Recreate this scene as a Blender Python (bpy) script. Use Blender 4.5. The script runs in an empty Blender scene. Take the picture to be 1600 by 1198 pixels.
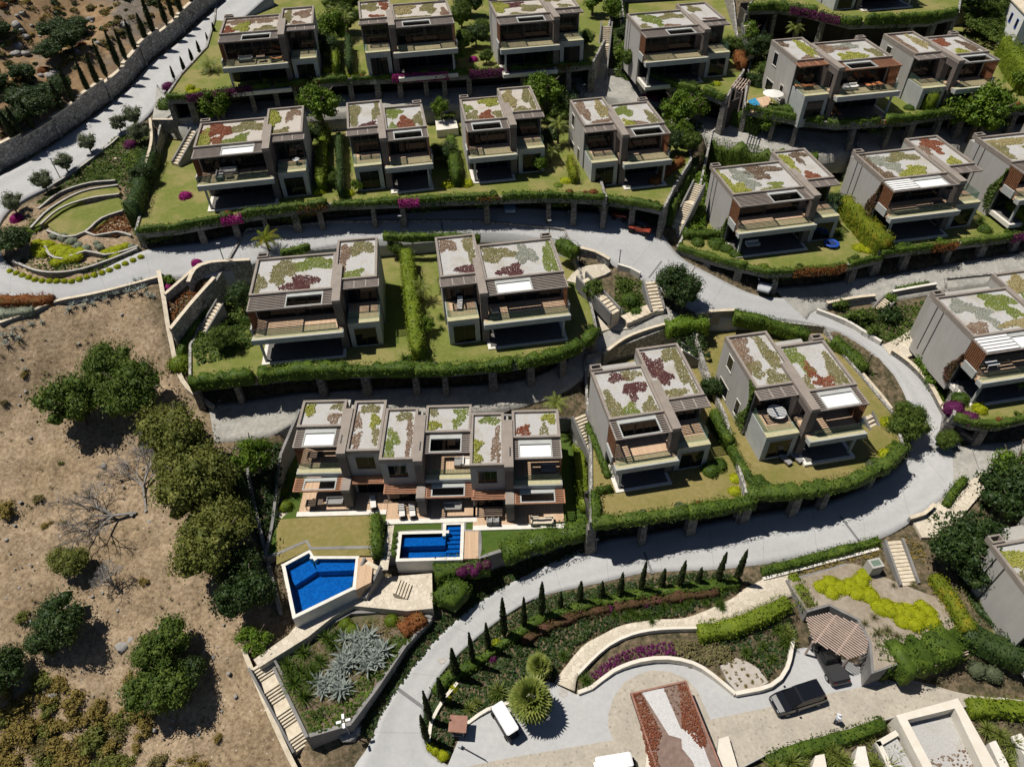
import bpy, math, random
import numpy as np
from mathutils import Matrix, Vector

# ------------------------------------------------------------------ camera, sky, sun, exposure
scene = bpy.context.scene
CAM_H, FPX, PITCH, ROLL = 67.0, 1110.0, math.radians(44.5), math.radians(1.5)
_cp, _sp, _cr, _sr = math.cos(PITCH), math.sin(PITCH), math.cos(ROLL), math.sin(ROLL)
_FW = np.array([0, _cp, -_sp]); _R0 = np.array([1., 0, 0]); _D0 = np.array([0, -_sp, -_cp])
_RT = _cr * _R0 + _sr * _D0; _DN = -_sr * _R0 + _cr * _D0
cam_data = bpy.data.cameras.new('camera'); cam = bpy.data.objects.new('camera', cam_data)
scene.collection.objects.link(cam)
cam_data.sensor_width = 36.0; cam_data.lens = 36.0 * FPX / 1600.0
cam_data.clip_start = 0.5; cam_data.clip_end = 3000.0
M = Matrix.Identity(4)
for i in range(3):
    M[i][0] = _RT[i]; M[i][1] = -_DN[i]; M[i][2] = -_FW[i]
M[2][3] = CAM_H
cam.matrix_world = M
scene.camera = cam

SUN_D = Vector((0.43, -0.15, -1.0)).normalized()          # the way the light travels
sun_el = math.asin(-SUN_D.z); sun_az = math.atan2(-SUN_D.x, -SUN_D.y)
world = bpy.data.worlds.new('World'); scene.world = world; world.use_nodes = True
wn = world.node_tree; bg = wn.nodes['Background']; sky = wn.nodes.new('ShaderNodeTexSky')
sky.sky_type = 'NISHITA'; sky.sun_disc = False; sky.sun_elevation = sun_el; sky.sun_rotation = sun_az; sky.air_density = 0.6; sky.dust_density = 0.4
wn.links.new(sky.outputs[0], bg.inputs[0]); bg.inputs[1].default_value = 0.05
sun_data = bpy.data.lights.new('sun', 'SUN'); sun = bpy.data.objects.new('sun', sun_data)
scene.collection.objects.link(sun); sun_data.energy = 5.0; sun_data.angle = math.radians(0.5)
sun_data.color = (1.0, 0.95, 0.87); sun.rotation_euler = SUN_D.to_track_quat('-Z', 'Y').to_euler()
sun.location = (0, 0, 150)
scene.view_settings.view_transform = 'Standard'; scene.view_settings.look = 'None'
scene.view_settings.exposure = 0.0; scene.view_settings.gamma = 1.0
scene.view_settings.use_curve_mapping = False
scene.render.engine = 'CYCLES'
scene.cycles.max_bounces = 5; scene.cycles.diffuse_bounces = 1; scene.cycles.glossy_bounces = 2
scene.cycles.transparent_max_bounces = 8; scene.cycles.use_denoising = True; scene.cycles.use_adaptive_sampling = True; scene.cycles.adaptive_threshold = 0.03

# ------------------------------------------------------------------ helpers
C = scene.collection
rnd = random.Random(7); rng = np.random.default_rng(7)

def P(px, py, z):
    """point of the ground plane of height z that the photograph shows at a pixel"""
    d = ((px - 800) / FPX) * _RT + ((py - 599) / FPX) * _DN + _FW
    t = (CAM_H - z) / -d[2]
    return np.array([d[0] * t, d[1] * t, z])

def tag(o, label=None, cat=None, group=None, kind=None):
    if label: o['label'] = label
    if cat: o['category'] = cat
    if group: o['group'] = group
    if kind: o['kind'] = kind
    return o

def thing(name, label, cat, loc=(0, 0, 0), rz=0.0, group=None):
    o = bpy.data.objects.new(name, None); C.objects.link(o); o.empty_display_size = 0.3
    o.location = loc; o.rotation_euler = (0, 0, rz)
    return tag(o, label, cat, group)

def obj(name, mesh, m=None, parent=None, loc=None, rz=None):
    o = bpy.data.objects.new(name, mesh); C.objects.link(o)
    if m is not None and not mesh.materials: mesh.materials.append(MAT[m] if isinstance(m, str) else m)
    if parent is not None: o.parent = parent
    if loc is not None: o.location = loc
    if rz is not None: o.rotation_euler = (0, 0, rz)
    return o

def copy_tree(o, parent=None, loc=None, rz=None, scale=None, label=None, group=None):
    c = o.copy(); C.objects.link(c)
    c.parent = parent
    if loc is not None: c.location = loc
    if rz is not None: c.rotation_euler = (0, 0, rz)
    if scale is not None: c.scale = scale if hasattr(scale, '__len__') else (scale,) * 3
    if label: c['label'] = label
    if group: c['group'] = group
    for ch in list(o.children): copy_tree(ch, c)
    return c

def npmesh(name, V, F):
    """fast mesh; F is a list of int arrays (N x k)"""
    me = bpy.data.meshes.new(name)
    V = np.asarray(V, dtype=np.float32)
    if not isinstance(F, list): F = [F]
    F = [np.asarray(f, dtype=np.int32) for f in F if len(f)]
    nl = sum(f.size for f in F); npoly = sum(len(f) for f in F)
    me.vertices.add(len(V)); me.vertices.foreach_set('co', V.ravel())
    me.loops.add(nl); me.loops.foreach_set('vertex_index', np.concatenate([f.ravel() for f in F]))
    tot = np.concatenate([np.full(len(f), f.shape[1], dtype=np.int32) for f in F])
    st = np.concatenate([[0], np.cumsum(tot)[:-1]]).astype(np.int32)
    me.polygons.add(npoly); me.polygons.foreach_set('loop_start', st); me.polygons.foreach_set('loop_total', tot)
    me.update(calc_edges=True); me.validate()
    return me

class MB:
    """collects boxes and prisms, then becomes one mesh"""
    def __init__(s): s.v = []; s.f = []
    def box(s, x0, x1, y0, y1, z0, z1):
        if x0 > x1: x0, x1 = x1, x0
        if y0 > y1: y0, y1 = y1, y0
        n = len(s.v)
        s.v += [(x0, y0, z0), (x1, y0, z0), (x1, y1, z0), (x0, y1, z0), (x0, y0, z1), (x1, y0, z1), (x1, y1, z1), (x0, y1, z1)]
        s.f += [(n, n+3, n+2, n+1), (n+4, n+5, n+6, n+7), (n, n+1, n+5, n+4), (n+1, n+2, n+6, n+5), (n+2, n+3, n+7, n+6), (n+3, n, n+4, n+7)]
        return s
    def prism(s, pts, z0, z1):
        a = sum(pts[i-1][0] * pts[i][1] - pts[i][0] * pts[i-1][1] for i in range(len(pts)))
        if a < 0: pts = pts[::-1]
        n = len(s.v); k = len(pts)
        zf0 = z0 if callable(z0) else (lambda p: z0); zf1 = z1 if callable(z1) else (lambda p: z1)
        s.v += [(p[0], p[1], zf0(p)) for p in pts] + [(p[0], p[1], zf1(p)) for p in pts]
        s.f += [tuple(range(n, n+k))[::-1], tuple(range(n+k, n+2*k))]
        s.f += [(n+i, n+(i+1) % k, n+k+(i+1) % k, n+k+i) for i in range(k)]
        return s
    def quadbox(s, a, b, ta, tb, zb, zt):
        """wall piece from a to b (xy), thickness vectors ta, tb, bottom and top heights at the two ends"""
        n = len(s.v)
        for (p, t, i) in ((a, ta, 0), (b, tb, 1)):
            s.v += [(p[0], p[1], zb[i]), (p[0]+t[0], p[1]+t[1], zb[i]), (p[0]+t[0], p[1]+t[1], zt[i]), (p[0], p[1], zt[i])]
        s.f += [(n, n+1, n+2, n+3), (n+4, n+7, n+6, n+5), (n, n+4, n+5, n+1), (n+1, n+5, n+6, n+2), (n+2, n+6, n+7, n+3), (n+3, n+7, n+4, n)]
        return s
    def tube(s, p, q, r, n=6):
        p, q = Vector(p), Vector(q); d = (q - p).normalized()
        a = d.orthogonal().normalized(); b = d.cross(a); k = len(s.v)
        for c in (p, q):
            for i in range(n):
                t = 2 * math.pi * i / n; s.v.append(tuple(c + (a * math.cos(t) + b * math.sin(t)) * r))
        s.f += [(k+i, k+(i+1) % n, k+n+(i+1) % n, k+n+i) for i in range(n)] + [tuple(range(k, k+n))[::-1], tuple(range(k+n, k+2*n))]
        return s
    def mesh(s, name):
        me = bpy.data.meshes.new(name); me.from_pydata(s.v, [], s.f); me.update(); return me
    def build(s, name, m, parent=None, **kw): return obj(name, s.mesh(name), m, parent, **kw)

# ------------------------------------------------------------------ materials
MAT = {}
def mat(name, c1, c2=None, scale=3.0, rough=0.8, bump=0.0, detail=6.0, island=False, c3=None, spec=0.3, metal=0.0, lo=0.35, hi=0.65, bscale=None, coord='Object', zs=1.0):
    m = bpy.data.materials.new(name); m.use_nodes = True; nt = m.node_tree; N = nt.nodes; L = nt.links
    b = N['Principled BSDF']; b.inputs['Roughness'].default_value = rough
    b.inputs['Specular IOR Level'].default_value = spec; b.inputs['Metallic'].default_value = metal
    b.inputs['Base Color'].default_value = (*c1, 1)
    if c2 is not None:
        ramp = N.new('ShaderNodeValToRGB'); e = ramp.color_ramp.elements
        e[0].color = (*c1, 1); e[1].color = (*c2, 1); e[0].position = lo; e[1].position = hi
        if c3 is not None:
            n3 = ramp.color_ramp.elements.new(1.0 if hi < 0.99 else 0.5); n3.color = (*c3, 1)
        tc = N.new('ShaderNodeTexCoord')
        if island:
            g = N.new('ShaderNodeNewGeometry'); e[0].position = 0.0; e[1].position = 0.6 if c3 else 1.0
            no = N.new('ShaderNodeTexNoise'); no.inputs['Scale'].default_value = 0.9
            L.new(tc.outputs['Object'], no.inputs['Vector'])
            mx = N.new('ShaderNodeMath'); mx.operation = 'MULTIPLY_ADD'; mx.inputs[1].default_value = 0.55
            sb = N.new('ShaderNodeMath'); sb.operation = 'MULTIPLY_ADD'; sb.inputs[1].default_value = 1.4; sb.inputs[2].default_value = -0.5
            L.new(no.outputs[0], sb.inputs[0]); L.new(g.outputs['Random Per Island'], mx.inputs[0]); L.new(sb.outputs[0], mx.inputs[2])
            L.new(mx.outputs[0], ramp.inputs[0])
        else:
            no = N.new('ShaderNodeTexNoise'); no.inputs['Scale'].default_value = scale; mpn = N.new('ShaderNodeMapping'); mpn.inputs['Scale'].default_value = (1, 1, zs)
            L.new(tc.outputs[coord], mpn.inputs[0]); no.inputs['Detail'].default_value = detail
            no.inputs['Roughness'].default_value = 0.65
            L.new(mpn.outputs[0], no.inputs['Vector']); L.new(no.outputs[0], ramp.inputs[0])
        L.new(ramp.outputs[0], b.inputs['Base Color'])
        if island:      # thin leaves let some light through
            tr = N.new('ShaderNodeBsdfTranslucent'); L.new(ramp.outputs[0], tr.inputs[0]); ms = N.new('ShaderNodeMixShader'); ms.inputs[0].default_value = 0.28
            L.new(b.outputs[0], ms.inputs[1]); L.new(tr.outputs[0], ms.inputs[2]); L.new(ms.outputs[0], N['Material Output'].inputs[0])
        if bump:
            bp = N.new('ShaderNodeBump'); bp.inputs['Strength'].default_value = bump; bp.inputs['Distance'].default_value = 0.1
            n2 = N.new('ShaderNodeTexNoise'); n2.inputs['Scale'].default_value = bscale or scale * 4; n2.inputs['Detail'].default_value = 5
            L.new(tc.outputs[coord], n2.inputs['Vector']); L.new(n2.outputs[0], bp.inputs['Height']); L.new(bp.outputs[0], b.inputs['Normal'])
    MAT[name] = m; return m

def stone_mat(name, c1, c2, joint, scale, rough=0.9, bump=0.6, edge=0.06):
    m = bpy.data.materials.new(name); m.use_nodes = True; N = m.node_tree.nodes; L = m.node_tree.links; b = N['Principled BSDF']
    b.inputs['Roughness'].default_value = rough; b.inputs['Specular IOR Level'].default_value = 0.2
    tc = N.new('ShaderNodeTexCoord'); v = N.new('ShaderNodeTexVoronoi'); v.inputs['Scale'].default_value = scale
    e = N.new('ShaderNodeTexVoronoi'); e.feature = 'DISTANCE_TO_EDGE'; e.inputs['Scale'].default_value = scale
    L.new(tc.outputs['Object'], v.inputs['Vector']); L.new(tc.outputs['Object'], e.inputs['Vector'])
    r = N.new('ShaderNodeValToRGB'); r.color_ramp.elements[0].color = (*c1, 1); r.color_ramp.elements[1].color = (*c2, 1)
    L.new(v.outputs['Color'], r.inputs[0])
    s = N.new('ShaderNodeMath'); s.operation = 'LESS_THAN'; s.inputs[1].default_value = edge; L.new(e.outputs[0], s.inputs[0])
    mx = N.new('ShaderNodeMixRGB'); mx.inputs[2].default_value = (*joint, 1); L.new(s.outputs[0], mx.inputs[0]); L.new(r.outputs[0], mx.inputs[1])
    L.new(mx.outputs[0], b.inputs['Base Color'])
    bp = N.new('ShaderNodeBump'); bp.inputs['Strength'].default_value = bump; bp.inputs['Distance'].default_value = 0.08
    L.new(e.outputs[0], bp.inputs['Height']); L.new(bp.outputs[0], b.inputs['Normal'])
    MAT[name] = m; return m

def two_noise(name, cols, s1, s2, rough=0.9, bump=0.3, bs=8.0, mixlo=0.45, mixhi=0.6, world=False):
    """large patches (s1) between two speckled pairs (s2)"""
    m = bpy.data.materials.new(name); m.use_nodes = True; N = m.node_tree.nodes; L = m.node_tree.links; b = N['Principled BSDF']
    b.inputs['Roughness'].default_value = rough; b.inputs['Specular IOR Level'].default_value = 0.15
    tc = N.new('ShaderNodeTexCoord')
    def no(sc, d=6, w=0.0):
        n = N.new('ShaderNodeTexNoise'); n.inputs['Scale'].default_value = sc; n.inputs['Detail'].default_value = d; n.inputs['Roughness'].default_value = 0.62
        mp = N.new('ShaderNodeMapping'); mp.inputs['Location'].default_value = (w, w * 2, 0)
        L.new(N.new('ShaderNodeNewGeometry').outputs['Position'] if world else tc.outputs['Object'], mp.inputs[0]); L.new(mp.outputs[0], n.inputs['Vector']); return n
    def ramp(n, a, c, lo=0.35, hi=0.65):
        r = N.new('ShaderNodeValToRGB'); r.color_ramp.elements[0].color = (*a, 1); r.color_ramp.elements[1].color = (*c, 1)
        r.color_ramp.elements[0].position = lo; r.color_ramp.elements[1].position = hi; L.new(n.outputs[0], r.inputs[0]); return r
    ra = ramp(no(s2), cols[0], cols[1]); rb = ramp(no(s2 * 1.4, 6, 11), cols[2], cols[3])
    k = ramp(no(s1, 4, 5), (0, 0, 0), (1, 1, 1), mixlo, mixhi)
    mx = N.new('ShaderNodeMixRGB'); L.new(k.outputs[0], mx.inputs[0]); L.new(ra.outputs[0], mx.inputs[1]); L.new(rb.outputs[0], mx.inputs[2])
    L.new(mx.outputs[0], b.inputs['Base Color'])
    if bump:
        bp = N.new('ShaderNodeBump'); bp.inputs['Strength'].default_value = bump; bp.inputs['Distance'].default_value = 0.12
        L.new(no(bs, 8, 3).outputs[0], bp.inputs['Height']); L.new(bp.outputs[0], b.inputs['Normal'])
    MAT[name] = m; return m

def plank_mat(name, c1, c2, width, axis='X', gap=0.08, rough=0.7):
    m = bpy.data.materials.new(name); m.use_nodes = True; N = m.node_tree.nodes; L = m.node_tree.links; b = N['Principled BSDF']
    b.inputs['Roughness'].default_value = rough; b.inputs['Specular IOR Level'].default_value = 0.2
    tc = N.new('ShaderNodeTexCoord'); sp = N.new('ShaderNodeSeparateXYZ'); L.new(tc.outputs['Object'], sp.inputs[0])
    d = N.new('ShaderNodeMath'); d.operation = 'DIVIDE'; d.inputs[1].default_value = width; L.new(sp.outputs[axis], d.inputs[0])
    fl = N.new('ShaderNodeMath'); fl.operation = 'FLOOR'; L.new(d.outputs[0], fl.inputs[0])
    wn_ = N.new('ShaderNodeTexWhiteNoise'); wn_.noise_dimensions = '1D'; L.new(fl.outputs[0], wn_.inputs['W'])
    r = N.new('ShaderNodeValToRGB'); r.color_ramp.elements[0].color = (*c1, 1); r.color_ramp.elements[1].color = (*c2, 1); L.new(wn_.outputs[0], r.inputs[0])
    fr = N.new('ShaderNodeMath'); fr.operation = 'FRACT'; L.new(d.outputs[0], fr.inputs[0])
    lt = N.new('ShaderNodeMath'); lt.operation = 'LESS_THAN'; lt.inputs[1].default_value = gap; L.new(fr.outputs[0], lt.inputs[0])
    mx = N.new('ShaderNodeMixRGB'); mx.inputs[2].default_value = (c1[0]*.25, c1[1]*.25, c1[2]*.25, 1); L.new(lt.outputs[0], mx.inputs[0]); L.new(r.outputs[0], mx.inputs[1])
    L.new(mx.outputs[0], b.inputs['Base Color']); MAT[name] = m; return m

def ground_mat():
    a = two_noise('dry_tmp', [(.285, .213, .138), (.40, .308, .212), (.205, .15, .093), (.33, .25, .16)], 0.10, 0.9, bump=0.9, bs=1.6)
    m = a; m.name = 'ground'; N = m.node_tree.nodes; L = m.node_tree.links; b = N['Principled BSDF']
    src = b.inputs['Base Color'].links[0].from_socket
    tc = N.new('ShaderNodeTexCoord'); n = N.new('ShaderNodeTexNoise'); n.inputs['Scale'].default_value = 1.3; n.inputs['Detail'].default_value = 6; L.new(tc.outputs['Object'], n.inputs['Vector'])
    r = N.new('ShaderNodeValToRGB'); r.color_ramp.elements[0].color = (.07, .065, .035, 1); r.color_ramp.elements[1].color = (.17, .13, .085, 1); r.color_ramp.elements[0].position = .35; r.color_ramp.elements[1].position = .65; L.new(n.outputs[0], r.inputs[0])
    # small pale stones and dark litter lying on the dry slope
    v = N.new('ShaderNodeTexVoronoi'); v.inputs['Scale'].default_value = 1.7; L.new(tc.outputs['Object'], v.inputs['Vector'])
    lt = N.new('ShaderNodeMath'); lt.operation = 'LESS_THAN'; lt.inputs[1].default_value = .13; L.new(v.outputs['Distance'], lt.inputs[0])
    vr = N.new('ShaderNodeValToRGB'); vr.color_ramp.interpolation = 'CONSTANT'; vr.color_ramp.elements[0].color = (.10, .075, .05, 1); vr.color_ramp.elements[1].color = (.52, .45, .37, 1); vr.color_ramp.elements[1].position = .6; L.new(v.outputs['Color'], vr.inputs[0])
    ms = N.new('ShaderNodeMixRGB'); L.new(lt.outputs[0], ms.inputs[0]); L.new(src, ms.inputs[1]); L.new(vr.outputs[0], ms.inputs[2])
    at = N.new('ShaderNodeAttribute'); at.attribute_name = 'dry'; mx = N.new('ShaderNodeMixRGB')
    L.new(at.outputs['Fac'], mx.inputs[0]); L.new(r.outputs[0], mx.inputs[1]); L.new(ms.outputs[0], mx.inputs[2])
    fn = N.new('ShaderNodeTexNoise'); fn.inputs['Scale'].default_value = 2.6; fn.inputs['Detail'].default_value = 9; fn.inputs['Roughness'].default_value = .8; L.new(tc.outputs['Object'], fn.inputs['Vector'])
    fr = N.new('ShaderNodeValToRGB'); fr.color_ramp.elements[0].color = (.45, .42, .38, 1); fr.color_ramp.elements[1].color = (1.15, 1.14, 1.12, 1); fr.color_ramp.elements[0].position = .36; fr.color_ramp.elements[1].position = .58; L.new(fn.outputs[0], fr.inputs[0])
    ml = N.new('ShaderNodeMixRGB'); ml.blend_type = 'MULTIPLY'; ml.inputs[0].default_value = 1; L.new(mx.outputs[0], ml.inputs[1]); L.new(fr.outputs[0], ml.inputs[2]); L.new(ml.outputs[0], b.inputs['Base Color']); MAT['ground'] = m
ground_mat()
two_noise('dry_earth', [(.30, .215, .135), (.44, .33, .22), (.25, .17, .10), (.36, .28, .17)], 0.10, 1.1, bump=0.8, bs=2.5)
two_noise('garden_soil', [(.10, .075, .05), (.17, .13, .09), (.05, .07, .02), (.09, .10, .04)], 0.25, 1.6, bump=0.6, bs=3)
two_noise('hill_earth', [(.22, .14, .075), (.33, .22, .12), (.12, .10, .08), (.21, .18, .145)], 0.09, 0.8, bump=0.9, bs=1.5)
two_noise('road', [(.405, .405, .405), (.455, .455, .45), (.385, .385, .385), (.435, .435, .43)], 0.16, 2.0, bump=0.12, bs=14)
def road_marks():
    m = MAT['road'].copy(); m.name = 'road_worn'; N = m.node_tree.nodes; L = m.node_tree.links; b = N['Principled BSDF']; src = b.inputs['Base Color'].links[0].from_socket
    ac = N.new('ShaderNodeAttribute'); ac.attribute_name = 'across'; al = N.new('ShaderNodeAttribute'); al.attribute_name = 'along'
    def M_(op, a, v=None, c=None):
        n = N.new('ShaderNodeMath'); n.operation = op; L.new(a, n.inputs[0])
        if v is not None: (L.new(v, n.inputs[1]) if hasattr(v, 'links') else setattr(n.inputs[1], 'default_value', v))
        return n.outputs[0]
    tr = M_('POWER', M_('ABSOLUTE', M_('SINE', M_('MULTIPLY', ac.outputs['Fac'], 6.283))), 3.0)          # two wheel tracks
    tc = N.new('ShaderNodeTexCoord'); no = N.new('ShaderNodeTexNoise'); no.inputs['Scale'].default_value = .5; no.inputs['Detail'].default_value = 7; L.new(tc.outputs['Object'], no.inputs['Vector'])
    tr = M_('MULTIPLY', tr, no.outputs[0]); jt = M_('LESS_THAN', M_('FRACT', M_('DIVIDE', al.outputs['Fac'], 5.5)), .016)
    sm = N.new('ShaderNodeMath'); sm.operation = 'MULTIPLY_ADD'; sm.inputs[1].default_value = .35; L.new(jt, sm.inputs[0]); L.new(M_('MULTIPLY', tr, .30), sm.inputs[2])
    mx = N.new('ShaderNodeMixRGB'); mx.inputs[2].default_value = (.24, .24, .235, 1); L.new(sm.outputs[0], mx.inputs[0]); L.new(src, mx.inputs[1]); L.new(mx.outputs[0], b.inputs['Base Color']); MAT['road_worn'] = m
road_marks()
two_noise('paver_tan', [(.37, .33, .27), (.46, .42, .35), (.32, .29, .24), (.41, .37, .31)], 0.5, 3.2, bump=0.25, bs=6)
def paver_spots():
    m = MAT['paver_tan']; N = m.node_tree.nodes; L = m.node_tree.links; b = N['Principled BSDF']; src = b.inputs['Base Color'].links[0].from_socket; tc = N.new('ShaderNodeTexCoord')
    v = N.new('ShaderNodeTexVoronoi'); v.inputs['Scale'].default_value = 1.5; v.inputs['Randomness'].default_value = .7; L.new(tc.outputs['Object'], v.inputs['Vector']); lt = N.new('ShaderNodeMath'); lt.operation = 'LESS_THAN'; lt.inputs[1].default_value = .17; L.new(v.outputs['Distance'], lt.inputs[0])
    ml = N.new('ShaderNodeMath'); ml.operation = 'MULTIPLY'; ml.inputs[1].default_value = .55; L.new(lt.outputs[0], ml.inputs[0]); mx = N.new('ShaderNodeMixRGB'); mx.inputs[2].default_value = (.22, .20, .17, 1); L.new(ml.outputs[0], mx.inputs[0]); L.new(src, mx.inputs[1]); L.new(mx.outputs[0], b.inputs['Base Color'])
paver_spots()
two_noise('cobble', [(.30, .29, .26), (.42, .40, .36), (.24, .235, .21), (.34, .33, .30)], 0.6, 2.4, bump=0.3, bs=6)
two_noise('lawn', [(.125, .152, .030), (.168, .186, .045), (.255, .218, .088), (.20, .195, .06)], 0.22, 2.2, bump=0.4, bs=16)
two_noise('lawn_dry', [(.20, .17, .055), (.26, .21, .085), (.13, .145, .03), (.19, .17, .05)], 0.16, 2.0, bump=0.4, bs=16, mixlo=.5, mixhi=.68)
two_noise('lawn_green', [(.045, .085, .012), (.07, .115, .02), (.08, .11, .02), (.06, .10, .018)], 0.3, 2.5, bump=0.4, bs=16)
two_noise('gravel', [(.37, .36, .345), (.50, .49, .475), (.29, .26, .20), (.42, .385, .315)], 0.45, 9, bump=.4, bs=20, mixlo=.5, mixhi=.75, world=True)
two_noise('gravel_warm', [(.39, .355, .315), (.52, .48, .43), (.30, .25, .19), (.43, .37, .29)], 0.45, 9, bump=.4, bs=20, mixlo=.5, mixhi=.75, world=True)
mat('plaster', (.34, .325, .297), (.395, .38, .35), 1.1, 0.85, zs=.3)
mat('plaster_side', (.385, .37, .345), (.43, .412, .385), 1.1, 0.85, zs=.3)
mat('fascia', (.35, .36, .345), (.42, .43, .41), 0.9, 0.75)
mat('coping', (.24, .205, .175), (.29, .25, .215), 1.2, 0.7)
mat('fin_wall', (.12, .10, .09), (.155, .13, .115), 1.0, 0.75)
mat('dark_wall', (.035, .03, .028), (.05, .043, .04), 1.0, 0.7)  # brown kept darker than the wall itself, standing in for deep shade
mat('concrete', (.17, .165, .16), (.26, .25, .235), 0.7, 0.85)
mat('slat_grey', (.26, .22, .195), (.33, .285, .25), 2.0, 0.7)
mat('slat_red', (.30, .14, .08), (.40, .20, .115), 2.0, 0.6)
mat('wood_panel', (.16, .07, .035), (.24, .11, .055), 2.0, 0.6)
plank_mat('deck', (.50, .34, .22), (.60, .425, .285), 0.14, 'X')
mat('ledge', (.40, .365, .22), (.47, .44, .28), 3.0, 0.9)
mat('cap_stone', (.33, .31, .275), (.45, .425, .385), 2.0, 0.8)
mat('white_stone', (.62, .585, .52), (.74, .70, .63), 1.5, 0.6)
mat('travertine', (.50, .42, .31), (.66, .58, .45), 1.6, 0.7, 0.15)
mat('white_paint', (.74, .74, .73), (.80, .80, .79), 2, 0.5)
mat('cream_render', (.62, .57, .48), (.69, .645, .56), 1.0, 0.8)
mat('metal_dark', (.03, .03, .032), rough=0.45, spec=0.5)
mat('metal_grey', (.35, .36, .37), rough=0.4, spec=0.5)
stone_mat('stone_wall', (.20, .195, .18), (.46, .44, .405), (.13, .12, .11), 1.9)
stone_mat('stone_pillar', (.13, .12, .11), (.31, .29, .26), (.10, .09, .08), 3.4)
stone_mat('flagstone', (.50, .44, .345), (.64, .575, .47), (.42, .365, .285), 2.1, bump=0.06, edge=0.035)
stone_mat('pebble', (.42, .38, .33), (.66, .62, .55), (.22, .19, .16), 4.0)
m = mat('glass_dark', (.008, .009, .011), rough=0.05, spec=0.25)
def glass_pane():
    m = bpy.data.materials.new('glass_rail'); m.use_nodes = True; N = m.node_tree.nodes; L = m.node_tree.links
    out = N['Material Output']; b = N['Principled BSDF']; b.inputs['Base Color'].default_value = (.16, .24, .20, 1); b.inputs['Roughness'].default_value = 0.05
    t = N.new('ShaderNodeBsdfTransparent'); t.inputs[0].default_value = (.80, .88, .84, 1)
    mx = N.new('ShaderNodeMixShader'); mx.inputs[0].default_value = 0.14
    L.new(t.outputs[0], mx.inputs[1]); L.new(b.outputs[0], mx.inputs[2]); L.new(mx.outputs[0], out.inputs[0]); MAT['glass_rail'] = m
glass_pane()
# foliage: colour varies from leaf to leaf
FOL = {'L': ((.24, .26, .05), (.38, .38, .09), (.40, .36, .15)), 'R': ((.20, .065, .038), (.28, .105, .06), (.30, .18, .11)), 'O': ((.16, .15, .065), (.25, .225, .105), (.32, .275, .16)),
       'G': ((.12, .165, .035), (.20, .24, .055), (.25, .25, .09)), 'M': ((.08, .034, .036), (.14, .06, .058), (.19, .12, .09)), 'S': ((.22, .235, .19), (.33, .34, .285), (.36, .34, .27)),
       'Y': ((.28, .23, .105), (.40, .34, .17), (.42, .35, .21)), 'B': ((.18, .115, .08), (.28, .195, .14), (.33, .27, .19)), 'D': ((.10, .066, .048), (.19, .135, .09), (.27, .21, .14))}
for k, (a, b_, c_) in FOL.items(): mat('sedum_' + k, a, b_, island=True, rough=0.9, spec=0.1, c3=c_)
mat('leaf_hedge', (.028, .060, .008), (.080, .130, .016), island=True, rough=0.6, spec=0.2, c3=(.17, .24, .03))
mat('leaf_lime', (.075, .12, .010), (.165, .22, .018), island=True, rough=0.6, spec=0.2, c3=(.26, .31, .03))
mat('leaf_acid', (.22, .25, .008), (.40, .43, .012), island=True, rough=0.7, spec=0.15, c3=(.50, .52, .02))
mat('leaf_tree', (.042, .078, .014), (.095, .145, .022), island=True, rough=0.6, spec=0.2, c3=(.17, .22, .04))
mat('leaf_bright', (.055, .115, .010), (.125, .20, .018), island=True, rough=0.55, spec=0.2, c3=(.20, .29, .03))
mat('leaf_carob', (.078, .095, .018), (.165, .18, .036), island=True, rough=0.6, spec=0.2, c3=(.25, .25, .065))
mat('leaf_olive', (.07, .09, .045), (.15, .175, .095), island=True, rough=0.6, spec=0.2, c3=(.20, .22, .13))
mat('leaf_dark', (.018, .042, .010), (.044, .078, .018), island=True, rough=0.5, spec=0.25, c3=(.085, .12, .03))
mat('leaf_cypress', (.018, .028, .010), (.038, .052, .016), island=True, rough=0.7, spec=0.15, c3=(.06, .075, .02))
mat('leaf_scrub', (.16, .125, .036), (.27, .21, .06), island=True, rough=0.8, spec=0.1, c3=(.31, .20, .075))
mat('leaf_palm', (.10, .135, .025), (.20, .235, .045), island=True, rough=0.5, spec=0.25, c3=(.34, .36, .10))
mat('leaf_agave', (.19, .23, .20), (.34, .38, .34), island=True, rough=0.55, spec=0.25, c3=(.46, .49, .45))
mat('leaf_rust', (.14, .05, .018), (.26, .10, .035), island=True, rough=0.7, spec=0.1, c3=(.10, .12, .03))
mat('leaf_magenta', (.20, .012, .09), (.42, .03, .22), island=True, rough=0.7, spec=0.1, c3=(.50, .08, .30))
mat('leaf_purple', (.07, .012, .05), (.18, .03, .12), island=True, rough=0.7, spec=0.1, c3=(.06, .08, .02))
mat('leaf_sage', (.16, .19, .13), (.30, .33, .24), island=True, rough=0.7, spec=0.1, c3=(.38, .40, .32))
mat('leaf_golden', (.085, .13, .010), (.175, .205, .018), island=True, rough=0.7, spec=0.1, c3=(.42, .27, .03))
mat('grass_wild', (.13, .12, .05), (.25, .22, .10), island=True, rough=0.8, spec=0.1)
mat('bark', (.10, .075, .055), (.19, .155, .12), 4, 0.9, 0.4)
mat('bark_dead', (.20, .185, .17), (.34, .32, .30), 4, 0.9, 0.3)
two_noise('tan_soil', [(.27, .225, .175), (.36, .31, .25), (.22, .18, .13), (.31, .26, .20)], 0.4, 2.0, bump=0.4, bs=6)
mat('leaf_russet', (.055, .045, .018), (.11, .065, .032), island=True, rough=0.7, spec=0.1, c3=(.17, .06, .07))
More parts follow.
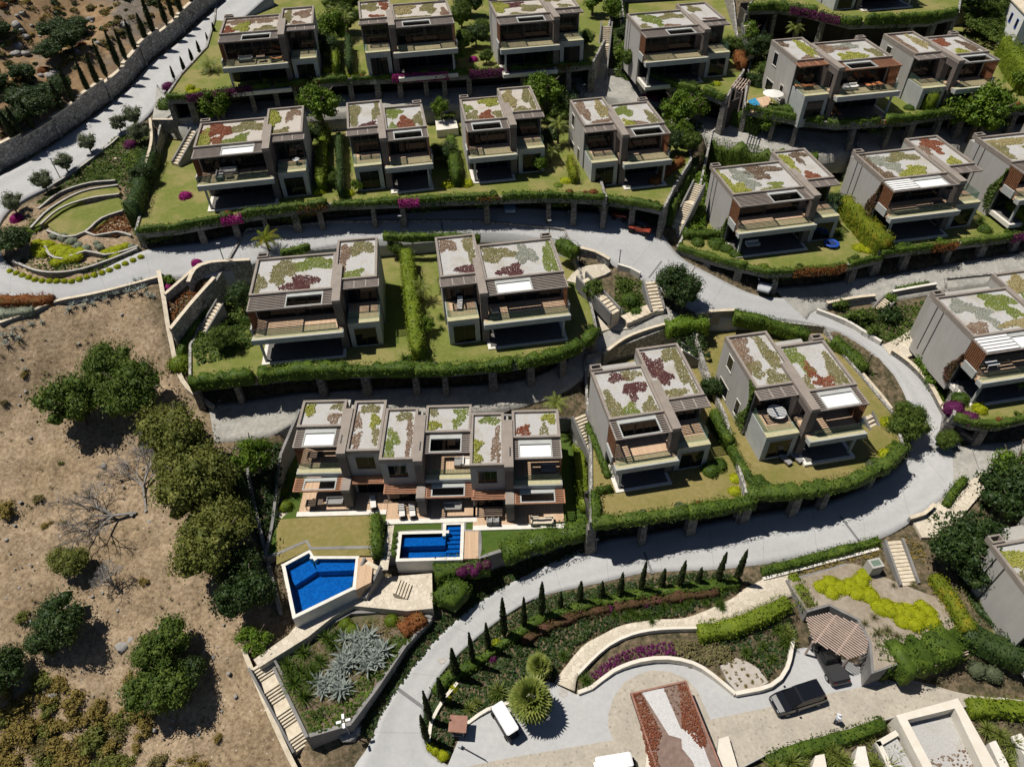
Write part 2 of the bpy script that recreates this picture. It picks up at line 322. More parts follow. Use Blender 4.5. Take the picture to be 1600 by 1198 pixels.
# ------------------------------------------------------------------ the lie of the land
CTRL = [  # pixel x, pixel y, height in metres above the forecourt
 (560,1190,-1.2),(640,1150,-.6),(620,1060,-.2),(700,1000,.2),(770,940,.6),(850,900,1.1),(940,880,1.5),(1010,870,1.9),(1100,855,2.4),(1200,845,2.9),
 (1300,820,3.5),(1400,775,4.2),(1460,720,4.8),(1470,670,5.4),(1440,610,6.4),(1390,560,7.3),(1330,525,8.1),(1270,495,9.),(1200,480,9.8),(1140,470,10.5),
 (1080,460,11.2),(1030,415,12.5),(980,385,13.6),(920,365,14.2),(850,355,14.7),(750,350,15),(600,358,15.1),(480,370,15.2),(380,395,15.3),(280,412,15.5),(180,440,16),
 (80,445,16.6),(0,420,17.2),(-60,380,17.8),(0,320,18.5),(60,275,19.2),(130,225,20),(200,175,20.9),(250,140,21.5),(300,85,23.4),(345,40,25.2),(390,0,27),
 (300,185,21.6),(420,176,21.8),(540,165,22),(700,154,22),(800,145,21.8),(900,138,21.4),(960,135,21),(1010,155,20.2),(1090,190,19),(1140,205,18.5),(1200,220,18.1),
 (1300,228,18),(1450,220,18),(1600,205,18.2),(1260,52,24.2),(1340,60,24.2),(1500,50,24.2),(1600,100,22),
 (1290,470,9.5),(1400,460,10.1),(1500,442,10.6),(1600,422,11),
 (1050,508,10.2),(1000,520,9.6),(950,540,9),(880,582,8.4),(800,605,8.1),(700,617,8),(600,622,8),(480,630,8),(380,655,7.8),(340,660,7.7),
 (1510,720,5.3),(1600,705,5.8),(1550,760,5),(1600,800,4.5),
 (760,1130,0),(870,1130,0),(960,1050,0),(1050,1050,0),(1100,1080,0),(1200,1110,0),(1300,1060,0),(1450,1080,0),(1590,1085,.4),(1250,1020,0),(1000,1190,-.2),(1300,1150,-.2),
 (1200,925,2.7),(1120,955,2.1),(1030,975,1.5),(960,990,1.),(900,1035,.3),(860,1065,0),(780,1060,.2),(1150,1000,1),(1190,1040,.6),
 (1420,830,4),(1400,870,3.4),(1520,760,5),(1480,1000,2.2),(1590,1000,2.6),(1500,900,3.2),
 (255,470,14.6),(120,480,15.2),(0,500,15.9),(-80,540,16),(150,560,11.6),(270,600,9.6),(0,640,10),(-100,700,9),(150,700,7.6),(250,760,6.4),(300,700,7.2),(0,780,6.5),(150,850,4.4),(330,900,3.2),(370,980,1.8),
 (0,950,3),(150,1000,1.6),(300,1050,.2),(380,1060,.1),(0,1150,-1.6),(200,1150,-1.8),(350,1150,-1.6),(420,1180,-2),(470,1190,-1.8),(420,900,3.),(400,800,5.),(400,720,7.),
 (440,1010,1.3),(540,1000,1.2),(640,960,1.2),(560,1060,.8),(500,1110,0.3),(480,1150,-1.),
]
_cw = np.array([P(*c) for c in CTRL])
def _tps(X):
    def k(d2): return 0.5 * d2 * np.log(d2 + 1e-9)
    n = len(X); d2 = ((X[:, None, :2] - X[None, :, :2]) ** 2).sum(-1)
    A = np.zeros((n+3, n+3)); A[:n, :n] = k(d2) + np.eye(n) * 6.0
    A[:n, n] = A[n, :n] = 1; A[:n, n+1:] = X[:, :2]; A[n+1:, :n] = X[:, :2].T
    w = np.linalg.solve(A, np.concatenate([X[:, 2], [0, 0, 0]]))
    def f(xy):
        xy = np.atleast_2d(xy); out = np.empty(len(xy))
        for i in range(0, len(xy), 4000):
            q = xy[i:i+4000]; d = ((q[:, None] - X[None, :, :2]) ** 2).sum(-1)
            out[i:i+4000] = k(d) @ w[:n] + w[n] + q @ w[n+1:]
        return out
    return f
_ZT = _tps(_cw)
_pl = np.linalg.lstsq(np.c_[np.ones(len(_cw)), _cw[:, :2]], _cw[:, 2], rcond=None)[0]
def Zs(xy):
    xy = np.atleast_2d(np.asarray(xy, float)[..., :2])
    cx, cy = np.clip(xy[:, 0], -95, 98), np.clip(xy[:, 1], 16, 150)
    base = _ZT(np.c_[cx, cy])
    return base + (xy[:, 0] - cx) * _pl[1] * .5 + (xy[:, 1] - cy) * _pl[2] * .5
def Z(x, y): return float(Zs([[x, y]])[0])
_gc = {}
def G(px, py, dz=0.0):
    """the point of the land's surface seen at a pixel"""
    k = (px, py)
    if k not in _gc:
        zz = np.linspace(36, -8, 90); pts = np.array([P(px, py, z) for z in zz]); f = Zs(pts) - zz
        i = int(np.argmax(f > 0)) or 1
        a, b = zz[i-1], zz[i]
        for _ in range(12):
            m_ = (a + b) / 2; p = P(px, py, m_)
            if Z(p[0], p[1]) > m_: b = m_
            else: a = m_
        _gc[k] = P(px, py, (a + b) / 2)
    p = _gc[k].copy(); p[2] += dz; return p

def inpoly(xy, poly):
    x, y = xy[:, 0], xy[:, 1]; r = np.zeros(len(xy), bool); n = len(poly)
    for i in range(n):
        x0, y0 = poly[i-1][:2]; x1, y1 = poly[i][:2]
        c = ((y0 > y) != (y1 > y)) & (x < (x1 - x0) * (y - y0) / (y1 - y0 + 1e-12) + x0); r ^= c
    return r
def polyline_dist(xy, pts, closed=True):
    d = np.full(len(xy), 1e9); n = len(pts)
    for i in range(0 if closed else 1, n):
        a = np.array(pts[i-1][:2]); b = np.array(pts[i][:2]); ab = b - a
        t = np.clip(((xy - a) @ ab) / (ab @ ab + 1e-9), 0, 1)
        d = np.minimum(d, np.linalg.norm(xy - (a + t[:, None] * ab), axis=1))
    return d
def smooth(pts, step):
    """Catmull-Rom through the points, resampled"""
    pts = [np.asarray(p, float) for p in pts]; q = [2*pts[0]-pts[1]] + pts + [2*pts[-1]-pts[-2]]; out = []
    for i in range(1, len(q)-2):
        n = max(1, int(np.linalg.norm(q[i+1]-q[i]) / step))
        for j in range(n):
            t = j / n; out.append(.5*((2*q[i]) + (-q[i-1]+q[i+1])*t + (2*q[i-1]-5*q[i]+4*q[i+1]-q[i+2])*t*t + (-q[i-1]+3*q[i]-3*q[i+1]+q[i+2])*t**3))
    out.append(pts[-1]); return out
def resample(pts, step):
    pts = [np.asarray(p, float) for p in pts]; out = [pts[0]]
    for a, b in zip(pts, pts[1:]):
        n = max(1, int(round(np.linalg.norm((b-a)[:2]) / step)))
        out += [a + (b-a)*(j+1)/n for j in range(n)]
    return out

CUT = []      # (polygon, height): the land is cut down to a terrace
LOWER = []    # polygons under a paved sheet

# ------------------------------------------------------------------ roads and paths: ribbons between two edge lines
def ribbon(name, pairs, m, lift=0.0, n_across=8, step=1.0, skirt=3.0, kind='structure', lower=True, zfun=None):
    A = smooth([G(*a)[:2] for a, b in pairs], .25); B = smooth([G(*b)[:2] for a, b in pairs], .25)
    n = max(8, int(max(len(A), len(B)) * .25 / step))
    ia = np.linspace(0, len(A)-1, n); ib = np.linspace(0, len(B)-1, n)
    # walk both edges by pair so that they stay opposite each other
    def walk(pairs_side):
        P2 = [G(*p)[:2] for p in pairs_side]; out = []
        q = [2*P2[0]-P2[1]] + P2 + [2*P2[-1]-P2[-2]]
        for i in range(1, len(q)-2):
            for j in range(8):
                t = j/8; out.append(.5*((2*q[i]) + (-q[i-1]+q[i+1])*t + (2*q[i-1]-5*q[i]+4*q[i+1]-q[i+2])*t*t + (-q[i-1]+3*q[i]-3*q[i+1]+q[i+2])*t**3))
        out.append(P2[-1]); return np.array(out)
    A = walk([a for a, b in pairs]); B = walk([b for a, b in pairs]); n = len(A); k = n_across
    XY = np.array([A + (B-A)*j/k for j in range(k+1)])          # (k+1, n, 2)
    zz = (Zs(XY.reshape(-1, 2)) + lift).reshape(k+1, n)
    V = np.concatenate([XY, zz[..., None]], -1).reshape(-1, 3); F = []
    for j in range(k):
        for i in range(n-1): F.append((j*n+i, (j+1)*n+i, (j+1)*n+i+1, j*n+i+1))
    nv = len(V); s0 = V[:n].copy(); s0[:, 2] -= skirt; s1 = V[k*n:].copy(); s1[:, 2] -= skirt; V = np.concatenate([V, s0, s1])
    for i in range(n-1):
        F.append((i, i+1, nv+i+1, nv+i)); F.append((k*n+i, nv+n+i, nv+n+i+1, k*n+i+1))
    me = npmesh(name, V, np.array(F)); alv = np.concatenate([[0], np.cumsum(np.linalg.norm(np.diff((A+B)/2, axis=0), axis=1))])
    acv = np.concatenate([np.repeat(np.arange(k+1)/k, n), np.zeros(n), np.ones(n)]); at = me.attributes.new('across', 'FLOAT', 'POINT'); at.data.foreach_set('value', acv.astype(np.float32))
    at = me.attributes.new('along', 'FLOAT', 'POINT'); at.data.foreach_set('value', np.concatenate([np.tile(alv, k+1), alv, alv]).astype(np.float32))
    o = obj(name, me, m); o['kind'] = kind
    if lower: LOWER.append(np.concatenate([A, B[::-1]]))
    return A, B

MAIN = [((535,1235),(790,1235)),((555,1195),(700,1195)),((577,1162),(668,1165)),((600,1108),(664,1108)),((642,1046),(690,1052)),((695,985),(738,1002)),((755,936),(795,958)),((832,893),(852,928)),((935,846),(940,908)),
 ((1000,834),(1010,893)),((1100,816),(1108,888)),((1190,800),(1190,880)),((1290,783),(1300,858)),((1368,750),(1380,838)),((1410,722),(1438,806)),((1424,688),(1485,770)),((1424,648),(1512,735)),((1412,608),(1488,665)),((1388,572),(1452,602)),
 ((1352,541),(1414,560)),((1310,517),(1362,528)),((1258,503),(1306,502)),((1200,497),(1245,470)),((1135,497),(1178,460)),((1085,485),(1110,428)),((1030,450),(1062,400)),((962,414),(1018,350)),((908,394),(955,332)),((852,376),(872,326)),((790,366),(800,322)),
 ((720,366),(720,325)),((640,372),(640,330)),((570,378),(570,336)),((500,388),(490,344)),((430,402),(420,353)),((345,428),(330,374)),((248,436),(238,388)),((150,464),(135,432)),((75,474),(70,436)),((20,466),(22,420)),((-40,440),(2,395)),((-70,390),(-4,365)),((-50,300),(8,336)),((0,274),(38,312)),((60,241),(88,286)),
 ((130,194),(158,238)),((194,145),(228,184)),((235,100),(264,135)),((273,71),(300,104)),((317,31),(345,64)),((357,-3),(382,28)),((400,-30),(425,-10))]
mainA, mainB = ribbon('road', MAIN, 'road_worn', lift=.02)
ribbon('terrace_lane', [((245,132),(238,188)),((285,176),(292,200)),((335,162),(342,194)),((420,155),(428,188)),((540,146),(545,176)),((700,136),(705,164)),((800,128),(805,156)),((900,118),(905,150)),((950,118),(955,154)),((992,128),(988,166)),((1030,148),(1020,178)),((1085,172),(1070,200)),((1140,188),(1130,224)),((1200,192),(1190,238)),((1270,202),(1260,244)),((1340,206),(1330,240)),((1450,198),(1450,232)),((1640,190),(1640,216))], 'cobble', lift=.03)
ribbon('garage_lane', [((1205,448),(1260,500)),((1285,442),(1275,486)),((1340,434),(1340,474)),((1400,428),(1400,468)),((1500,410),(1500,450)),((1640,386),(1640,430))], 'cobble', lift=.035)
ribbon('lower_lane', [((1078,508),(1040,478)),((1036,517),(1005,494)),((985,532),(952,516)),((940,558),(910,542)),((892,604),(872,570)),((822,632),(808,594)),((722,646),(715,602)),((600,650),(600,606)),((480,656),(480,612)),((420,680),(405,622)),((335,690),(325,632))], 'cobble', lift=.03)
ribbon('side_lane', [((1488,700),(1490,770)),((1530,692),(1528,748)),((1580,690),(1570,735)),((1650,680),(1650,728))], 'cobble', lift=.035)
PATH = [((1235,892),(1240,930)),((1200,902),(1205,943)),((1163,920),(1163,958)),((1138,938),(1132,970)),((1075,964),(1092,982)),((1025,968),(1030,984)),((975,976),(987,992)),((938,993),(951,1009)),((910,1010),(922,1034)),((880,1046),(903,1056)),((866,1066),(898,1080))]
pathA, pathB = ribbon('stepped_path', PATH, 'flagstone', lift=.06, n_across=4)

def sheet(name, pix, z, m, lift, kind='structure', lower=False, thick=.4):
    pts = [tuple(P(x, y, z)[:2]) for x, y in pix]
    o = MB().prism(pts, z + lift - thick, z + lift).build(name, m); o['kind'] = kind
    if lower: LOWER.append(np.array(pts))
    return o
FORE = [(690,1240),(700,1195),(722,1142),(762,1112),(806,1098),(862,1066),(900,1085),(922,1078),(958,1052),(1000,1036),(1040,1031),(1082,1040),(1110,1056),(1148,1088),(1205,1074),(1228,1048),(1238,995),(1262,956),(1295,946),(1340,968),(1357,1003),(1356,1052),(1400,1066),(1490,1054),(1560,1062),(1650,1070),(1650,1112),(1510,1104),(1405,1118),(1330,1142),(1200,1178),(1130,1215),(1100,1240)]
sheet('forecourt', FORE, 0, 'road', .07, lower=True)
PAVE = [(690,1236),(702,1203),(800,1183),(958,1156),(950,1135),(950,1118),(958,1090),(975,1066),(1000,1052),(1018,1047),(1045,1049),(1072,1060),(1090,1080),(1098,1098),(1110,1124),(1200,1105),(1288,1085),(1363,1070),(1430,1068),(1493,1057),(1600,1067),(1650,1071),(1650,1110),(1510,1103),(1405,1117),(1330,1141),(1200,1177),(1130,1214),(1105,1236)]
sheet('paved_drive', PAVE, 0, 'paver_tan', .075, thick=.3)

# ------------------------------------------------------------------ terraces: lawns above garages
GARAGE_BACK = 4.0
def inward(pts, poly, d):
    """offset to the inside of poly; pts run the same way round as poly"""
    pts = np.array([p[:2] for p in pts]); c = np.array(poly)[:, :2]; out = []
    ar = sum(c[i-1][0]*c[i][1]-c[i][0]*c[i-1][1] for i in range(len(c))); sg = 1.0 if ar > 0 else -1.0
    for i in range(len(pts)):
        a = pts[max(0, i-1)]; b = pts[min(len(pts)-1, i+1)]; t = (b-a)/(np.linalg.norm(b-a)+1e-9); n = np.array([-t[1], t[0]])*sg
        out.append(pts[i] + n*d)
    return out

def terrace(key, z, front, rest, label, lawn='lawn', garage=True, spacing=3.6, hpar=.95, lawn_thick=.3, pier=.75, worldxy=False, side='stone_wall', top=None):
    """front: pixels of the outer lower edge as seen, left to right; rest: remaining corner pixels, going on round the back"""
    PZ = (lambda x, y: np.array([x, y, z])) if worldxy else (lambda x, y: P(x, y, z))
    fr = [PZ(x, y) for x, y in front]; poly = fr + [PZ(x, y) for x, y in rest]
    pxy = [tuple(p[:2]) for p in poly]
    CUT.append((np.array(pxy), z))
    o = MB().prism(pxy, z - lawn_thick, z).build('lawn', lawn); o['kind'] = 'structure'
    t = thing('garage' if garage else 'terrace_wall', label, 'garage' if garage else 'wall', (0, 0, 0))
    fs = resample(fr, 1.2); nin = inward(fs, pxy, .35)
    bm = MB()
    for i in range(len(fs)-1):
        ta, tb = nin[i]-fs[i][:2], nin[i+1]-fs[i+1][:2]
        bm.quadbox(fs[i][:2] - ta*.15, fs[i+1][:2] - tb*.15, ta, tb, (z-hpar, z-hpar), (z+.06, z+.06))
    bm.build('beam', 'concrete', t)
    if garage:
        gin = inward(fs, pxy, GARAGE_BACK); bw = MB()
        for i in range(len(fs)-1):
            d = (gin[i]-fs[i][:2]) / GARAGE_BACK * .3
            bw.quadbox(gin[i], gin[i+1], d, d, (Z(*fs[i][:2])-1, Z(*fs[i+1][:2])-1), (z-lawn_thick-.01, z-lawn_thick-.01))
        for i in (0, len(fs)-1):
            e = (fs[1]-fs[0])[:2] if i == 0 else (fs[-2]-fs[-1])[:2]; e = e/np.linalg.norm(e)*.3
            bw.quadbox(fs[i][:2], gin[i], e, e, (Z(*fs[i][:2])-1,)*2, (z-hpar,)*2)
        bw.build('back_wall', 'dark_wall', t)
        # stone piers, one by one, leaning a little
        L_ = np.cumsum([0] + [np.linalg.norm((b-a)[:2]) for a, b in zip(fs, fs[1:])]); npier = max(2, int(L_[-1]/spacing)+1)
        for k in range(npier):
            if 0 < k < npier-1 and rnd.random() < .14: continue
            s = L_[-1]*min(1, max(0, (k+(rnd.uniform(-.2, .2) if 0 < k < npier-1 else 0))/(npier-1))); i = min(len(fs)-2, int(np.searchsorted(L_, s, 'right'))-1); f_ = (s-L_[i])/max(1e-6, L_[i+1]-L_[i])
            p = fs[i]*(1-f_)+fs[i+1]*f_; tv = (fs[i+1]-fs[i])[:2]; tv /= np.linalg.norm(tv); nv = nin[i]-fs[i][:2]; nv /= np.linalg.norm(nv)
            g = Z(p[0], p[1])-.6; top = z-hpar; w = pier*(.75+.6*rnd.random())
            q = lambda u, v: p[:2] + tv*u + nv*v
            b0 = [q(-w*.56, -.16), q(w*.56, -.16), q(w*.56, .75), q(-w*.56, .75)]; t0 = [q(-w*.46, -.02), q(w*.46, -.02), q(w*.46, .7), q(-w*.46, .7)]
            me = bpy.data.meshes.new('pier'); c0 = np.mean(b0, 0)
            me.from_pydata([(x-c0[0], y-c0[1], 0) for x, y in b0] + [(x-c0[0], y-c0[1], top-g) for x, y in t0], [], [(3, 2, 1, 0), (4, 5, 6, 7)] + [(a, (a+1) % 4, (a+1) % 4+4, a+4) for a in range(4)])
            obj('pier', me, 'stone_pillar', t, loc=(c0[0], c0[1], g))
            if k < npier-1:      # doors and dim things at the back of each bay
                pass
    else:
        bw = MB()
        for i in range(len(fs)-1):
            bw.quadbox(fs[i][:2], fs[i+1][:2], nin[i]-fs[i][:2], nin[i+1]-fs[i+1][:2], (Z(*fs[i][:2])-1, Z(*fs[i+1][:2])-1), (z-hpar, z-hpar))
        bw.build('front_wall', side, t)
    # retaining walls round the other sides
    rs = resample([fr[-1]] + [PZ(x, y) for x, y in rest] + [fr[0]], 1.5); rin = inward(rs, pxy, -.3); bw = MB()
    for i in range(len(rs)-1):
        za, zb = Z(*rin[i]), Z(*rin[i+1])
        bw.quadbox(rs[i][:2], rs[i+1][:2], rin[i]-rs[i][:2], rin[i+1]-rs[i+1][:2], (min(z, za)-.9, min(z, zb)-.9), (max(z, za)+.25, max(z, zb)+.25))
    bw.build('retaining_wall', side, t)
    return fr, pxy

T = {}
T['top'] = terrace('top', 28.0, [(1170,14),(1215,12),(1257,18),(1330,36),(1450,32),(1495,22)], [(1500,-10),(1200,-40)], 'stone-piered garage under the hedge at the very top right', spacing=4.2)
T['t1'] = terrace('t1', 25.5, [(262,152),(290,152),(400,138),(535,124),(690,117),(800,110),(925,99)], [(945,60),(955,20),(930,-20),(700,-25),(345,5),(325,75),(285,118)], 'long row of dark garages under the topmost left lawns with bougainvillea')
T['t1b'] = terrace('t1b', 23.6, [(1009,118),(1050,133),(1100,143),(1132,155)], [(1160,112),(1150,60),(1130,-5),(965,5),(985,90)], 'curved garage front below the lawn left of the wooden garden pergola', spacing=4.0)
T['t1c'] = terrace('t1c', 22.0, [(1165,170),(1215,180),(1260,188),(1310,193),(1413,187),(1478,177),(1640,168)], [(1640,60),(1560,40),(1200,45),(1170,110)], 'stone-piered garage row under the lawn with orange sun loungers', spacing=4.0)
T['t2'] = terrace('t2', 19.0, [(215,362),(273,357),(400,334),(520,319),(693,312),(860,306),(945,310)], [(920,230),(905,145),(700,150),(320,175),(262,215),(240,270)], 'longest garage row, draped with vines above the middle road')
T['t2b'] = terrace('t2b', 18.2, [(945,311),(1000,318),(1035,326)], [(1050,296),(1078,250),(1066,190),(1020,148),(905,146),(915,220)], 'short end garage beside the parked red buggy', spacing=3.2)
T['t3'] = terrace('t3', 13.5, [(1060,388),(1105,402),(1150,414),(1200,425),(1300,420),(1378,402)], [(1330,320),(1300,240),(1200,225),(1105,255),(1085,340)], 'garage front under the lawn with the blue trampoline', spacing=4.2)
T['t3b'] = terrace('t3b', 14.3, [(1376,395),(1450,386),(1563,372),(1640,360)], [(1640,210),(1450,200),(1325,232),(1335,320)], 'garage front under the lawn right of the orange-topped hedge', spacing=4.2)
T['t4'] = terrace('t4', 12.0, [(300,602),(475,583),(600,580),(700,579),(800,570),(870,556),(912,538),(930,518)], [(922,480),(905,432),(880,385),(740,378),(600,382),(525,385),(400,402),(345,470),(300,540)], 'garage front below the two large villas over the shaded lower lane', spacing=4.5)
T['t6'] = terrace('t6', 7.0, [(926,818),(1000,810),(1125,792),(1174,782)], [(1130,640),(1070,535),(915,575),(925,700)], 'garage front with long ledge under the dry lawn by the curve', lawn='lawn_dry', spacing=4.6)
T['t6b'] = terrace('t6b', 7.8, [(1168,772),(1250,768),(1325,755),(1380,728),(1408,700)], [(1395,650),(1345,590),(1285,520),(1110,515),(1085,545),(1135,650)], 'curved hedge-topped garage front at the outside of the road bend', lawn='lawn_dry', spacing=4.6)
T['t7'] = terrace('t7', 9.0, [(1492,652),(1520,662),(1560,664),(1640,645)], [(1640,440),(1470,455),(1500,560)], 'low garage under the right edge lawn with purple flowers', spacing=3.6)
_ro = P(440+80/3.472, 600+232/3.472, 11.5)
def RL(*pts): return [(_ro[0]+x, _ro[1]+y) for x, y in pts]
T['t5'] = terrace('t5', 4.4, RL((-2.4,-11.4),(-1.3,-11.0),(1.3,-9.6),(1.84,-10.5),(8.2,-10.55),(8.25,-11.4),(10.8,-11.4),(10.85,-8.8),(15.35,-8.8),(15.35,-7.8),(17.55,-7.8),(17.55,-8.85),(19.1,-8.85),(19.1,-12.1),(24.3,-10.4),(31.2,-8.3)), RL((30.4,-3),(29.6,4.6),(-1.5,5.6),(-2.6,0)), 'grey stepped wall in front of the row house lawns and pools', lawn='lawn_green', garage=False, worldxy=True, side='concrete')
T['bed'] = terrace('bed', 1.5, [(483,1151),(548,1132),(590,1075),(635,1008),(674,968)], [(640,955),(550,962),(520,978),(494,997),(427,1035)], 'curved cream-capped wall round the agave bed', lawn='garden_soil', garage=False, hpar=.3, side='concrete')


# ------------------------------------------------------------------ the ground sheet
def land():
    xs = np.concatenate([[-700, -420, -260, -170, -130], np.arange(-112, 114.01, .8), [132, 175, 260, 420, 700]])
    ys = np.concatenate([[-400, -150, -40, -5], np.arange(12, 166, .8), [180, 220, 300, 450, 800]])
    X, Y = np.meshgrid(xs, ys); xy = np.c_[X.ravel(), Y.ravel()]; zz = Zs(xy)
    rough = rng.normal(0, 1, X.shape)
    for _ in range(2): rough = (rough + np.roll(rough, 1, 0) + np.roll(rough, 1, 1) + np.roll(rough, -1, 0) + np.roll(rough, -1, 1)) / 5
    dryp = np.array([P(x, y, 5)[:2] for x, y in [(-400,400),(0,470),(248,425),(290,610),(345,690),(380,760),(400,850),(430,960),(385,1010),(480,1198),(450,1500),(-600,1500)]])
    dry = inpoly(xy, dryp)
    zz = zz + rough.ravel() * np.where(dry, .55, .05)
    for poly in LOWER:
        lo, hi = poly.min(0)-2, poly.max(0)+2; k = np.where((xy > lo).all(1) & (xy < hi).all(1))[0]
        ins = inpoly(xy[k], poly) | (polyline_dist(xy[k], poly) < .5)
        zz[k[ins]] = Zs(xy[k[ins]]) - .3
    for poly, z in CUT:
        lo, hi = poly.min(0)-2, poly.max(0)+2; k = np.where((xy > lo).all(1) & (xy < hi).all(1))[0]
        ins = inpoly(xy[k], poly) | (polyline_dist(xy[k], poly) < .8)
        zz[k[ins]] = np.minimum(zz[k[ins]], z - .45)
    V = np.c_[xy, zz]; ny, nx = X.shape; I = np.arange(nx*ny).reshape(ny, nx)
    F = np.stack([I[:-1, :-1], I[:-1, 1:], I[1:, 1:], I[1:, :-1]], -1).reshape(-1, 4)
    me = npmesh('ground', V, F); me.materials.append(MAT['ground']); me.polygons.foreach_set('use_smooth', np.ones(len(F), bool))
    dm = dry.astype(np.float32).reshape(X.shape)
    for _ in range(2): dm = (dm + np.roll(dm, 1, 0) + np.roll(dm, 1, 1) + np.roll(dm, -1, 0) + np.roll(dm, -1, 1)) / 5
    at = me.attributes.new('dry', 'FLOAT', 'POINT'); at.data.foreach_set('value', dm.ravel())
    o = obj('ground', me); o['kind'] = 'structure'
mat('dark_tile', (.10, .095, .09), (.14, .13, .12), 2, .6)
# ------------------------------------------------------------------ houses
def dome_tufts(pts, r0, r1, h0, h1):
    """many small uneven cushions of foliage"""
    n = len(pts); k = 5
    a = rng.random(n)*6.28; R = r0 + (r1-r0)*rng.random(n); Hh = h0 + (h1-h0)*rng.random(n)
    ang = a[:, None] + np.arange(k)[None]*2*np.pi/k
    rr = R[:, None]*(.75+.5*rng.random((n, k)))
    base = np.stack([pts[:, None, 0]+np.cos(ang)*rr, pts[:, None, 1]+np.sin(ang)*rr, np.repeat(pts[:, None, 2], k, 1)-.02], -1)
    mid = np.stack([pts[:, None, 0]+np.cos(ang+.4)*rr*.6, pts[:, None, 1]+np.sin(ang+.4)*rr*.6, pts[:, None, 2]+Hh[:, None]*(.5+.5*rng.random((n, k)))], -1)
    top = pts + np.c_[(rng.random((n, 2))-.5)*.1, Hh][:, :]
    V = np.concatenate([base, mid, top[:, None]], 1).reshape(-1, 3); o = (np.arange(n)*11)[:, None]
    i = np.arange(k); j = (i+1) % k
    Q = np.stack([o+i, o+j, o+5+j, o+5+i], -1).reshape(-1, 4); Tt = np.stack([o+5+i, o+5+j, np.repeat(o+10, k, 1)], -1).reshape(-1, 3)
    return V, [Q, Tt]

def sedum_patch(parent, rect, z, blobs, code):
    """rect: (x0,x1,y0,y1) of the roof; blobs are ellipses in 0..1 of it"""
    x0, x1, y0, y1 = rect; pts = []
    for (u, v, ru, rv) in blobs:
        cx, cy = x0+(x1-x0)*u, y0+(y1-y0)*v; a, b = (x1-x0)*ru*1.18, (y1-y0)*rv*1.18
        ph = rnd.random()*6
        for gx in np.arange(cx-a*1.3, cx+a*1.3, .145):
            for gy in np.arange(cy-b*1.3, cy+b*1.3, .145):
                t = math.atan2((gy-cy)/b, (gx-cx)/a); q = ((gx-cx)/a)**2+((gy-cy)/b)**2
                if q < ((1+.25*math.sin(3*t+ph)+.15*math.sin(5*t+2*ph))*(1.0-.08*rnd.random()**2+.1*(rnd.random() < .04)))**2:
                    px, py = gx+rnd.uniform(-.07, .07), gy+rnd.uniform(-.07, .07)
                    if x0+.12 < px < x1-.12 and y0+.12 < py < y1-.12: pts.append((px, py, z))
    if not pts: return
    tall = {'L': (.11, .17, .06, .26), 'R': (.11, .16, .04, .17), 'G': (.11, .16, .03, .09), 'Y': (.1, .16, .05, .2)}.get(code, (.11, .16, .03, .11))
    pts = [q for q in pts if rnd.random() > .02]
    V, F = dome_tufts(np.array(pts), *tall)
    o = obj('sedum_patch', npmesh('sedum_patch', V, F), 'sedum_' + code, parent); o['kind'] = 'stuff'

_slat = {}
def slat_mesh(length, w=.1, h=.12):
    k = (round(length, 2), w, h)
    if k not in _slat: _slat[k] = MB().box(0, length, -w/2, w/2, 0, h).mesh('slat')
    return _slat[k]

def slats(parent, x0, x1, y0, y1, z, n, m):
    x0, x1 = min(x0, x1), max(x0, x1)
    me = slat_mesh(x1-x0)
    me = slat_mesh(x1-x0)
    key = (me.name, m)
    if me.materials and me.materials[0] != MAT[m]:
        if key not in _slat: _slat[key] = me.copy(); _slat[key].materials.clear()
        me = _slat[key]
    for i in range(n): obj('slat', me, m, parent, loc=(x0, y0+(y1-y0)*(i+.5)/n, z))

def roof(t, x0, x1, y0, y1, zr, patches, gravel='gravel', cop=.28):
    x0, x1 = min(x0, x1), max(x0, x1)
    r = MB().box(x0+cop*.5, x1-cop*.5, y0+cop*.5, y1-cop*.5, zr-.55, zr-.28).build('roof', gravel, t)
    b = MB(); b.box(x0, x1, y0, y0+cop, zr-.6, zr); b.box(x0, x1, y1-cop, y1, zr-.6, zr); b.box(x0, x0+cop, y0+cop, y1-cop, zr-.6, zr-.002); b.box(x1-cop, x1, y0+cop, y1-cop, zr-.6, zr-.002)
    b.build('parapet', 'coping', r)
    for code, blobs in patches: sedum_patch(r, (x0+cop, x1-cop, y0+cop, y1-cop), zr-.28, blobs, code)
    return r

def window(t, x0, x1, y, z0, z1, face='front', frame='fascia', fw=.1, parts=2):
    """dark pane with a frame; face front = looks along -y, left = looks along -x, right = +x (then x0,x1 are y and y is x)"""
    f = MB(); p = MB(); d = .05
    def bx(b, a0, a1, dd0, dd1, c0, c1):
        if face == 'front': b.box(a0, a1, y-dd1, y-dd0, c0, c1)
        elif face == 'left': b.box(y-dd1, y-dd0, a0, a1, c0, c1)
        else: b.box(y+dd0, y+dd1, a0, a1, c0, c1)
    bx(p, x0, x1, -.02, .012, z0, z1)
    w = obj('window', p.mesh('window'), 'glass_dark', t)
    bx(f, x0-fw, x1+fw, -.02, d, z1, z1+fw); bx(f, x0-fw, x1+fw, -.02, d+.04, z0-fw, z0); bx(f, x0-fw, x0, -.02, d, z0, z1); bx(f, x1, x1+fw, -.02, d, z0, z1)
    obj('frame', f.mesh('frame'), frame, w)
    if parts > 1:
        mu = MB()
        for i in range(1, parts): c = x0+(x1-x0)*i/parts; bx(mu, c-.03, c+.03, -.02, .04, z0, z1)
        obj('mullion', mu.mesh('mullion'), 'metal_dark', w)
    return w

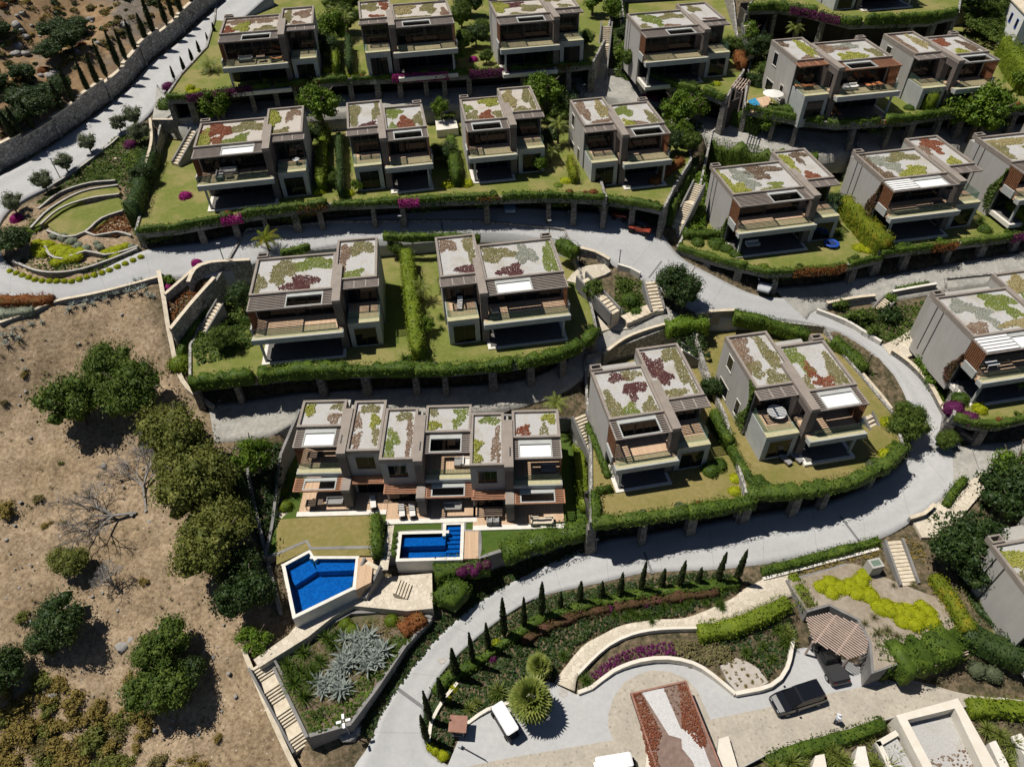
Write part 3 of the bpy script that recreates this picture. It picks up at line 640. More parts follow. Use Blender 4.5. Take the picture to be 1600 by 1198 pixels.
def pergola(t, s, u0, u1, y0, y1, z, m, opening=None, shade=False, n=8, gaps=None, strip=.55):
    """flat slatted canopy in front of a roof; opening (ua, ub) is a framed hole or a closed shade"""
    b = MB(); X = lambda u: s*u
    b.box(X(u0), X(u1), y0-.06, y0+.06, z-.06, z+.12); b.box(X(u0), X(u0+.12), y0+.06, y1, z-.06, z+.12); b.box(X(u1-.12), X(u1), y0+.06, y1, z-.06, z+.12)
    pg = b.build('pergola', m, t)
    secs = [(u0+.12, u1-.12)]
    if opening:
        a, c = opening; secs = [(u0+.12, a), (c, u1-.12)]
        f = MB(); f.box(X(a), X(c), y1-strip, y1, z-.02, z+.15); f.box(X(a), X(a+.13), y0+.07, y1-strip, z-.02, z+.15); f.box(X(c-.13), X(c), y0+.07, y1-strip, z-.02, z+.15); f.box(X(a+.13), X(c-.13), y0+.07, y0+.2, z-.02, z+.15)
        f.build('skylight_frame', 'fascia', pg)
        if shade: MB().box(X(a+.15), X(c-.15), y0+.22, y1-strip-.1, z+.03, z+.07).build('shade', 'white_paint', pg)
    for (a, c) in secs:
        if c-a > .25: slats(pg, X(a), X(c), y0+.12, y1, z, n, m)
    return pg

GLASS_T = .03
def villa(label, outer, inner, zr, s=1, rot=9.3, W=None, patch_w=(), patch_n=(), shade=False, louver=False, gravel='gravel', grooves=True, sidewin=False, slat='slat_grey', HT=7.0, origin=None, deck_up='fin_wall', vent=True):
    """two flat-roofed modules with a fin wall between; origin = outer front corner of the wide roof"""
    rz = math.radians(rot)
    po = P(*outer, zr) if origin is None else np.array(origin); pi_ = P(*inner, zr) if inner else None
    if W is None: W = float(np.linalg.norm((pi_-po)[:2]))
    t = thing('villa', label, 'house', (po[0], po[1], zr-HT), rz)
    X = lambda u: s*u
    F1, R = 3.5, HT; D = 7.2
    # walls
    w = MB(); w.box(X(0.02), X(W), 0.02, D-.02, -1, R-.59); w.build('wall', 'plaster_side', t)
    n0, n1, m0, m1 = W+.9, W+4.9, 1.5, 9.8
    w = MB(); w.box(X(W+.02), X(n1-.02), m0+.02, m1-.02, -1, R-.59); w.build('wall', 'plaster', t)
    # shade-darkened recessed front of the upper floor and ground floor, with panes
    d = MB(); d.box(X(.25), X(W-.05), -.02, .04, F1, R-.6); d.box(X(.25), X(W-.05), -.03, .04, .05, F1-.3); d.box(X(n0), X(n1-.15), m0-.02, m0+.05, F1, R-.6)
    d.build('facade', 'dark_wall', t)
    for k, (a, c) in enumerate([(.5, W*.48), (W*.52, W-.3)]):
        a, c = sorted((X(a), X(c)))
        window(t, a, c, -.03, F1+.15, R-.95, frame='metal_dark', fw=.05, parts=3); window(t, a, c, -.04, .15, F1-.55, frame='metal_dark', fw=.05, parts=3)
    a, c = sorted((X(n0+.4), X(n1-.5))); window(t, a, c, m0-.03, F1+.15, R-.95, frame='metal_dark', fw=.05, parts=3)
    # roofs
    roof(t, X(0), X(W), 0, D, R, patch_w, gravel); roof(t, X(W+.02), X(n1), m0, m1, R, patch_n, gravel)
    # fin: slab on top, leg in front, wall at the back
    f = MB(); f.box(X(W-.02), X(W+.9), -2.6, 4.4, R-.32, R+.14); f.build('fin_cap', 'coping', t)
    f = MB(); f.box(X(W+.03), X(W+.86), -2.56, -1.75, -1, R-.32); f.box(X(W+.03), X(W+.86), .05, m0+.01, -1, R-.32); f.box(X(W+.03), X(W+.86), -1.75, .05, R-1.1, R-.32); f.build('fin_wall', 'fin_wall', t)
    # pergolas
    big = W > 7.5
    op = (W-5.2, W-1.1) if big else (.75, W-.95)
    if louver:
        pg = pergola(t, s, 0, W, -2.45, 0, R-.42, slat, opening=op, shade=True, n=8)
        lv = slat_mesh(op[0]-.2, .34, .05)
        for i in range(5): obj('louver', lv, 'white_paint', pg, loc=(min(X(.1), X(op[0]-.1)), -2.1+i*.48, R-.28))
    else: pergola(t, s, 0, W, -2.45, 0, R-.42, slat, opening=op, shade=shade, n=8)
    pn = pergola(t, s, n0, n1+.2, .1, m0, R-.42, slat, n=6)
    for q in (.33, .66): u = n0+(n1-n0)*q; MB().box(X(u), X(u+.14), .16, m0-.01, R-.43, R-.27).build('rafter', slat, pn)
    # timber screen at the outer end of the upper terrace
    sc = MB()
    for i in range(9): y = -2.35+i*.26; sc.box(X(.02), X(.12), y, y+.17, F1+.02, R-.5)
    sc.build('screen', 'wood_panel', t)
    # upper terrace: deck, planted ledge, fascia, rail
    bt = MB().box(X(-.05), X(W+.6), -3.05, -.05, F1-.35, F1).build('terrace_deck', 'deck', t)
    fs = MB(); fs.box(X(-.1), X(W+.7), -3.9, -3.05, F1-.55, F1+.02); fs.box(X(-.1), X(W+.7), -3.9, -3.72, F1+.02, F1+.14); fs.build('balcony', 'fascia', t)
    MB().box(X(.02), X(W+.58), -3.71, -3.07, F1+.02, F1+.08).build('ledge', 'ledge', t)
    g = MB(); g.box(X(0), X(W), -3.1, -3.1+GLASS_T, F1+.08, F1+.95); g.build('glass_rail', 'glass_rail', t)
    MB().box(X(0), X(W), -3.115, -3.055, F1+.95, F1+1.0).build('handrail', 'metal_dark', t)
    lo = MB(); lo.box(X(-.25), X(-.08), -2.6, -.6, F1-.3, F1+.7); lo.build('side_planter', 'fascia', t)
    # ground terrace
    MB().box(X(.15), X(W+.4), -4.05, -.05, -.4, .14).build('ground_terrace', 'white_stone', t); MB().box(X(.55), X(W+.05), -3.72, -.06, .14, .155).build('terrace_floor', 'dark_tile', t)
    po_ = MB(); po_.box(X(.5), X(.75), -3.5, -3.25, .14, F1-.55); po_.build('post', 'fascia', t)
    # box in front of the narrow module, with a window and a roof terrace
    bx = MB(); bx.box(X(n0+.2), X(n1-.2), -2.35, m0, -1, F1-.02); b_ = bx.build('front_room', 'fascia', t)
    a, c = sorted((X(n0+.75), X(n1-.75))); window(t, a, c, -2.36, .2, 2.75, frame='fascia', fw=.12, parts=2)
    MB().box(X(n0+.35), X(n1-.35), -1.5, m0-.03, F1-.02, F1+.02).build('terrace_deck', 'deck', t)
    cp = MB(); cp.box(X(n0+.2), X(n1-.2), -2.35, -1.52, F1-.02, F1+.05); cp.build('ledge', 'ledge', t)
    g = MB(); g.box(X(n0+.25), X(n1-.25), -1.55, -1.52, F1+.06, F1+.95); g.box(X(n1-.28), X(n1-.25), -1.5, m0-.1, F1+.06, F1+.95); g.build('glass_rail', 'glass_rail', t)
    # canopy over the rear entrance, flue box, grooves on the outer wall
    MB().box(X(1.2), X(W-.05), D+.01, D+2.1, -1, R-1.5).build('entrance_canopy', 'plaster', t)
    if vent:
        v = MB(); v.box(X(.05), X(1.3), D-.05, D+.12, R-.5, R+.22); v.box(X(.05), X(1.3), D+.6, D+.77, R-.5, R+.22); v.box(X(.05), X(.2), D+.12, D+.6, R-.5, R+.215); v.box(X(1.15), X(1.3), D+.12, D+.6, R-.5, R+.215); v.build('flue', 'coping', t)
    if grooves:
        gr = MB()
        for y in (4.9, 6.0): gr.box(X(-.012), X(.03), y, y+.12, 0, R-.65)
        gr.build('groove', 'metal_dark', t)
    if sidewin:
        xo = n1-.02
        for (a, c, z0, z1) in ((6.8, 8.0, 4.2, 5.9), (3.4, 4.3, .6, 2.6), (6.4, 8.6, .3, 1.9)):
            window(t, a, c, X(xo), z0, z1, face='right' if s > 0 else 'left', frame='white_stone', fw=.1, parts=2)
    return t, W

E_ = lambda *a: list(a)
VILLAS = {}
def V_(key, *a, **k): VILLAS[key] = villa(*a, **k)
V_('h1', 'villa at the top left beside the road with planted roof and cluttered terrace', (341.9,53.8), (435,46.3), 32.2, patch_w=[('B', [(.3,.8,.3,.15),(.75,.8,.2,.15)]), ('R', [(.1,.3,.08,.2)]), ('L', [(.35,.4,.12,.25)]), ('O', [(.8,.2,.2,.15)])], patch_n=[('O', [(.15,.6,.15,.3)]), ('B', [(.7,.7,.25,.2),(.5,.15,.2,.12)])], gravel='gravel_warm')
V_('h2', 'top row villa second from the left with magenta bougainvillea below', (706.8,23.8), (615.4,32.6), 32.6, s=-1, patch_w=[('Y', [(.15,.7,.2,.25)]), ('O', [(.65,.7,.12,.3),(.3,.12,.25,.1)]), ('B', [(.93,.3,.08,.25)])], patch_n=[('O', [(.3,.75,.3,.2)]), ('R', [(.85,.75,.15,.2),(.5,.12,.2,.12)])], gravel='gravel_warm')
V_('h3', 'top row villa third from the left beside the upper stone stairs', (775.7,26.3), (860,20), 32.4, patch_w=[('L', [(.12,.7,.14,.3)]), ('M', [(.4,.8,.2,.15)]), ('O', [(.75,.5,.2,.2),(.4,.1,.2,.1)])], patch_n=[('O', [(.3,.7,.25,.2),(.6,.2,.2,.1)])], gravel='gravel_warm')
V_('h4', 'top row villa with pale side wall right of the upper stone stairs', (1001.6,46.3), (1091.8,38.8), 30.6, patch_w=[('G', [(.3,.75,.14,.22),(.4,.4,.08,.2)]), ('O', [(.75,.75,.2,.15),(.08,.2,.12,.15)]), ('B', [(.6,.12,.15,.1)])], patch_n=[('O', [(.4,.75,.2,.15)]), ('M', [(.6,.12,.2,.08)])], vent=False)
V_('h5', 'villa with orange loungers on its terraces and lawn', (1395.4,87.7), None, 29.0, s=-1, W=8.6, patch_w=[('B', [(.2,.75,.25,.18)]), ('L', [(.3,.2,.12,.15),(.5,.2,.12,.18)]), ('S', [(.55,.8,.2,.12)]), ('O', [(.9,.3,.1,.25)])], patch_n=[('D', [(.15,.85,.2,.12)]), ('L', [(.75,.6,.15,.4)]), ('B', [(.5,.1,.25,.1)])], grooves=False, sidewin=True, slat='slat_red')
V_('h6', 'villa at the upper right behind the lime cypress hedge', (1547,80), None, 28.5, s=-1, W=5.7, patch_w=[('R', [(.2,.75,.25,.18)]), ('D', [(.85,.4,.15,.3)]), ('L', [(.4,.15,.15,.12)])], patch_n=[('B', [(.15,.6,.15,.4)]), ('Y', [(.75,.6,.15,.3)])], grooves=False, sidewin=True)
V_('h7', 'villa with an L-shaped grey sofa on its terrace above the amphitheatre lawn', (301.3,230.4), (411,219), 26.0, patch_w=[('R', [(.25,.7,.2,.25),(.28,.25,.09,.15)]), ('L', [(.08,.3,.1,.35)]), ('G', [(.55,.15,.2,.12),(.68,.3,.08,.15)]), ('O', [(.75,.75,.24,.2)])], patch_n=[('L', [(.12,.65,.16,.35)]), ('B', [(.75,.85,.2,.14),(.6,.65,.1,.15)]), ('O', [(.25,.1,.18,.1),(.5,.15,.12,.12)])], shade=True, gravel='gravel_warm', grooves=False)
V_('h8', 'middle row villa with a rust red patch and maroon patch on its roof', (667,197), (602,203.5), 26.0, s=-1, patch_w=[('G', [(.2,.8,.2,.2),(.15,.15,.1,.15)]), ('R', [(.5,.25,.2,.25)]), ('O', [(.88,.4,.14,.25)])], patch_n=[('O', [(.15,.6,.16,.4),(.88,.6,.14,.3)]), ('M', [(.6,.1,.25,.1)])], grooves=False)
V_('h9', 'middle row villa with straw yellow roof planting right of the white court', (726.5,189.6), (792.5,184.3), 26.0, rot=8, patch_w=[('G', [(.1,.65,.12,.16)]), ('O', [(.2,.25,.15,.2),(.88,.25,.12,.15)]), ('L', [(.75,.85,.22,.16)]), ('R', [(.55,.2,.15,.2)])], patch_n=[('Y', [(.2,.6,.2,.3)]), ('O', [(.88,.6,.16,.4),(.5,.1,.25,.1)])], gravel='gravel_warm', grooves=False)
V_('h10', 'middle row villa with pale windowed side wall at the right end', (1039,191.6), (984,198), 25.2, s=-1, W=5.7, patch_w=[('G', [(.25,.75,.2,.22)]), ('L', [(.18,.15,.12,.15)]), ('B', [(.45,.1,.15,.12)]), ('O', [(.88,.3,.14,.25)])], patch_n=[('B', [(.15,.65,.2,.33),(.6,.1,.25,.1)]), ('Y', [(.8,.6,.16,.33)])], grooves=False, sidewin=True)
V_('h11', 'villa with plain grooved grey side wall above the blue trampoline', (1145.6,304.2), (1257.6,291.4), 20.5, patch_w=[('L', [(.13,.15,.14,.18),(.04,.5,.05,.4)]), ('S', [(.32,.7,.14,.2),(.35,.35,.1,.2)]), ('D', [(.65,.82,.25,.14),(.6,.6,.1,.15)]), ('G', [(.6,.08,.15,.06),(.7,.2,.08,.12)])], patch_n=[('L', [(.2,.65,.12,.3)]), ('R', [(.5,.12,.2,.12)]), ('D', [(.7,.9,.25,.1),(.6,.7,.08,.15)])])
V_('h12', 'villa with white louvred canopy and a brown creeper up its side wall', (1382,281), (1482,270), 21.4, patch_w=[('D', [(.06,.6,.07,.4),(.12,.1,.12,.15)]), ('S', [(.25,.75,.15,.18),(.38,.4,.1,.2)]), ('O', [(.65,.78,.25,.14)]), ('L', [(.55,.15,.18,.13),(.68,.28,.1,.12)])], patch_n=[('R', [(.6,.85,.3,.13),(.55,.6,.12,.15)]), ('L', [(.6,.15,.18,.1)]), ('B', [(.2,.6,.12,.2)])], louver=True)
V_('h13', 'partly hidden villa cut by the right edge below the large tree', (1582,253), None, 22.2, W=9.2, patch_w=[('O', [(.1,.5,.1,.3)]), ('Y', [(.4,.8,.3,.12)]), ('G', [(.7,.3,.2,.2)])], patch_n=[('O', [(.5,.5,.3,.3)])])
V_('h14', 'large villa by the dry slope with bare wooden terrace and maroon roof patch', (388.2,461.5), (520,450), 19.0, rot=6, patch_w=[('O', [(.35,.75,.14,.25),(.3,.4,.08,.15),(.05,.3,.08,.25)]), ('G', [(.75,.8,.24,.18)]), ('M', [(.65,.25,.13,.2),(.5,.15,.12,.12)])], patch_n=[('B', [(.12,.6,.15,.35)]), ('O', [(.6,.82,.3,.18)]), ('G', [(.4,.1,.25,.12)])], grooves=False)
V_('h15', 'large villa with one white lounger on its terrace and a bright grass roof edge', (881.4,424), (758,440.3), 19.0, s=-1, rot=8, patch_w=[('O', [(.2,.75,.2,.2)]), ('M', [(.35,.2,.15,.15)]), ('S', [(.6,.65,.12,.25)]), ('G', [(.93,.4,.09,.5)])], patch_n=[('B', [(.2,.85,.25,.18)]), ('O', [(.88,.7,.14,.35)]), ('M', [(.7,.12,.25,.13)])], shade=True, grooves=False)
V_('h16', 'villa with a spreading maroon patch across its gravel roof', (951.8,655.5), (1038.3,642.8), 14.0, patch_w=[('O', [(.12,.2,.16,.28),(.85,.12,.13,.16),(.72,.88,.18,.1)]), ('G', [(.45,.12,.15,.12)]), ('M', [(.6,.5,.1,.17),(.8,.6,.2,.1),(.45,.85,.18,.08)])], patch_n=[('M', [(.1,.75,.12,.15),(.25,.55,.2,.2),(.35,.42,.16,.12)]), ('O', [(.8,.85,.22,.16),(.9,.5,.14,.4),(.4,.08,.25,.1)])], grooves=False)
V_('h17', 'villa on the road bend with a round white table on its terrace', (1340.2,600), (1263,612), 15.0, s=-1, patch_w=[('G', [(.2,.8,.18,.22),(.3,.5,.1,.15)]), ('R', [(.33,.42,.1,.15),(.48,.12,.18,.12)]), ('O', [(.86,.3,.16,.33),(.08,.15,.1,.15)])], patch_n=[('B', [(.15,.85,.25,.15),(.1,.6,.15,.25)]), ('O', [(.72,.75,.11,.35),(.85,.5,.15,.15),(.6,.1,.25,.14),(.2,.35,.18,.15)])], grooves=False, sidewin=True, shade=True)
V_('h18', 'large villa cut by the right edge with a plain grooved grey side wall', (1522,526), None, 16.0, W=9.2, patch_w=[('S', [(.22,.75,.14,.15),(.38,.52,.12,.15),(.42,.25,.05,.15)]), ('B', [(.15,.12,.12,.2)]), ('G', [(.75,.75,.2,.18),(.8,.45,.08,.15)]), ('Y', [(.78,.15,.25,.1)])], patch_n=[('Y', [(.4,.7,.3,.2)]), ('G', [(.2,.3,.15,.2)])], louver=True)
_o = P(1340, 15, 28.0); V_('h20', 'villa at the top edge whose ground floor shows above the highest garage', None, None, 35.0, s=-1, W=8.6, origin=(_o[0]+8.6, _o[1]+4.2, 0), patch_w=[('O', [(.5,.5,.3,.3)])])

# the row house: three stepped units
def row_unit(label, ox, oy, s, Ww, patch_w, patch_n, shade, up='slat_grey', low='slat_red'):
    o = P(440+80/3.472, 600+232/3.472, 11.5)
    t = thing('row_house', label, 'house', (o[0]+ox, o[1]+oy, 4.5)); X = lambda u: s*u
    R, F1 = 7.0, 3.6; n0, n1 = Ww+.9, Ww+4.35
    MB().box(X(.02), X(Ww), .02, 3.85, -1, R-.59).build('wall', 'plaster', t)
    MB().box(X(n0-.5), X(n1-.02), -3.48, 3.6, -1, R-.59).build('wall', 'plaster', t)
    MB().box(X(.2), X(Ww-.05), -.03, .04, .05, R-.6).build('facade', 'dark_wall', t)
    a, c = sorted((X(.5), X(Ww-.3))); window(t, a, c, -.03, F1+.1, R-.95, frame='metal_dark', fw=.05, parts=4); window(t, a, c, -.03, .15, F1-.6, frame='metal_dark', fw=.05, parts=4)
    a, c = sorted((X(n0+.75), X(n1-.75))); window(t, a, c, -3.5, F1+.5, R-1.0, frame='plaster_side', fw=.1, parts=3)
    a, c = sorted((X(n0+.3), X(n1-.3))); window(t, a, c, -3.5, .1, 2.6, frame='metal_dark', fw=.06, parts=3)
    roof(t, X(0), X(Ww), 0, 3.9, R, patch_w); roof(t, X(n0-.05), X(n1), -3.52, 3.65, R, patch_n)
    f = MB(); f.box(X(Ww-.05), X(n0-.03), -3.95, 2.4, R-.5, R+.14); f.build('fin_cap', 'coping', t)
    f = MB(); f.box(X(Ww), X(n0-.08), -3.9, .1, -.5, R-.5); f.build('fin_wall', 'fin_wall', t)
    sl = MB(); sl.box(X(Ww+.18), X(Ww+.32), -2.6, -1.4, R+.14, R+.15); sl.build('slot', 'metal_dark', t)
    pergola(t, s, 0, Ww-.1, -2.55, -.15, R-.42, up, opening=(.95, Ww-.6), shade=shade, n=9)
    MB().box(X(0), X(Ww), -2.95, -.03, F1-.3, F1).build('terrace_deck', 'deck', t)
    fs = MB(); fs.box(X(-.05), X(Ww-.02), -3.72, -2.95, F1-.4, F1+.1); fs.build('balcony', 'fascia', t)
    MB().box(X(.05), X(Ww-.1), -3.62, -3.0, F1+.1, F1+.14).build('ledge', 'ledge', t)
    MB().box(X(.05), X(Ww-.1), -3.0, -2.97, F1+.1, F1+.9).build('glass_rail', 'glass_rail', t)
    # lower pergolas and fins
    pergola(t, s, -.25, Ww-.1, -5.45, -3.73, 2.95, low, opening=(.75, Ww-.65), n=7, strip=.5)
    f = MB(); f.box(X(Ww-.05), X(n0-.03), -5.6, -3.92, 2.75, 3.2); f.build('fin_cap', 'coping', t)
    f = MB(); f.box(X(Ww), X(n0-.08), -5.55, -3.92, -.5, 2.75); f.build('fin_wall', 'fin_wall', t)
    pergola(t, s, n0-.05, n1, -4.55 if s > 0 else -4.7, -3.5, 2.85, low, n=5)
    MB().box(X(-.2), X(n1), -5.9, -3.5, -.3, .04).build('patio_deck', 'deck', t)
    MB().box(X(-.2), X(Ww-.02), -3.5, 0, -.3, .04).build('patio_deck', 'deck', t)
    MB().box(X(-.35), X(n1), -6.5, -5.9, -.3, .06).build('patio_edge', 'white_stone', t)
    sc = MB()
    for i in range(10): y = -2.4+i*.24; sc.box(X(.02), X(.1), y, y+.14, F1+.02, R-.45)
    sc.build('screen', 'wood_panel', t)
    MB().box(X(1.2), X(Ww), 3.92, 5.0, -1, R-1.2).build('entrance_canopy', 'plaster_side', t)
    return t
ROW = [row_unit('left unit of the row house above the dry square lawn', 0, 0, 1, 4.85, [('L', [(.12,.75,.15,.25)]), ('O', [(.85,.85,.15,.15)]), ('B', [(.8,.3,.12,.25)])], [('B', [(.12,.6,.13,.15),(.18,.2,.15,.15)]), ('O', [(.5,.9,.3,.1),(.88,.3,.13,.15)]), ('L', [(.75,.6,.15,.12)])], True),
       row_unit('middle unit of the row house behind the rectangular pool', 18.5, -1.25, -1, 4.9, [('L', [(.12,.25,.15,.2)]), ('G', [(.82,.75,.15,.25),(.7,.3,.08,.2)]), ('O', [(.1,.85,.12,.15)])], [('G', [(.25,.4,.2,.18),(.15,.12,.18,.14)]), ('O', [(.6,.9,.25,.1)]), ('B', [(.87,.4,.11,.4)])], False),
       row_unit('right unit of the row house with cream armchairs on the patio', 27.8, -2.3, -1, 5.0, [('R', [(.2,.25,.15,.2)]), ('L', [(.85,.8,.15,.2)]), ('O', [(.7,.3,.08,.2)])], [('G', [(.6,.92,.3,.08)]), ('L', [(.15,.4,.15,.1),(.15,.12,.15,.1)]), ('B', [(.82,.35,.14,.3)])], True)]
# ------------------------------------------------------------------ vegetation
def project(p):
    d = np.asarray(p, float) - np.array([0, 0, CAM_H]); z = d @ _FW
    return 800 + FPX*(d @ _RT)/z, 599 + FPX*(d @ _DN)/z
def height_from(base, top_py):
    lo, hi = .2, 25
    for _ in range(25):
        m_ = (lo+hi)/2
        if project(base + np.array([0, 0, m_]))[1] > top_py: lo = m_
        else: hi = m_
    return lo

def unit(v): return v / (np.linalg.norm(v, axis=-1, keepdims=True) + 1e-9)
def leaf_quads(c, nrm, size, spread=.6, aspect=.6):
    n = len(c); nn = unit(unit(nrm) + spread*rng.normal(0, 1, (n, 3)))
    a = unit(np.cross(nn, rng.normal(0, 1, (n, 3)))); b = np.cross(nn, a)
    s = (size*(.6+.8*rng.random(n)))[:, None]; a = a*s*.5; b = b*s*.5*aspect
    V = np.stack([c-a, c+b, c+a, c-b], 1).reshape(-1, 3)
    return V, np.arange(4*n).reshape(-1, 4)
def blob(r, k=8, m=5, jit=.15, flat=1.0):
    """low-poly uneven ball"""
    V = [(0, 0, -r*flat)]; 
    for i in range(1, m):
        ph = math.pi*i/m
        for j in range(k):
            t = 2*math.pi*(j+.5*(i % 2))/k; q = r*(1+rnd.uniform(-jit, jit)); V.append((q*math.sin(ph)*math.cos(t), q*math.sin(ph)*math.sin(t), -q*flat*math.cos(ph)))
    V.append((0, 0, r*flat)); F3 = []; F4 = []
    for j in range(k): F3.append((0, 1+(j+1) % k, 1+j)); F3.append((len(V)-1, 1+(m-2)*k+j, 1+(m-2)*k+(j+1) % k))
    for i in range(m-2):
        for j in range(k): F4.append((1+i*k+j, 1+i*k+(j+1) % k, 1+(i+1)*k+(j+1) % k, 1+(i+1)*k+j))
    return np.array(V), np.array(F4), np.array(F3)
def join(*parts):
    V = []; F4 = []; F3 = []; n = 0
    for p in parts:
        V.append(p[0]); F4.append(np.asarray(p[1]).reshape(-1, 4)+n) if len(p[1]) else None
        if len(p) > 2 and len(p[2]): F3.append(np.asarray(p[2]).reshape(-1, 3)+n)
        n += len(p[0])
    fs = []
    if F4: fs.append(np.concatenate(F4))
    if F3: fs.append(np.concatenate(F3))
    return np.concatenate(V), fs

def crown_mesh(name, r, h, ncl, per, leaf, seedv, clump=.36, low=.25):
    """crown of clumps spread through an uneven ellipsoid standing on z=low*h; r radius, h total height"""
    st = np.random.default_rng(seedv); parts = []
    cz = h*(low+1)/2; rz = h*(1-low)/2
    cc = []
    while len(cc) < ncl:
        p = st.uniform(-1, 1, 3); q = np.linalg.norm(p)
        if q > 1 or q < .35: continue
        th = math.atan2(p[1], p[0]); lim = .86+.14*math.sin(2*th+seedv)+.1*math.sin(5*th+2*seedv)
        if q > lim: continue
        cc.append(p*np.array([r, r, rz])*.86)
    for c in cc:
        cr = r*clump*st.uniform(.65, 1.15); n = per
        d = unit(st.normal(0, 1, (n, 3))); d[:, 2] = np.abs(d[:, 2])*.9-.25*(st.random(n) < .3); d = unit(d)
        pos = c + d*cr*st.uniform(.5, 1.22, (n, 1)) + np.array([0, 0, cz])
        V, F = leaf_quads(pos, d+np.array([0, 0, .25]), leaf, .55); parts.append((V, F))
        b = blob(cr*.56, 6, 4, .25); parts.append((b[0]+c+np.array([0, 0, cz-.1*cr]), b[1], b[2]))
    return npmesh(name, *join(*parts))
def trunk_mesh(h, r, seedv, branches=5, spread=.5):
    st = random.Random(seedv); b = MB(); p = Vector((0, 0, -.4)); q = Vector((st.uniform(-.2, .2), st.uniform(-.2, .2), h*.45)); b.tube(p, q, r, 7)
    for i in range(branches):
        a = i*2*math.pi/branches+st.random(); e = q+Vector((math.cos(a)*h*spread*.5, math.sin(a)*h*spread*.5, h*.3*st.uniform(.7, 1.2))); b.tube(q, e, r*.5, 5); b.tube(e, e+Vector((math.cos(a)*h*.15, math.sin(a)*h*.15, h*.15)), r*.28, 4)
    return b.mesh('trunk')

TREE = {}
def tree_proto(key, m, r, h, ncl, per, leaf, n=3, clump=.36, low=.22, tr=.2):
    TREE[key] = [(crown_mesh('crown', r, h, ncl, per, leaf, 10*i+len(key)+hash_(key), clump, low), trunk_mesh(h, tr, i)) for i in range(n)]
    for c, t in TREE[key]: c.materials.append(MAT[m]); t.materials.append(MAT['bark'])
    TREE[key + '_r'] = (r, h)
def hash_(s): return sum(ord(c)*(i+3) for i, c in enumerate(s)) % 97
tree_proto('green', 'leaf_tree', 3.4, 5.6, 52, 120, .25)
tree_proto('carob', 'leaf_carob', 3.4, 5.4, 58, 120, .24)
tree_proto('dark', 'leaf_dark', 3.0, 5.0, 48, 110, .24)
tree_proto('bright', 'leaf_bright', 2.2, 4.6, 38, 90, .25)
tree_proto('olive', 'leaf_olive', 1.5, 2.8, 28, 80, .16, tr=.1)
tree_proto('round', 'leaf_dark', 3.0, 5.2, 80, 110, .21, n=1, clump=.3, low=.12)
GROW = 1.0
def tree(kind, px, py, r, label, group=None, h=None, base=None, zscale=1.0, name='tree'):
    r0, h0 = TREE[kind + '_r']; v = TREE[kind][rnd.randrange(len(TREE[kind]))]
    b = G(px, py) if base is None else base; s = r/r0*(GROW if kind in ('bright', 'green', 'dark') else 1)
    t = thing(name, label, 'tree', tuple(b), rnd.random()*6.28, group); t.scale = (s, s, s*zscale)
    obj('crown', v[0], None, t); obj('trunk', v[1], None, t); return t

# cypresses: tapered columns
def cypress_mesh(h, r, seedv, n=520):
    st = np.random.default_rng(seedv); z = st.random(n)**.85; prof = lambda t: np.clip(np.minimum(t*6, 1)*(1-t**2.2)**.8, .02, 1)
    th = st.random(n)*6.28; rr = r*prof(z)*st.uniform(.82, 1.12, n)
    pos = np.c_[np.cos(th)*rr, np.sin(th)*rr, .15+z*(h-.15)]; nr = np.c_[np.cos(th), np.sin(th), np.full(n, .7)]
    parts = [leaf_quads(pos, nr, .2, .45)]
    ks = np.linspace(0, 1, 8); V = []; F = []
    for i, t in enumerate(ks):
        for j in range(7): a = j/7*6.28; V.append((math.cos(a)*r*.86*prof(t), math.sin(a)*r*.86*prof(t), .1+t*(h-.2)))
    for i in range(7):
        for j in range(7): F.append((i*7+j, i*7+(j+1) % 7, (i+1)*7+(j+1) % 7, (i+1)*7+j))
    parts.append((np.array(V), np.array(F))); return npmesh('crown', *join(*parts))
CYP = [cypress_mesh(3.0, .29, i) for i in range(4)]; CYPT = [cypress_mesh(6.5, .52, 20+i, 700) for i in range(3)]
for c in CYP+CYPT: c.materials.append(MAT['leaf_cypress'])
_ct = MB().tube((0, 0, -.4), (0, 0, .6), .09, 6).mesh('trunk'); _ct.materials.append(MAT['bark'])
def cypress(base, top_py, label, group, tall=False):
    h = max(1.2, height_from(base, top_py))*rnd.uniform(1.05, 1.22); h0 = 6.5 if tall else 3.0; w = rnd.uniform(.85, 1.15)*(1 if tall else min(1.15, .7+.3*h/3))
    t = thing('cypress', label, 'cypress', tuple(base), rnd.random()*6, group); t.scale = (w, w, h/h0)
    obj('crown', rnd.choice(CYPT if tall else CYP), None, t); obj('trunk', _ct, None, t)

# round shrubs
SHR = {}
def scrub_proto(m, n=4):
    SHR[m] = [crown_mesh('foliage', 1.0, 1.0, 13, 60, .15, 70+i+hash_(m), .42, -.45) for i in range(n)]
    for q in SHR[m]: q.materials.append(MAT[m])
def shrub_proto(m, n=3, leaf=.17, dens=420, flat=.75):
    out = []
    for i in range(n):
        d = unit(rng.normal(0, 1, (dens, 3))); d[:, 2] = np.abs(d[:, 2])-.08
        ph = rng.random(3)*6; th = np.arctan2(d[:, 1], d[:, 0]); rr = 1+.09*np.sin(3*th+ph[0])+.08*np.sin(5*th+ph[1])*d[:, 2]+.05*rng.normal(0, 1, dens)
        pos = d*rr[:, None]*np.array([1, 1, flat*1.15]); V, F = leaf_quads(pos, d, leaf, .5); b = blob(.93, 9, 6, .07, flat*1.15)
        out.append(npmesh('foliage', *join((V, F), b))); out[-1].materials.append(MAT[m])
    SHR[m] = out
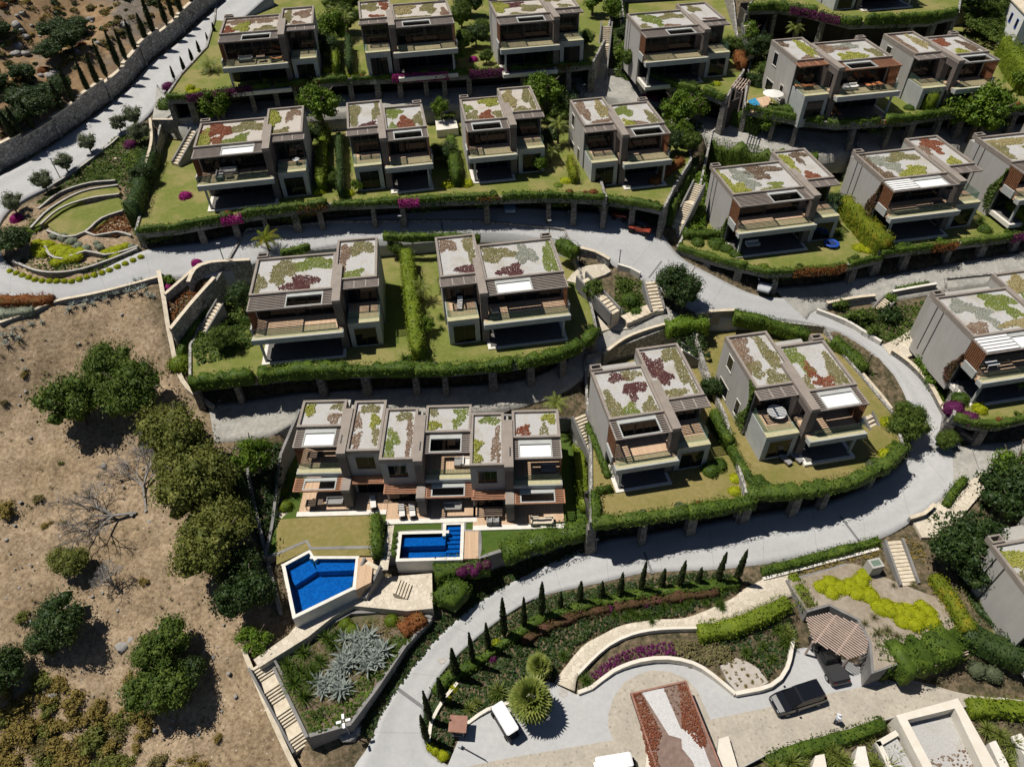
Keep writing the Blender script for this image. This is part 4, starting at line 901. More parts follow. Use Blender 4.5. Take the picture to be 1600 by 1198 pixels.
for m_ in ('leaf_hedge', 'leaf_lime', 'leaf_acid', 'leaf_sage', 'leaf_magenta', 'leaf_purple', 'leaf_rust', 'leaf_golden', 'leaf_olive'): shrub_proto(m_)
for m_ in ('leaf_scrub', 'leaf_dark', 'leaf_tree', 'leaf_bright'): scrub_proto(m_)
_st = MB().tube((0, 0, -.35), (0, 0, .3), .06, 5).mesh('stem'); _st.materials.append(MAT['bark'])
def shrub(px, py, r, m, label, group=None, z=None, hz=1.0, name='shrub', base=None):
    b = base if base is not None else (G(px, py) if z is None else P(px, py, z))
    o = tag(obj(name, rnd.choice(SHR[m]), None, loc=tuple(b), rz=rnd.random()*6.28), label, 'shrub', group); o.scale = (r*rnd.uniform(.93, 1.07), r*rnd.uniform(.93, 1.07), r*hz)
    return o

# hedges along a line: dark core with leaves all round
def hedge(pts, w, h, m, label, group=None, leaf=.2, dens=26, name='hedge', lumpy=.12, core=None):
    pts = resample(pts, .8); tv = []
    for i in range(len(pts)): a = pts[max(0, i-1)]; b = pts[min(len(pts)-1, i+1)]; t = (b-a)[:2]; tv.append(t/(np.linalg.norm(t)+1e-9))
    V = []; F = []; k = 6; prof = [(-.46, -.25), (-.46, .55), (-.36, .9), (.36, .9), (.46, .55), (.46, -.25)]
    for p, t in zip(pts, tv):
        nv = np.array([-t[1], t[0]]); q = 1+rnd.uniform(-lumpy, lumpy)
        for (u, z) in prof: V.append((p[0]+nv[0]*u*w*q, p[1]+nv[1]*u*w*q, p[2]+z*h*(q if z > 0 else 1)))
    for i in range(len(pts)-1):
        for j in range(k-1): F.append((i*k+j, (i+1)*k+j, (i+1)*k+j+1, i*k+j+1))
    n = len(pts); F += [(0, 1, 2, 5), (2, 3, 4, 5), ((n-1)*k+5, (n-1)*k+2, (n-1)*k+1, (n-1)*k), ((n-1)*k+5, (n-1)*k+4, (n-1)*k+3, (n-1)*k+2)]
    parts = [(np.array(V), np.array(F))]; C_ = []; N_ = []
    for i in range(n-1):
        L_ = np.linalg.norm((pts[i+1]-pts[i])[:2]); per = w+2*h; cnt = max(2, int(L_*per*dens)); nv = np.array([-tv[i][1], tv[i][0]])
        for _ in range(cnt):
            f = rnd.random(); p = pts[i]*(1-f)+pts[i+1]*f; s = rnd.random()*per; j = rnd.uniform(-.08, .2) if rnd.random() < .8 else rnd.uniform(.1, .34)
            if s < h: o = nv*(w/2+j); z = s; nr = (nv[0], nv[1], .3)
            elif s < h+w: o = nv*(s-h-w/2); z = h+j; nr = (0, 0, 1)
            else: o = -nv*(w/2+j); z = s-h-w; nr = (-nv[0], -nv[1], .3)
            C_.append((p[0]+o[0], p[1]+o[1], p[2]+z)); N_.append(nr)
    for e, sg in ((0, -1), (n-1, 1)):
        t = tv[e]; nv = np.array([-t[1], t[0]])
        for _ in range(int(w*h*dens)): u = rnd.uniform(-.5, .5)*w; C_.append((pts[e][0]+nv[0]*u+t[0]*sg*.05, pts[e][1]+nv[1]*u+t[1]*sg*.05, pts[e][2]+rnd.random()*h)); N_.append((t[0]*sg, t[1]*sg, .3))
    parts.append(leaf_quads(np.array(C_), np.array(N_), leaf, .5))
    o = obj(name, npmesh(name, *join(*parts)), m); return tag(o, label, 'hedge', group)
def line(px, z=None, dz=0): return [(G(x, y) if z is None else P(x, y, z)) + np.array([0, 0, dz]) for x, y in px]

# ground cover in a bed: low leaves, one mass
def cover(pix, m, label, h=.35, dens=16, leaf=.22, z=None, name='ground_cover', cat='ground cover', lumps=0):
    B = [G(x, y) if z is None else P(x, y, z) for x, y in pix]; poly = np.array([b[:2] for b in B]); lo, hi = poly.min(0), poly.max(0)
    leaf *= .8; n = int((hi-lo).prod()*dens*2.2); q = lo+(hi-lo)*rng.random((n, 2)); q = q[inpoly(q, poly)]
    if not len(q): return
    zz = Zs(q) if z is None else np.full(len(q), z); lump = .55+.45*np.sin(q[:, 0]*1.9+np.sin(q[:, 1]*1.3)*2)*np.sin(q[:, 1]*1.7)
    pos = np.c_[q, zz+h*lump*(.5+.5*rng.random(len(q)))]
    V, F = leaf_quads(pos, np.tile([0, 0, 1.], (len(q), 1)), leaf, .7)
    # lower leaf layer so that the soil does not shine through
    q2 = q[::2]; z2 = zz[::2]; V2, F2 = leaf_quads(np.c_[q2, z2+.08], np.tile([0, 0, 1.], (len(q2), 1)), leaf*1.7, .4, .9)
    o = obj(name, npmesh(name, *join((V, F), (V2, F2))), m); return tag(o, label, cat, kind='stuff')

# blades: agaves, yuccas, palms, grasses
def blades(n, length, width, elev0, elev1, bend, st, jitter=.15, segs=4, center=(0, 0, 0)):
    V = []; F4 = []; F3 = []
    for i in range(n):
        a = 2*math.pi*(i*.618) + st.uniform(-.2, .2); el = elev0+(elev1-elev0)*(i+.5)/n+st.uniform(-jitter, jitter); L_ = length*st.uniform(.8, 1.12); w = width*st.uniform(.85, 1.15)
        d = np.array([math.cos(a), math.sin(a)]); sv = np.array([-d[1], d[0]]); p = np.array(center, float); base = len(V); e = el
        for s in range(segs+1):
            t = s/segs; ww = w*(1-t)**.7*(.7+.5*t if t < .4 else .9) if s < segs else 0
            if s < segs: V.append((p[0]+sv[0]*ww/2, p[1]+sv[1]*ww/2, p[2]+.02)); V.append((p[0]-sv[0]*ww/2, p[1]-sv[1]*ww/2, p[2]+.02))
            else: V.append(tuple(p))
            p = p+np.array([d[0]*math.cos(e), d[1]*math.cos(e), math.sin(e)])*L_/segs; e -= bend/segs
        for s in range(segs-1): F4.append((base+2*s, base+2*s+1, base+2*s+3, base+2*s+2))
        F3.append((base+2*segs-2, base+2*segs-1, base+2*segs))
    return np.array(V), np.array(F4), np.array(F3)
AGAVE = [npmesh('leaves', *join(blades(14, .85, .2, 1.25, .3, .45, random.Random(i)))) for i in range(3)]
for a_ in AGAVE: a_.materials.append(MAT['leaf_agave'])
YUC = [npmesh('leaves', *join(blades(70, .75, .06, 1.5, -.2, .5, random.Random(30+i), segs=3))) for i in range(3)]
for a_ in YUC: a_.materials.append(MAT['leaf_hedge'])
YUCL = [a_.copy() for a_ in YUC]
for a_ in YUCL: a_.materials.clear(); a_.materials.append(MAT['leaf_palm'])
TUFT = [npmesh('blades', *join(blades(55, .75, .035, 1.5, .35, 1.1, random.Random(60+i), segs=3))) for i in range(3)]
for a_ in TUFT: a_.materials.append(MAT['grass_wild'])
def plant(kind, px, py, s, label, cat, group, z=None, name=None, base=None):
    me = rnd.choice({'agave': AGAVE, 'yucca': YUC, 'yuccal': YUCL, 'tuft': TUFT}[kind]); b = base if base is not None else (G(px, py) if z is None else P(px, py, z))
    o = tag(obj(name or kind, me, None, loc=tuple(b+np.array([0, 0, .05])), rz=rnd.random()*6), label, cat, group); o.scale = (s, s, s*rnd.uniform(.9, 1.1)); return o
def feather_frond(L_, st, n=16, droop=1.5, up=.9, wl=.55):
    V = []; F = []; T3 = []; p = np.array([0., 0, 0]); e = up; pts = []
    for i in range(n+1): pts.append(p.copy()); p = p+np.array([math.cos(e), 0, math.sin(e)])*L_/n; e -= droop/n
    for i in range(n):
        b = len(V); a, c = pts[i], pts[i+1]; V += [(a[0], .03, a[2]), (a[0], -.03, a[2]), (c[0], -.03, c[2]), (c[0], .03, c[2])]; F.append((b, b+1, b+2, b+3))
        t = i/n; w = wl*math.sin(min(1, t*2.2+.25)*math.pi/2)*(1-t**3)
        for sg in (-1, 1):
            b = len(V); V += [(a[0], sg*.02, a[2]), (a[0]+(c[0]-a[0])*.7, sg*.02, a[2]+(c[2]-a[2])*.7), (a[0]+.18+(c[0]-a[0])*.5, sg*w, a[2]-.12-w*.25)]; T3.append((b, b+1, b+2))
    return np.array(V), np.array(F), np.array(T3)
def palm_crown(seedv, n=18, L_=2.2, fan=False):
    st = random.Random(seedv); parts = []
    for i in range(n):
        if fan:
            el = 1.5-2.1*(i/n)**.65; az = i*2.4; d = np.array([math.cos(az)*math.cos(el), math.sin(az)*math.cos(el), math.sin(el)]); L0 = L_*.42*st.uniform(.85, 1.1); hub = d*L0
            V = [tuple(np.zeros(3)), tuple(hub)]; F3 = []; side = unit(np.cross(d, [0, 0, 1.])+1e-3); upv = np.cross(side, d); k = 15
            b0 = MB().tube((0, 0, 0), tuple(hub), .025, 4); parts.append((np.array(b0.v), np.array([f for f in b0.f if len(f) == 4]), []))
            for j in range(k):
                a = (j/(k-1)-.5)*4.3; t_ = d*math.cos(a)+side*math.sin(a); q = hub+t_*L_*.5*(1-.12*abs(a)/2)-np.array([0, 0, .12+.1*abs(a)]); sv = np.cross(upv, t_)*.085
                V += [tuple(hub+t_*.05-sv*.3), tuple(hub+t_*L_*.28-sv*1.5+upv*.02*(j % 2)), tuple(q), tuple(hub+t_*L_*.28+sv*1.5)]; n0 = len(V)-4; F3 += [(n0, n0+1, n0+3), (n0+1, n0+2, n0+3)]
            parts.append((np.array(V), [], np.array(F3)))
        else:
            V, F, T3 = feather_frond(L_*st.uniform(.85, 1.1), st, up=1.25-1.3*(i/n), droop=1.3+.5*st.random()); a = i*2.399
            R_ = np.array([[math.cos(a), -math.sin(a), 0], [math.sin(a), math.cos(a), 0], [0, 0, 1]]); parts.append((V@R_.T, F, T3))
    return npmesh('fronds', *join(*parts))
PALM = [palm_crown(i) for i in range(2)]; FAN = palm_crown(9, 58, 2.7, True)
for p_ in PALM + [FAN]: p_.materials.append(MAT['leaf_palm'])
_pt = {}
def palm(px, py, h, s, label, group=None, fan=False, z=None, m=None):
    b = G(px, py) if z is None else P(px, py, z); t = thing('palm_tree', label, 'palm', tuple(b), rnd.random()*6, group)
    k = round(h, 1)
    if k not in _pt:
        mb = MB(); n = 6
        for i in range(n): mb.tube((.03*math.sin(i), 0, -.3+i*(h+.3)/n), (.03*math.sin(i+1), 0, -.3+(i+1)*(h+.3)/n), .17-.008*i, 7)
        _pt[k] = mb.mesh('trunk')
    obj('trunk', _pt[k], 'bark', t); me = FAN if fan else rnd.choice(PALM)
    if m: me = me.copy(); me.materials.clear(); me.materials.append(MAT[m])
    f = obj('fronds', me, None, t, loc=(0, 0, h)); f.scale = (s, s, s); return t
# vines hanging over a wall edge
def vines(fr, pxy, z, label, m='leaf_hedge', drop=1.1, dens=34, f0=0, f1=1, out=.35, leaf=.2, name='trailing_vine', lumps=True):
    fs = resample(fr, .3); n = len(fs); a0, a1 = int(f0*n), int(f1*n); C_ = []; N_ = []; inn = inward(fs, pxy, 1.0); ph = rnd.random()*9
    for i in range(a0, max(a0+1, a1-1)):
        nv = inn[i]-fs[i][:2]; q = (.25+.75*abs(math.sin(i*.11+ph)*math.sin(i*.047+2*ph)))*drop if lumps else drop*.8
        for _ in range(int(dens*.3*(q+.6))):
            t = rnd.random(); u = rnd.random(); zz = z+.25-u*(q+.25); o = -out*(.4+.6*rnd.random())*(1-.4*u)+(rnd.random() < .3)*.4
            C_.append((fs[i][0]+nv[0]*o+rnd.uniform(-.15, .15), fs[i][1]+nv[1]*o+rnd.uniform(-.15, .15), zz)); N_.append((-nv[0], -nv[1], .5))
    if C_: tag(obj(name, npmesh(name, *leaf_quads(np.array(C_), np.array(N_), leaf, .6)), m), label, 'vine', kind='stuff')
ORD = 'first second third fourth fifth sixth seventh eighth ninth tenth eleventh twelfth thirteenth fourteenth fifteenth sixteenth seventeenth eighteenth nineteenth'.split()
# ------------------------------------------------------------------ planting plan
def inward_pts(fr, pxy, d): return [np.array([q[0], q[1], 0]) for q in inward(fr, pxy, d)]
FRONT = {'top': ('topmost garage', .9, .9, .9), 't1': ('upper left garages', .8, .55, .9), 't1b': ('curved garage beside the wooden pergola', .9, .8, .5), 't1c': ('garage row below the orange loungers', .8, .6, 1.4), 't2': ('long middle garage row', .8, .6, 1.3), 't2b': ('end garage by the red buggy', .8, .6, .8),
         't3': ('garage below the trampoline lawn', .7, .55, .9), 't3b': ('garage right of the golden hedge', .7, .55, 1.0), 't4': ('garages below the two large villas', 1.3, 1.1, .6), 't6': ('garage below the dry lawn', 1.3, .9, .5), 't6b': ('garage around the road bend', 1.4, 1.0, .5), 't7': ('garage at the right edge', .7, .6, .5)}
for k_, (nm, w_, h_, dr) in FRONT.items():
    fr, pxy = T[k_]; z_ = fr[0][2]; ins = inward(fr, pxy, w_*.5-(.75 if w_ > 1.2 else .3))
    hp = resample([np.array([p[0], p[1], z_-.05]) for p in ins], .7); a0 = 0; n_h = 0; off_ = inward(hp, pxy, 1.0)
    while a0 < len(hp)-2:      # the hedge is in sections that differ a little in width, height and trimming
        a1 = min(len(hp)-1, a0+rnd.randrange(9, 17)); a1 = len(hp)-1 if len(hp)-1-a1 < 4 else a1; sh = rnd.uniform(-.15, .15); seg_ = [np.array([*(q[:2]+(o_-q[:2])*sh), q[2]]) for q, o_ in zip(hp[a0:a1+1], off_[a0:a1+1])]
        hedge(seg_, w_*rnd.uniform(.8, 1.2), h_*rnd.uniform(.7, 1.3), rnd.choice(['leaf_hedge', 'leaf_hedge', 'leaf_hedge', 'leaf_tree']), (ORD[n_h] if n_h < len(ORD) else 'far') + ' hedge section from the left above the ' + nm, 'hedge sections above the ' + nm, dens=24, lumpy=.3); n_h += 1
        a0 = a1+(1 if rnd.random() < .5 else 0)
    for i_ in range(int(sum(np.linalg.norm((b-a)[:2]) for a, b in zip(fr, fr[1:]))/3.6)):
        q_ = resample(inward_pts(fr, pxy, .6), .5); q_ = q_[rnd.randrange(len(q_))]; shrub(0, 0, rnd.uniform(.35, .8), rnd.choice(['leaf_tree', 'leaf_dark', 'leaf_bright', 'leaf_hedge', 'leaf_olive', 'leaf_rust', 'leaf_lime']), 'mixed shrub bulging out of the hedge above the ' + nm, 'mixed shrubs above the ' + nm, base=np.array([q_[0], q_[1], z_]), hz=rnd.uniform(.8, 1.4))
    vines(fr, pxy, z_, 'green creeper hanging from the lawn edge over the ' + nm, drop=dr*1.5, dens=44)
for k_, a_, b_, m_, lb in [('t1', .05, .2, 'leaf_purple', 'sparse pink creeper over the far left upper garages'), ('t1', .52, .66, 'leaf_magenta', 'brightest magenta bougainvillea hanging over the upper garages'), ('t1', .70, .8, 'leaf_purple', 'dark red bougainvillea right of the magenta one on the upper garages'),
                           ('t2', .17, .22, 'leaf_magenta', 'small magenta creeper near the left of the middle garages'), ('t2', .55, .6, 'leaf_magenta', 'small magenta creeper in the middle of the long garage row'), ('t3', .55, .8, 'leaf_rust', 'reddish creeper on the garage below the trampoline'), ('t3b', .3, .45, 'leaf_rust', 'reddish creeper on the garage right of the golden hedge'), ('t3b', .75, .9, 'leaf_purple', 'purple creeper at the right edge above the cobbled lane'), ('top', .2, .45, 'leaf_purple', 'maroon creeper on the topmost garage')]:
    fr, pxy = T[k_]; vines(fr, pxy, fr[0][2]+.4, lb, m_, drop=1.4, dens=130, f0=a_, f1=b_, out=.95, name='bougainvillea', lumps=False)

# cypresses
for i_, (bx, by, ty) in enumerate([(668,1158,1122),(673,1127,1086),(692,1096,1064),(713,1058,1021),(739,1038,997),(763,1016,976),(788,996,943),(819,983,943),(846,963,914),(875,952,927),(905,944,913),(938,937,912),(967,933,898),(1000,925,885),(1032,919,890),(1060,918,880),(1088,915,888),(1119,911,868),(1149,908,868)]):
    cypress(G(bx, by), ty, ORD[i_] + ' slender cypress from the kiosk end of the lower road row', 'cypresses along the lower road')
for i_, (bx, by, ty) in enumerate([(273,125,106),(289,113,91),(302,99,80),(313,85,66),(327,71,53),(338,59,38)]):
    cypress(G(bx, by), ty, ORD[i_] + ' small cypress, counted from the purple shrub, beside the upper left road', 'small cypresses by the upper left villa')

# field and slope trees
for px, py, r, k, lb, hz in [(135,662,3.7,'green','big green tree, left of the clump on the dry slope',1.05),(185,600,3.1,'green','big green tree, back of the clump on the dry slope',1),(228,648,3.8,'green','big green tree, right of the clump on the dry slope',1.05),
      (288,712,3.9,'carob','yellow-green carob tree nearest the shaded lane',1.0),(325,790,4.0,'carob','yellow-green carob tree, in the middle of the belt by the boundary wall',1.0),(352,880,4.2,'carob','yellow-green carob tree, lowest of the belt by the boundary wall',1.0),
      (305,748,3.2,'carob','yellow-green carob tree filling in below the topmost one',.95),(345,835,3.2,'carob','yellow-green carob tree filling in above the lowest one',.95),(398,950,2.9,'dark','dark evergreen tree shading the lower swimming pool',1.1),(385,905,2.4,'dark','dark evergreen tree behind the lowest carob',1.0),(118,888,2.0,'carob','small rounded tree below the fallen dead tree',.85),(112,990,2.9,'dark','dark tree left of the two boulders',.9),(85,1012,2.0,'dark','dark low tree beside the ochre scrub on the left',.8),(15,1068,2.6,'dark','dark tree at the lower left edge',.9),
      (268,1030,2.9,'green','light green upper tree of the pair on the dry slope',.95),(268,1098,3.2,'green','darker lower tree of the pair on the dry slope',.9),(295,1075,2.4,'dark','dark low tree right of the pair on the dry slope',.8)]:
    tree(k, px, py, r*1.02, lb, zscale=hz)
tree('bright', 403, 1012, 1.7, 'bright green bushy tree by the stairs top', zscale=.8); tree('bright', 406, 740, 2.2, 'fresh green tree by the pale lane end left of the row house', zscale=1.1)
GROW = 1.22
tree('round', 1056, 474, 3.1, 'dense round dark green tree in the road junction', name='round_tree')
for px, py, r, k, lb in [(345,192,1.9,'bright','leafy tree behind the sofa villa roof'),(508,200,2.5,'bright','leafy tree between the first two middle villas'),(525,75,2.2,'bright','leafy tree between the first two top villas'),(545,50,2.0,'green','darker tree behind the palms in the top row'),(722,45,2.0,'green','dark tree between the second and third top villas'),(850,178,2.4,'bright','leafy tree right of the straw-roofed villa'),(862,135,2.0,'bright','small leafy tree at the lane corner'),(1058,205,2.3,'bright','leafy tree behind the right end of the middle row'),(1082,192,1.8,'bright','second leafy tree behind the right end of the middle row'),(1110,175,1.7,'bright','small tree in front of the curved garage'),(1510,222,3.3,'bright','large leafy tree behind the louvred villa'),(1480,205,2.2,'bright','smaller leafy tree left of the large one at right'),(1402,690,2.2,'green','tree at the outside corner of the bend villa lawn'),(1385,700,1.6,'dark','dark shrubby tree at the bend villa lawn corner'),(1550,800,3.0,'dark','dark tree between the right stairs and the grey roof'),(1565,765,2.3,'bright','bright tree above the right hand path'),(1492,885,3.0,'dark','dark tree right of the stepped path stairs'),(1520,905,2.2,'dark','dark tree beside the lower right grey wall'),
      (980,110,1.9,'bright','small tree beside the upper stone stairs'),(955,35,1.7,'bright','small tree at the head of the upper stone stairs'),(1545,30,2.0,'green','tree at the top right by the white house'),(1515,20,2.0,'dark','dark tree left of the white house'),(1590,120,2.2,'green','tree at the right edge below the white house'),(1180,95,2.0,'dark','dark tree left of the orange lounger villa'),(1195,130,1.6,'green','small tree beside the parasol terrace')]:
    tree(k, px, py, r, lb)
for i_, (px, py, r) in enumerate([(190,208,1.2),(215,200,1.5),(222,224,1.4),(145,240,1.35),(108,270,1.35),(75,300,1.4),(30,335,1.4)]): tree('olive', px, py, r*1.15, ORD[i_] + ' grey-green olive tree from the top along the upper left road', 'olive trees along the upper left road', name='olive_tree')
tree('dark', 22, 395, 2.3, 'large dark shrub tree at the left edge of the curved garden', zscale=.7)

# hedges between gardens and along walls
H_ = lambda px, z, w, h, m, lb, **k: hedge(line(px, z), w, h, m, lb, **k)
H_([(512,212),(506,250),(505,300)], 19.0, 1.1, 2.3, 'leaf_lime', 'lime hedge between the sofa villa and its right neighbour')
H_([(525,75),(528,120)], 25.5, .9, 2.4, 'leaf_lime', 'narrow lime hedge between the two leftmost top villas')
H_([(706,235),(714,292)], 19.0, 1.3, 2.4, 'leaf_hedge', 'tall green hedge between the rust-roofed villa and the white court')
H_([(890,262),(897,292)], 18.6, .9, 2.0, 'leaf_golden', 'yellowish hedge left of the windowed middle villa')
H_([(638,415),(645,480),(655,562)], 12.0, 1.6, 2.8, 'leaf_lime', 'long tall hedge between the two large villas', dens=22)
H_([(1318,330),(1350,370),(1378,398)], 13.8, 1.9, 2.6, 'leaf_golden', 'wide orange-tipped hedge between two lawns on the right', dens=24)
H_([(1425,145),(1450,172)], 22.0, 2.0, 2.6, 'leaf_lime', 'square lime hedge beside the orange lounger villa')
H_([(1560,90),(1580,125),(1600,150)], 22.0, 1.6, 3.6, 'leaf_lime', 'tall lime conifer hedge at the upper right edge')
H_([(1560,325),(1605,362)], 14.3, 1.6, 2.2, 'leaf_lime', 'lime hedge at the right edge of the louvred villa lawn')
H_([(1066,372),(1100,372),(1146,368)], 13.5, .9, 1.1, 'leaf_hedge', 'dark clipped hedge left of the grooved wall villa')
H_([(248,262),(232,300),(216,350)], 18.0, 2.0, 3.2, 'leaf_dark', 'tall dark hedge right of the amphitheatre garden')
H_([(590,815),(591,872)], 4.4, 1.1, 1.6, 'leaf_hedge', 'short thick hedge left of the rectangular pool')
H_([(1455,905),(1485,945),(1510,992)], 2.9, 1.3, 1.3, 'leaf_golden', 'orange-tipped hedge right of the acid yellow mounds')
H_([(1475,792),(1488,770),(1505,752)], None, .9, .9, 'leaf_hedge', 'short clipped hedge along the road by the right hand path')
H_([(1190,896),(1280,872),(1370,848)], None, .9, .8, 'leaf_hedge', 'straight clipped hedge along the lower edge of the road')
H_([(1090,992),(1140,985),(1190,965),(1228,945)], None, 1.6, 1.2, 'leaf_lime', 'lime creeper hedge below the stepped path')
H_([(1140,700),(1165,745),(1183,772)], 7.4, .9, .9, 'leaf_hedge', 'low hedge dividing the two dry lawns')
H_([(1112,655),(1128,685),(1140,700)], 7.4, 1.0, 1.8, 'leaf_hedge', 'tall hedge between the two villas on the bend')
H_([(928,772),(932,812)], 7.0, .9, 1.0, 'leaf_hedge', 'hedge at the left edge of the dry lawn by the stairs')
H_([(932,770),(955,766)], 7.0, .7, .9, 'leaf_hedge', 'short hedge corner below the maroon-roofed villa')
H_([(915,665),(935,710),(950,750)], 6.6, .8, 1.1, 'leaf_hedge', 'hedge between the long stairs and the maroon-roofed villa')
H_([(903,700),(908,750),(914,800)], 4.5, 1.3, .9, 'leaf_lime', 'lime planting strip right of the row house')
H_([(1145,500),(1200,512),(1262,532)], None, 1.4, 1.4, 'leaf_hedge', 'shrub hedge between the bend villa and the road above')
H_([(1300,540),(1325,560),(1348,585)], None, 1.6, 1.5, 'leaf_hedge', 'shrub hedge along the road at the right of the bend villa')
H_([(1505,990),(1550,1015),(1620,1040)], 2.4, 2.6, 1.6, 'leaf_dark', 'dark ivy bank beside the paved drive at the right')
H_([(1390,1040),(1440,1025),(1495,1003)], 1.6, 3.2, 1.9, 'leaf_hedge', 'mass of climbing foliage over the garden wall beside the garage pergola', lumpy=.25)
H_([(1500,905),(1530,955),(1600,1010)], 2.9, .8, .5, 'leaf_dark', 'low dark planting along the lower right grass slope')
H_([(600,372),(640,374),(700,372),(750,376)], 15.0, .9, .8, 'leaf_hedge', 'shrubs along the middle road behind the two large villas')
H_([(440,398),(485,388)], 15.2, .8, .7, 'leaf_hedge', 'shrubs along the road behind the villa by the dry slope')
H_([(872,385),(900,400)], 14.2, 1.6, 1.3, 'leaf_hedge', 'green shrubs beside the stairs from the middle road')
H_([(1040,520),(1075,512),(1105,515)], None, 1.8, 1.5, 'leaf_bright', 'bright shrubs behind the maroon-roofed villa')
H_([(330,470),(300,520),(280,560)], None, .9, .7, 'leaf_hedge', 'hedge on top of the slanting stone wall by the dry slope')
H_([(1400,455),(1450,445)], None, .7, .5, 'leaf_hedge', 'low planting along the cobbled lane on the right')
H_([(1145,75),(1158,110)], 23.6, 1.4, 1.5, 'leaf_rust', 'red-brown hedge beside the stairs in the upper right')
H_([(1200,172),(1260,180)], 22.0, 1.6, 1.0, 'leaf_hedge', 'rounded hedge corner on the orange lounger lawn')
H_([(1020,290),(1045,268),(1065,255)], 18.2, 1.2, .9, 'leaf_rust', 'brownish hedge along the stairs at the end of the middle row')
H_([(0,475),(45,474),(85,472)], None, 1.6, .9, 'leaf_rust', 'reddish shrubs below the road at the left edge')
H_([(0,492),(55,486)], None, 1.5, .6, 'leaf_sage', 'grey-green shrubs below the road at the left edge')

# cypress bed, path planting, garden beds
cover([(665,1165),(662,1112),(690,1055),(735,1006),(790,964),(850,932),(940,915),(1100,893),(1155,900),(1160,918),(1070,960),(975,972),(905,1003),(865,1060),(800,1095),(720,1135),(700,1180),(680,1182)], 'leaf_dark', 'shade-darkened ground cover on the bank between the lower road and the forecourt', .5, 18, .26)  # leaf colour taken dark to stand for the wall shadow on this bank
for px, w_, lb in [([(680,1085),(700,1062),(740,1042),(790,1005),(850,968),(940,942)], .9, 'lumpy green hedge at the foot of the left cypresses'), ([(940,942),(1000,932),(1060,924),(1150,914)], 1.1, 'lumpy green hedge at the foot of the right cypresses')]:
    hedge(line(px), w_, .9, 'leaf_hedge', lb, lumpy=.3)
for px, py, r in [(708,1075,.5),(700,1092,.4),(724,1050,.6),(776,1005,.5),(673,1166,.45),(680,1172,.5),(692,1180,.55)]: shrub(px, py, r, 'leaf_acid', 'small acid green shrub in the cypress bed', 'acid green shrubs in the cypress bed')
H_([(815,1004),(860,980),(905,962),(950,952)], None, .9, .7, 'leaf_russet', 'reddish hedge strip behind the middle cypresses', lumpy=.35)
H_([(960,950),(1000,944),(1060,934),(1120,926)], None, .9, .7, 'leaf_russet', 'reddish hedge strip behind the right cypresses', lumpy=.35)
for px, py, r in [(952,952,.6),(978,946,.5),(1010,944,.5),(855,982,.5),(770,1030,.5),(1065,932,.5),(880,972,.5)]: shrub(px, py, r, 'leaf_purple', 'pink-purple flowering shrub among the cypresses', 'flowering shrubs among the cypresses')
cover([(918,1056),(935,1040),(960,1024),(1000,1008),(1050,1002),(1060,1022),(1000,1030),(960,1046),(935,1062)], 'leaf_purple', 'heather pink ground cover between path and forecourt', .4, 22, .2)
cover([(1050,1002),(1100,1000),(1140,1010),(1150,1035),(1110,1040),(1060,1024)], 'grass_wild', 'soft ornamental grass between path and forecourt', .5, 22, .25)
cover([(1110,1000),(1150,990),(1230,955),(1245,990),(1225,1040),(1200,1062),(1160,1020)], 'leaf_dark', 'dark planting between the path and the garage pergola', .4, 12, .26)
for px, py in [(1133,1050),(1142,1040),(1150,1052),(1160,1045),(1140,1060),(1156,1062),(1168,1055),(1175,1065),(1150,1070),(1165,1072),(1130,1062),(1182,1056),(1145,1033),(1190,1063),(1160,1034)]:
    shrub(px, py, .23, 'leaf_scrub', 'small barrel cactus in the gravel bed by the forecourt', 'barrel cacti by the forecourt', name='cactus')
for px, py, s in [(1215,985,1.4),(1225,1005,1.4),(1190,1010,1.2),(1205,1030,1.3),(1165,1020,1.2),(915,1065,1.5),(775,1090,1.6),(880,1025,1.2),(1210,960,1.2)]: plant('yucca', px, py, s, 'spiky green plant around the forecourt edge', 'yucca', 'spiky plants around the forecourt')
for px, py, s in [(733,1108,1.4),(745,1100,1.2),(780,1082,1.9),(840,1030,1.5),(1232,1000,1.8),(1225,985,1.6)]: plant('yuccal', px, py, s, 'large pale green spiky plant by the forecourt', 'yucca', 'pale spiky plants by the forecourt')
palm(829, 1112, 2.9, .9, 'fan palm with dense round crown standing in the forecourt', fan=True)
palm(842, 1052, 1.6, .55, 'smaller fan palm behind the large one', fan=True)
# agave bed
cover([(490,1148),(546,1128),(590,1070),(632,1008),(668,970),(640,965),(600,1010),(575,1050),(520,1100),(470,1115)], 'leaf_hedge', 'green ground cover along the wall of the agave bed', .35, 16, .24, z=1.5)
for i in range(44):
    a = rnd.random(); u, v = (rnd.uniform(535, 605), rnd.uniform(992, 1045)) if a < .6 else (rnd.uniform(497, 550), rnd.uniform(1030, 1085))
    plant('agave', u, v, rnd.uniform(1.2, 1.8), 'grey-green agave in the bed beside the long stairs', 'agave', 'agaves in the bed beside the stairs', z=1.5)
for px, py, s in [(510,998,1.3),(528,992,1.1),(475,1022,1.4),(500,1035,1.3),(450,1040,1.3),(470,1050,1.3),(460,1070,1.6),(485,1065,1.5),(475,1090,1.5),(490,1050,1.4),(455,1055,1.3),(520,1010,1.2)]: plant('yucca', px, py, s*1.35, 'dark spiky yucca at the stairs side of the agave bed', 'yucca', 'yuccas beside the long stairs', z=1.5)
for px, py, r, m_ in [(540,975,.75,'leaf_lime'),(550,985,.75,'leaf_lime'),(612,970,.75,'leaf_lime'),(570,983,.6,'leaf_scrub')]: shrub(px, py, r, m_, 'clipped ball shrub below the lower pool path', 'ball shrubs below the lower pool', z=1.5)
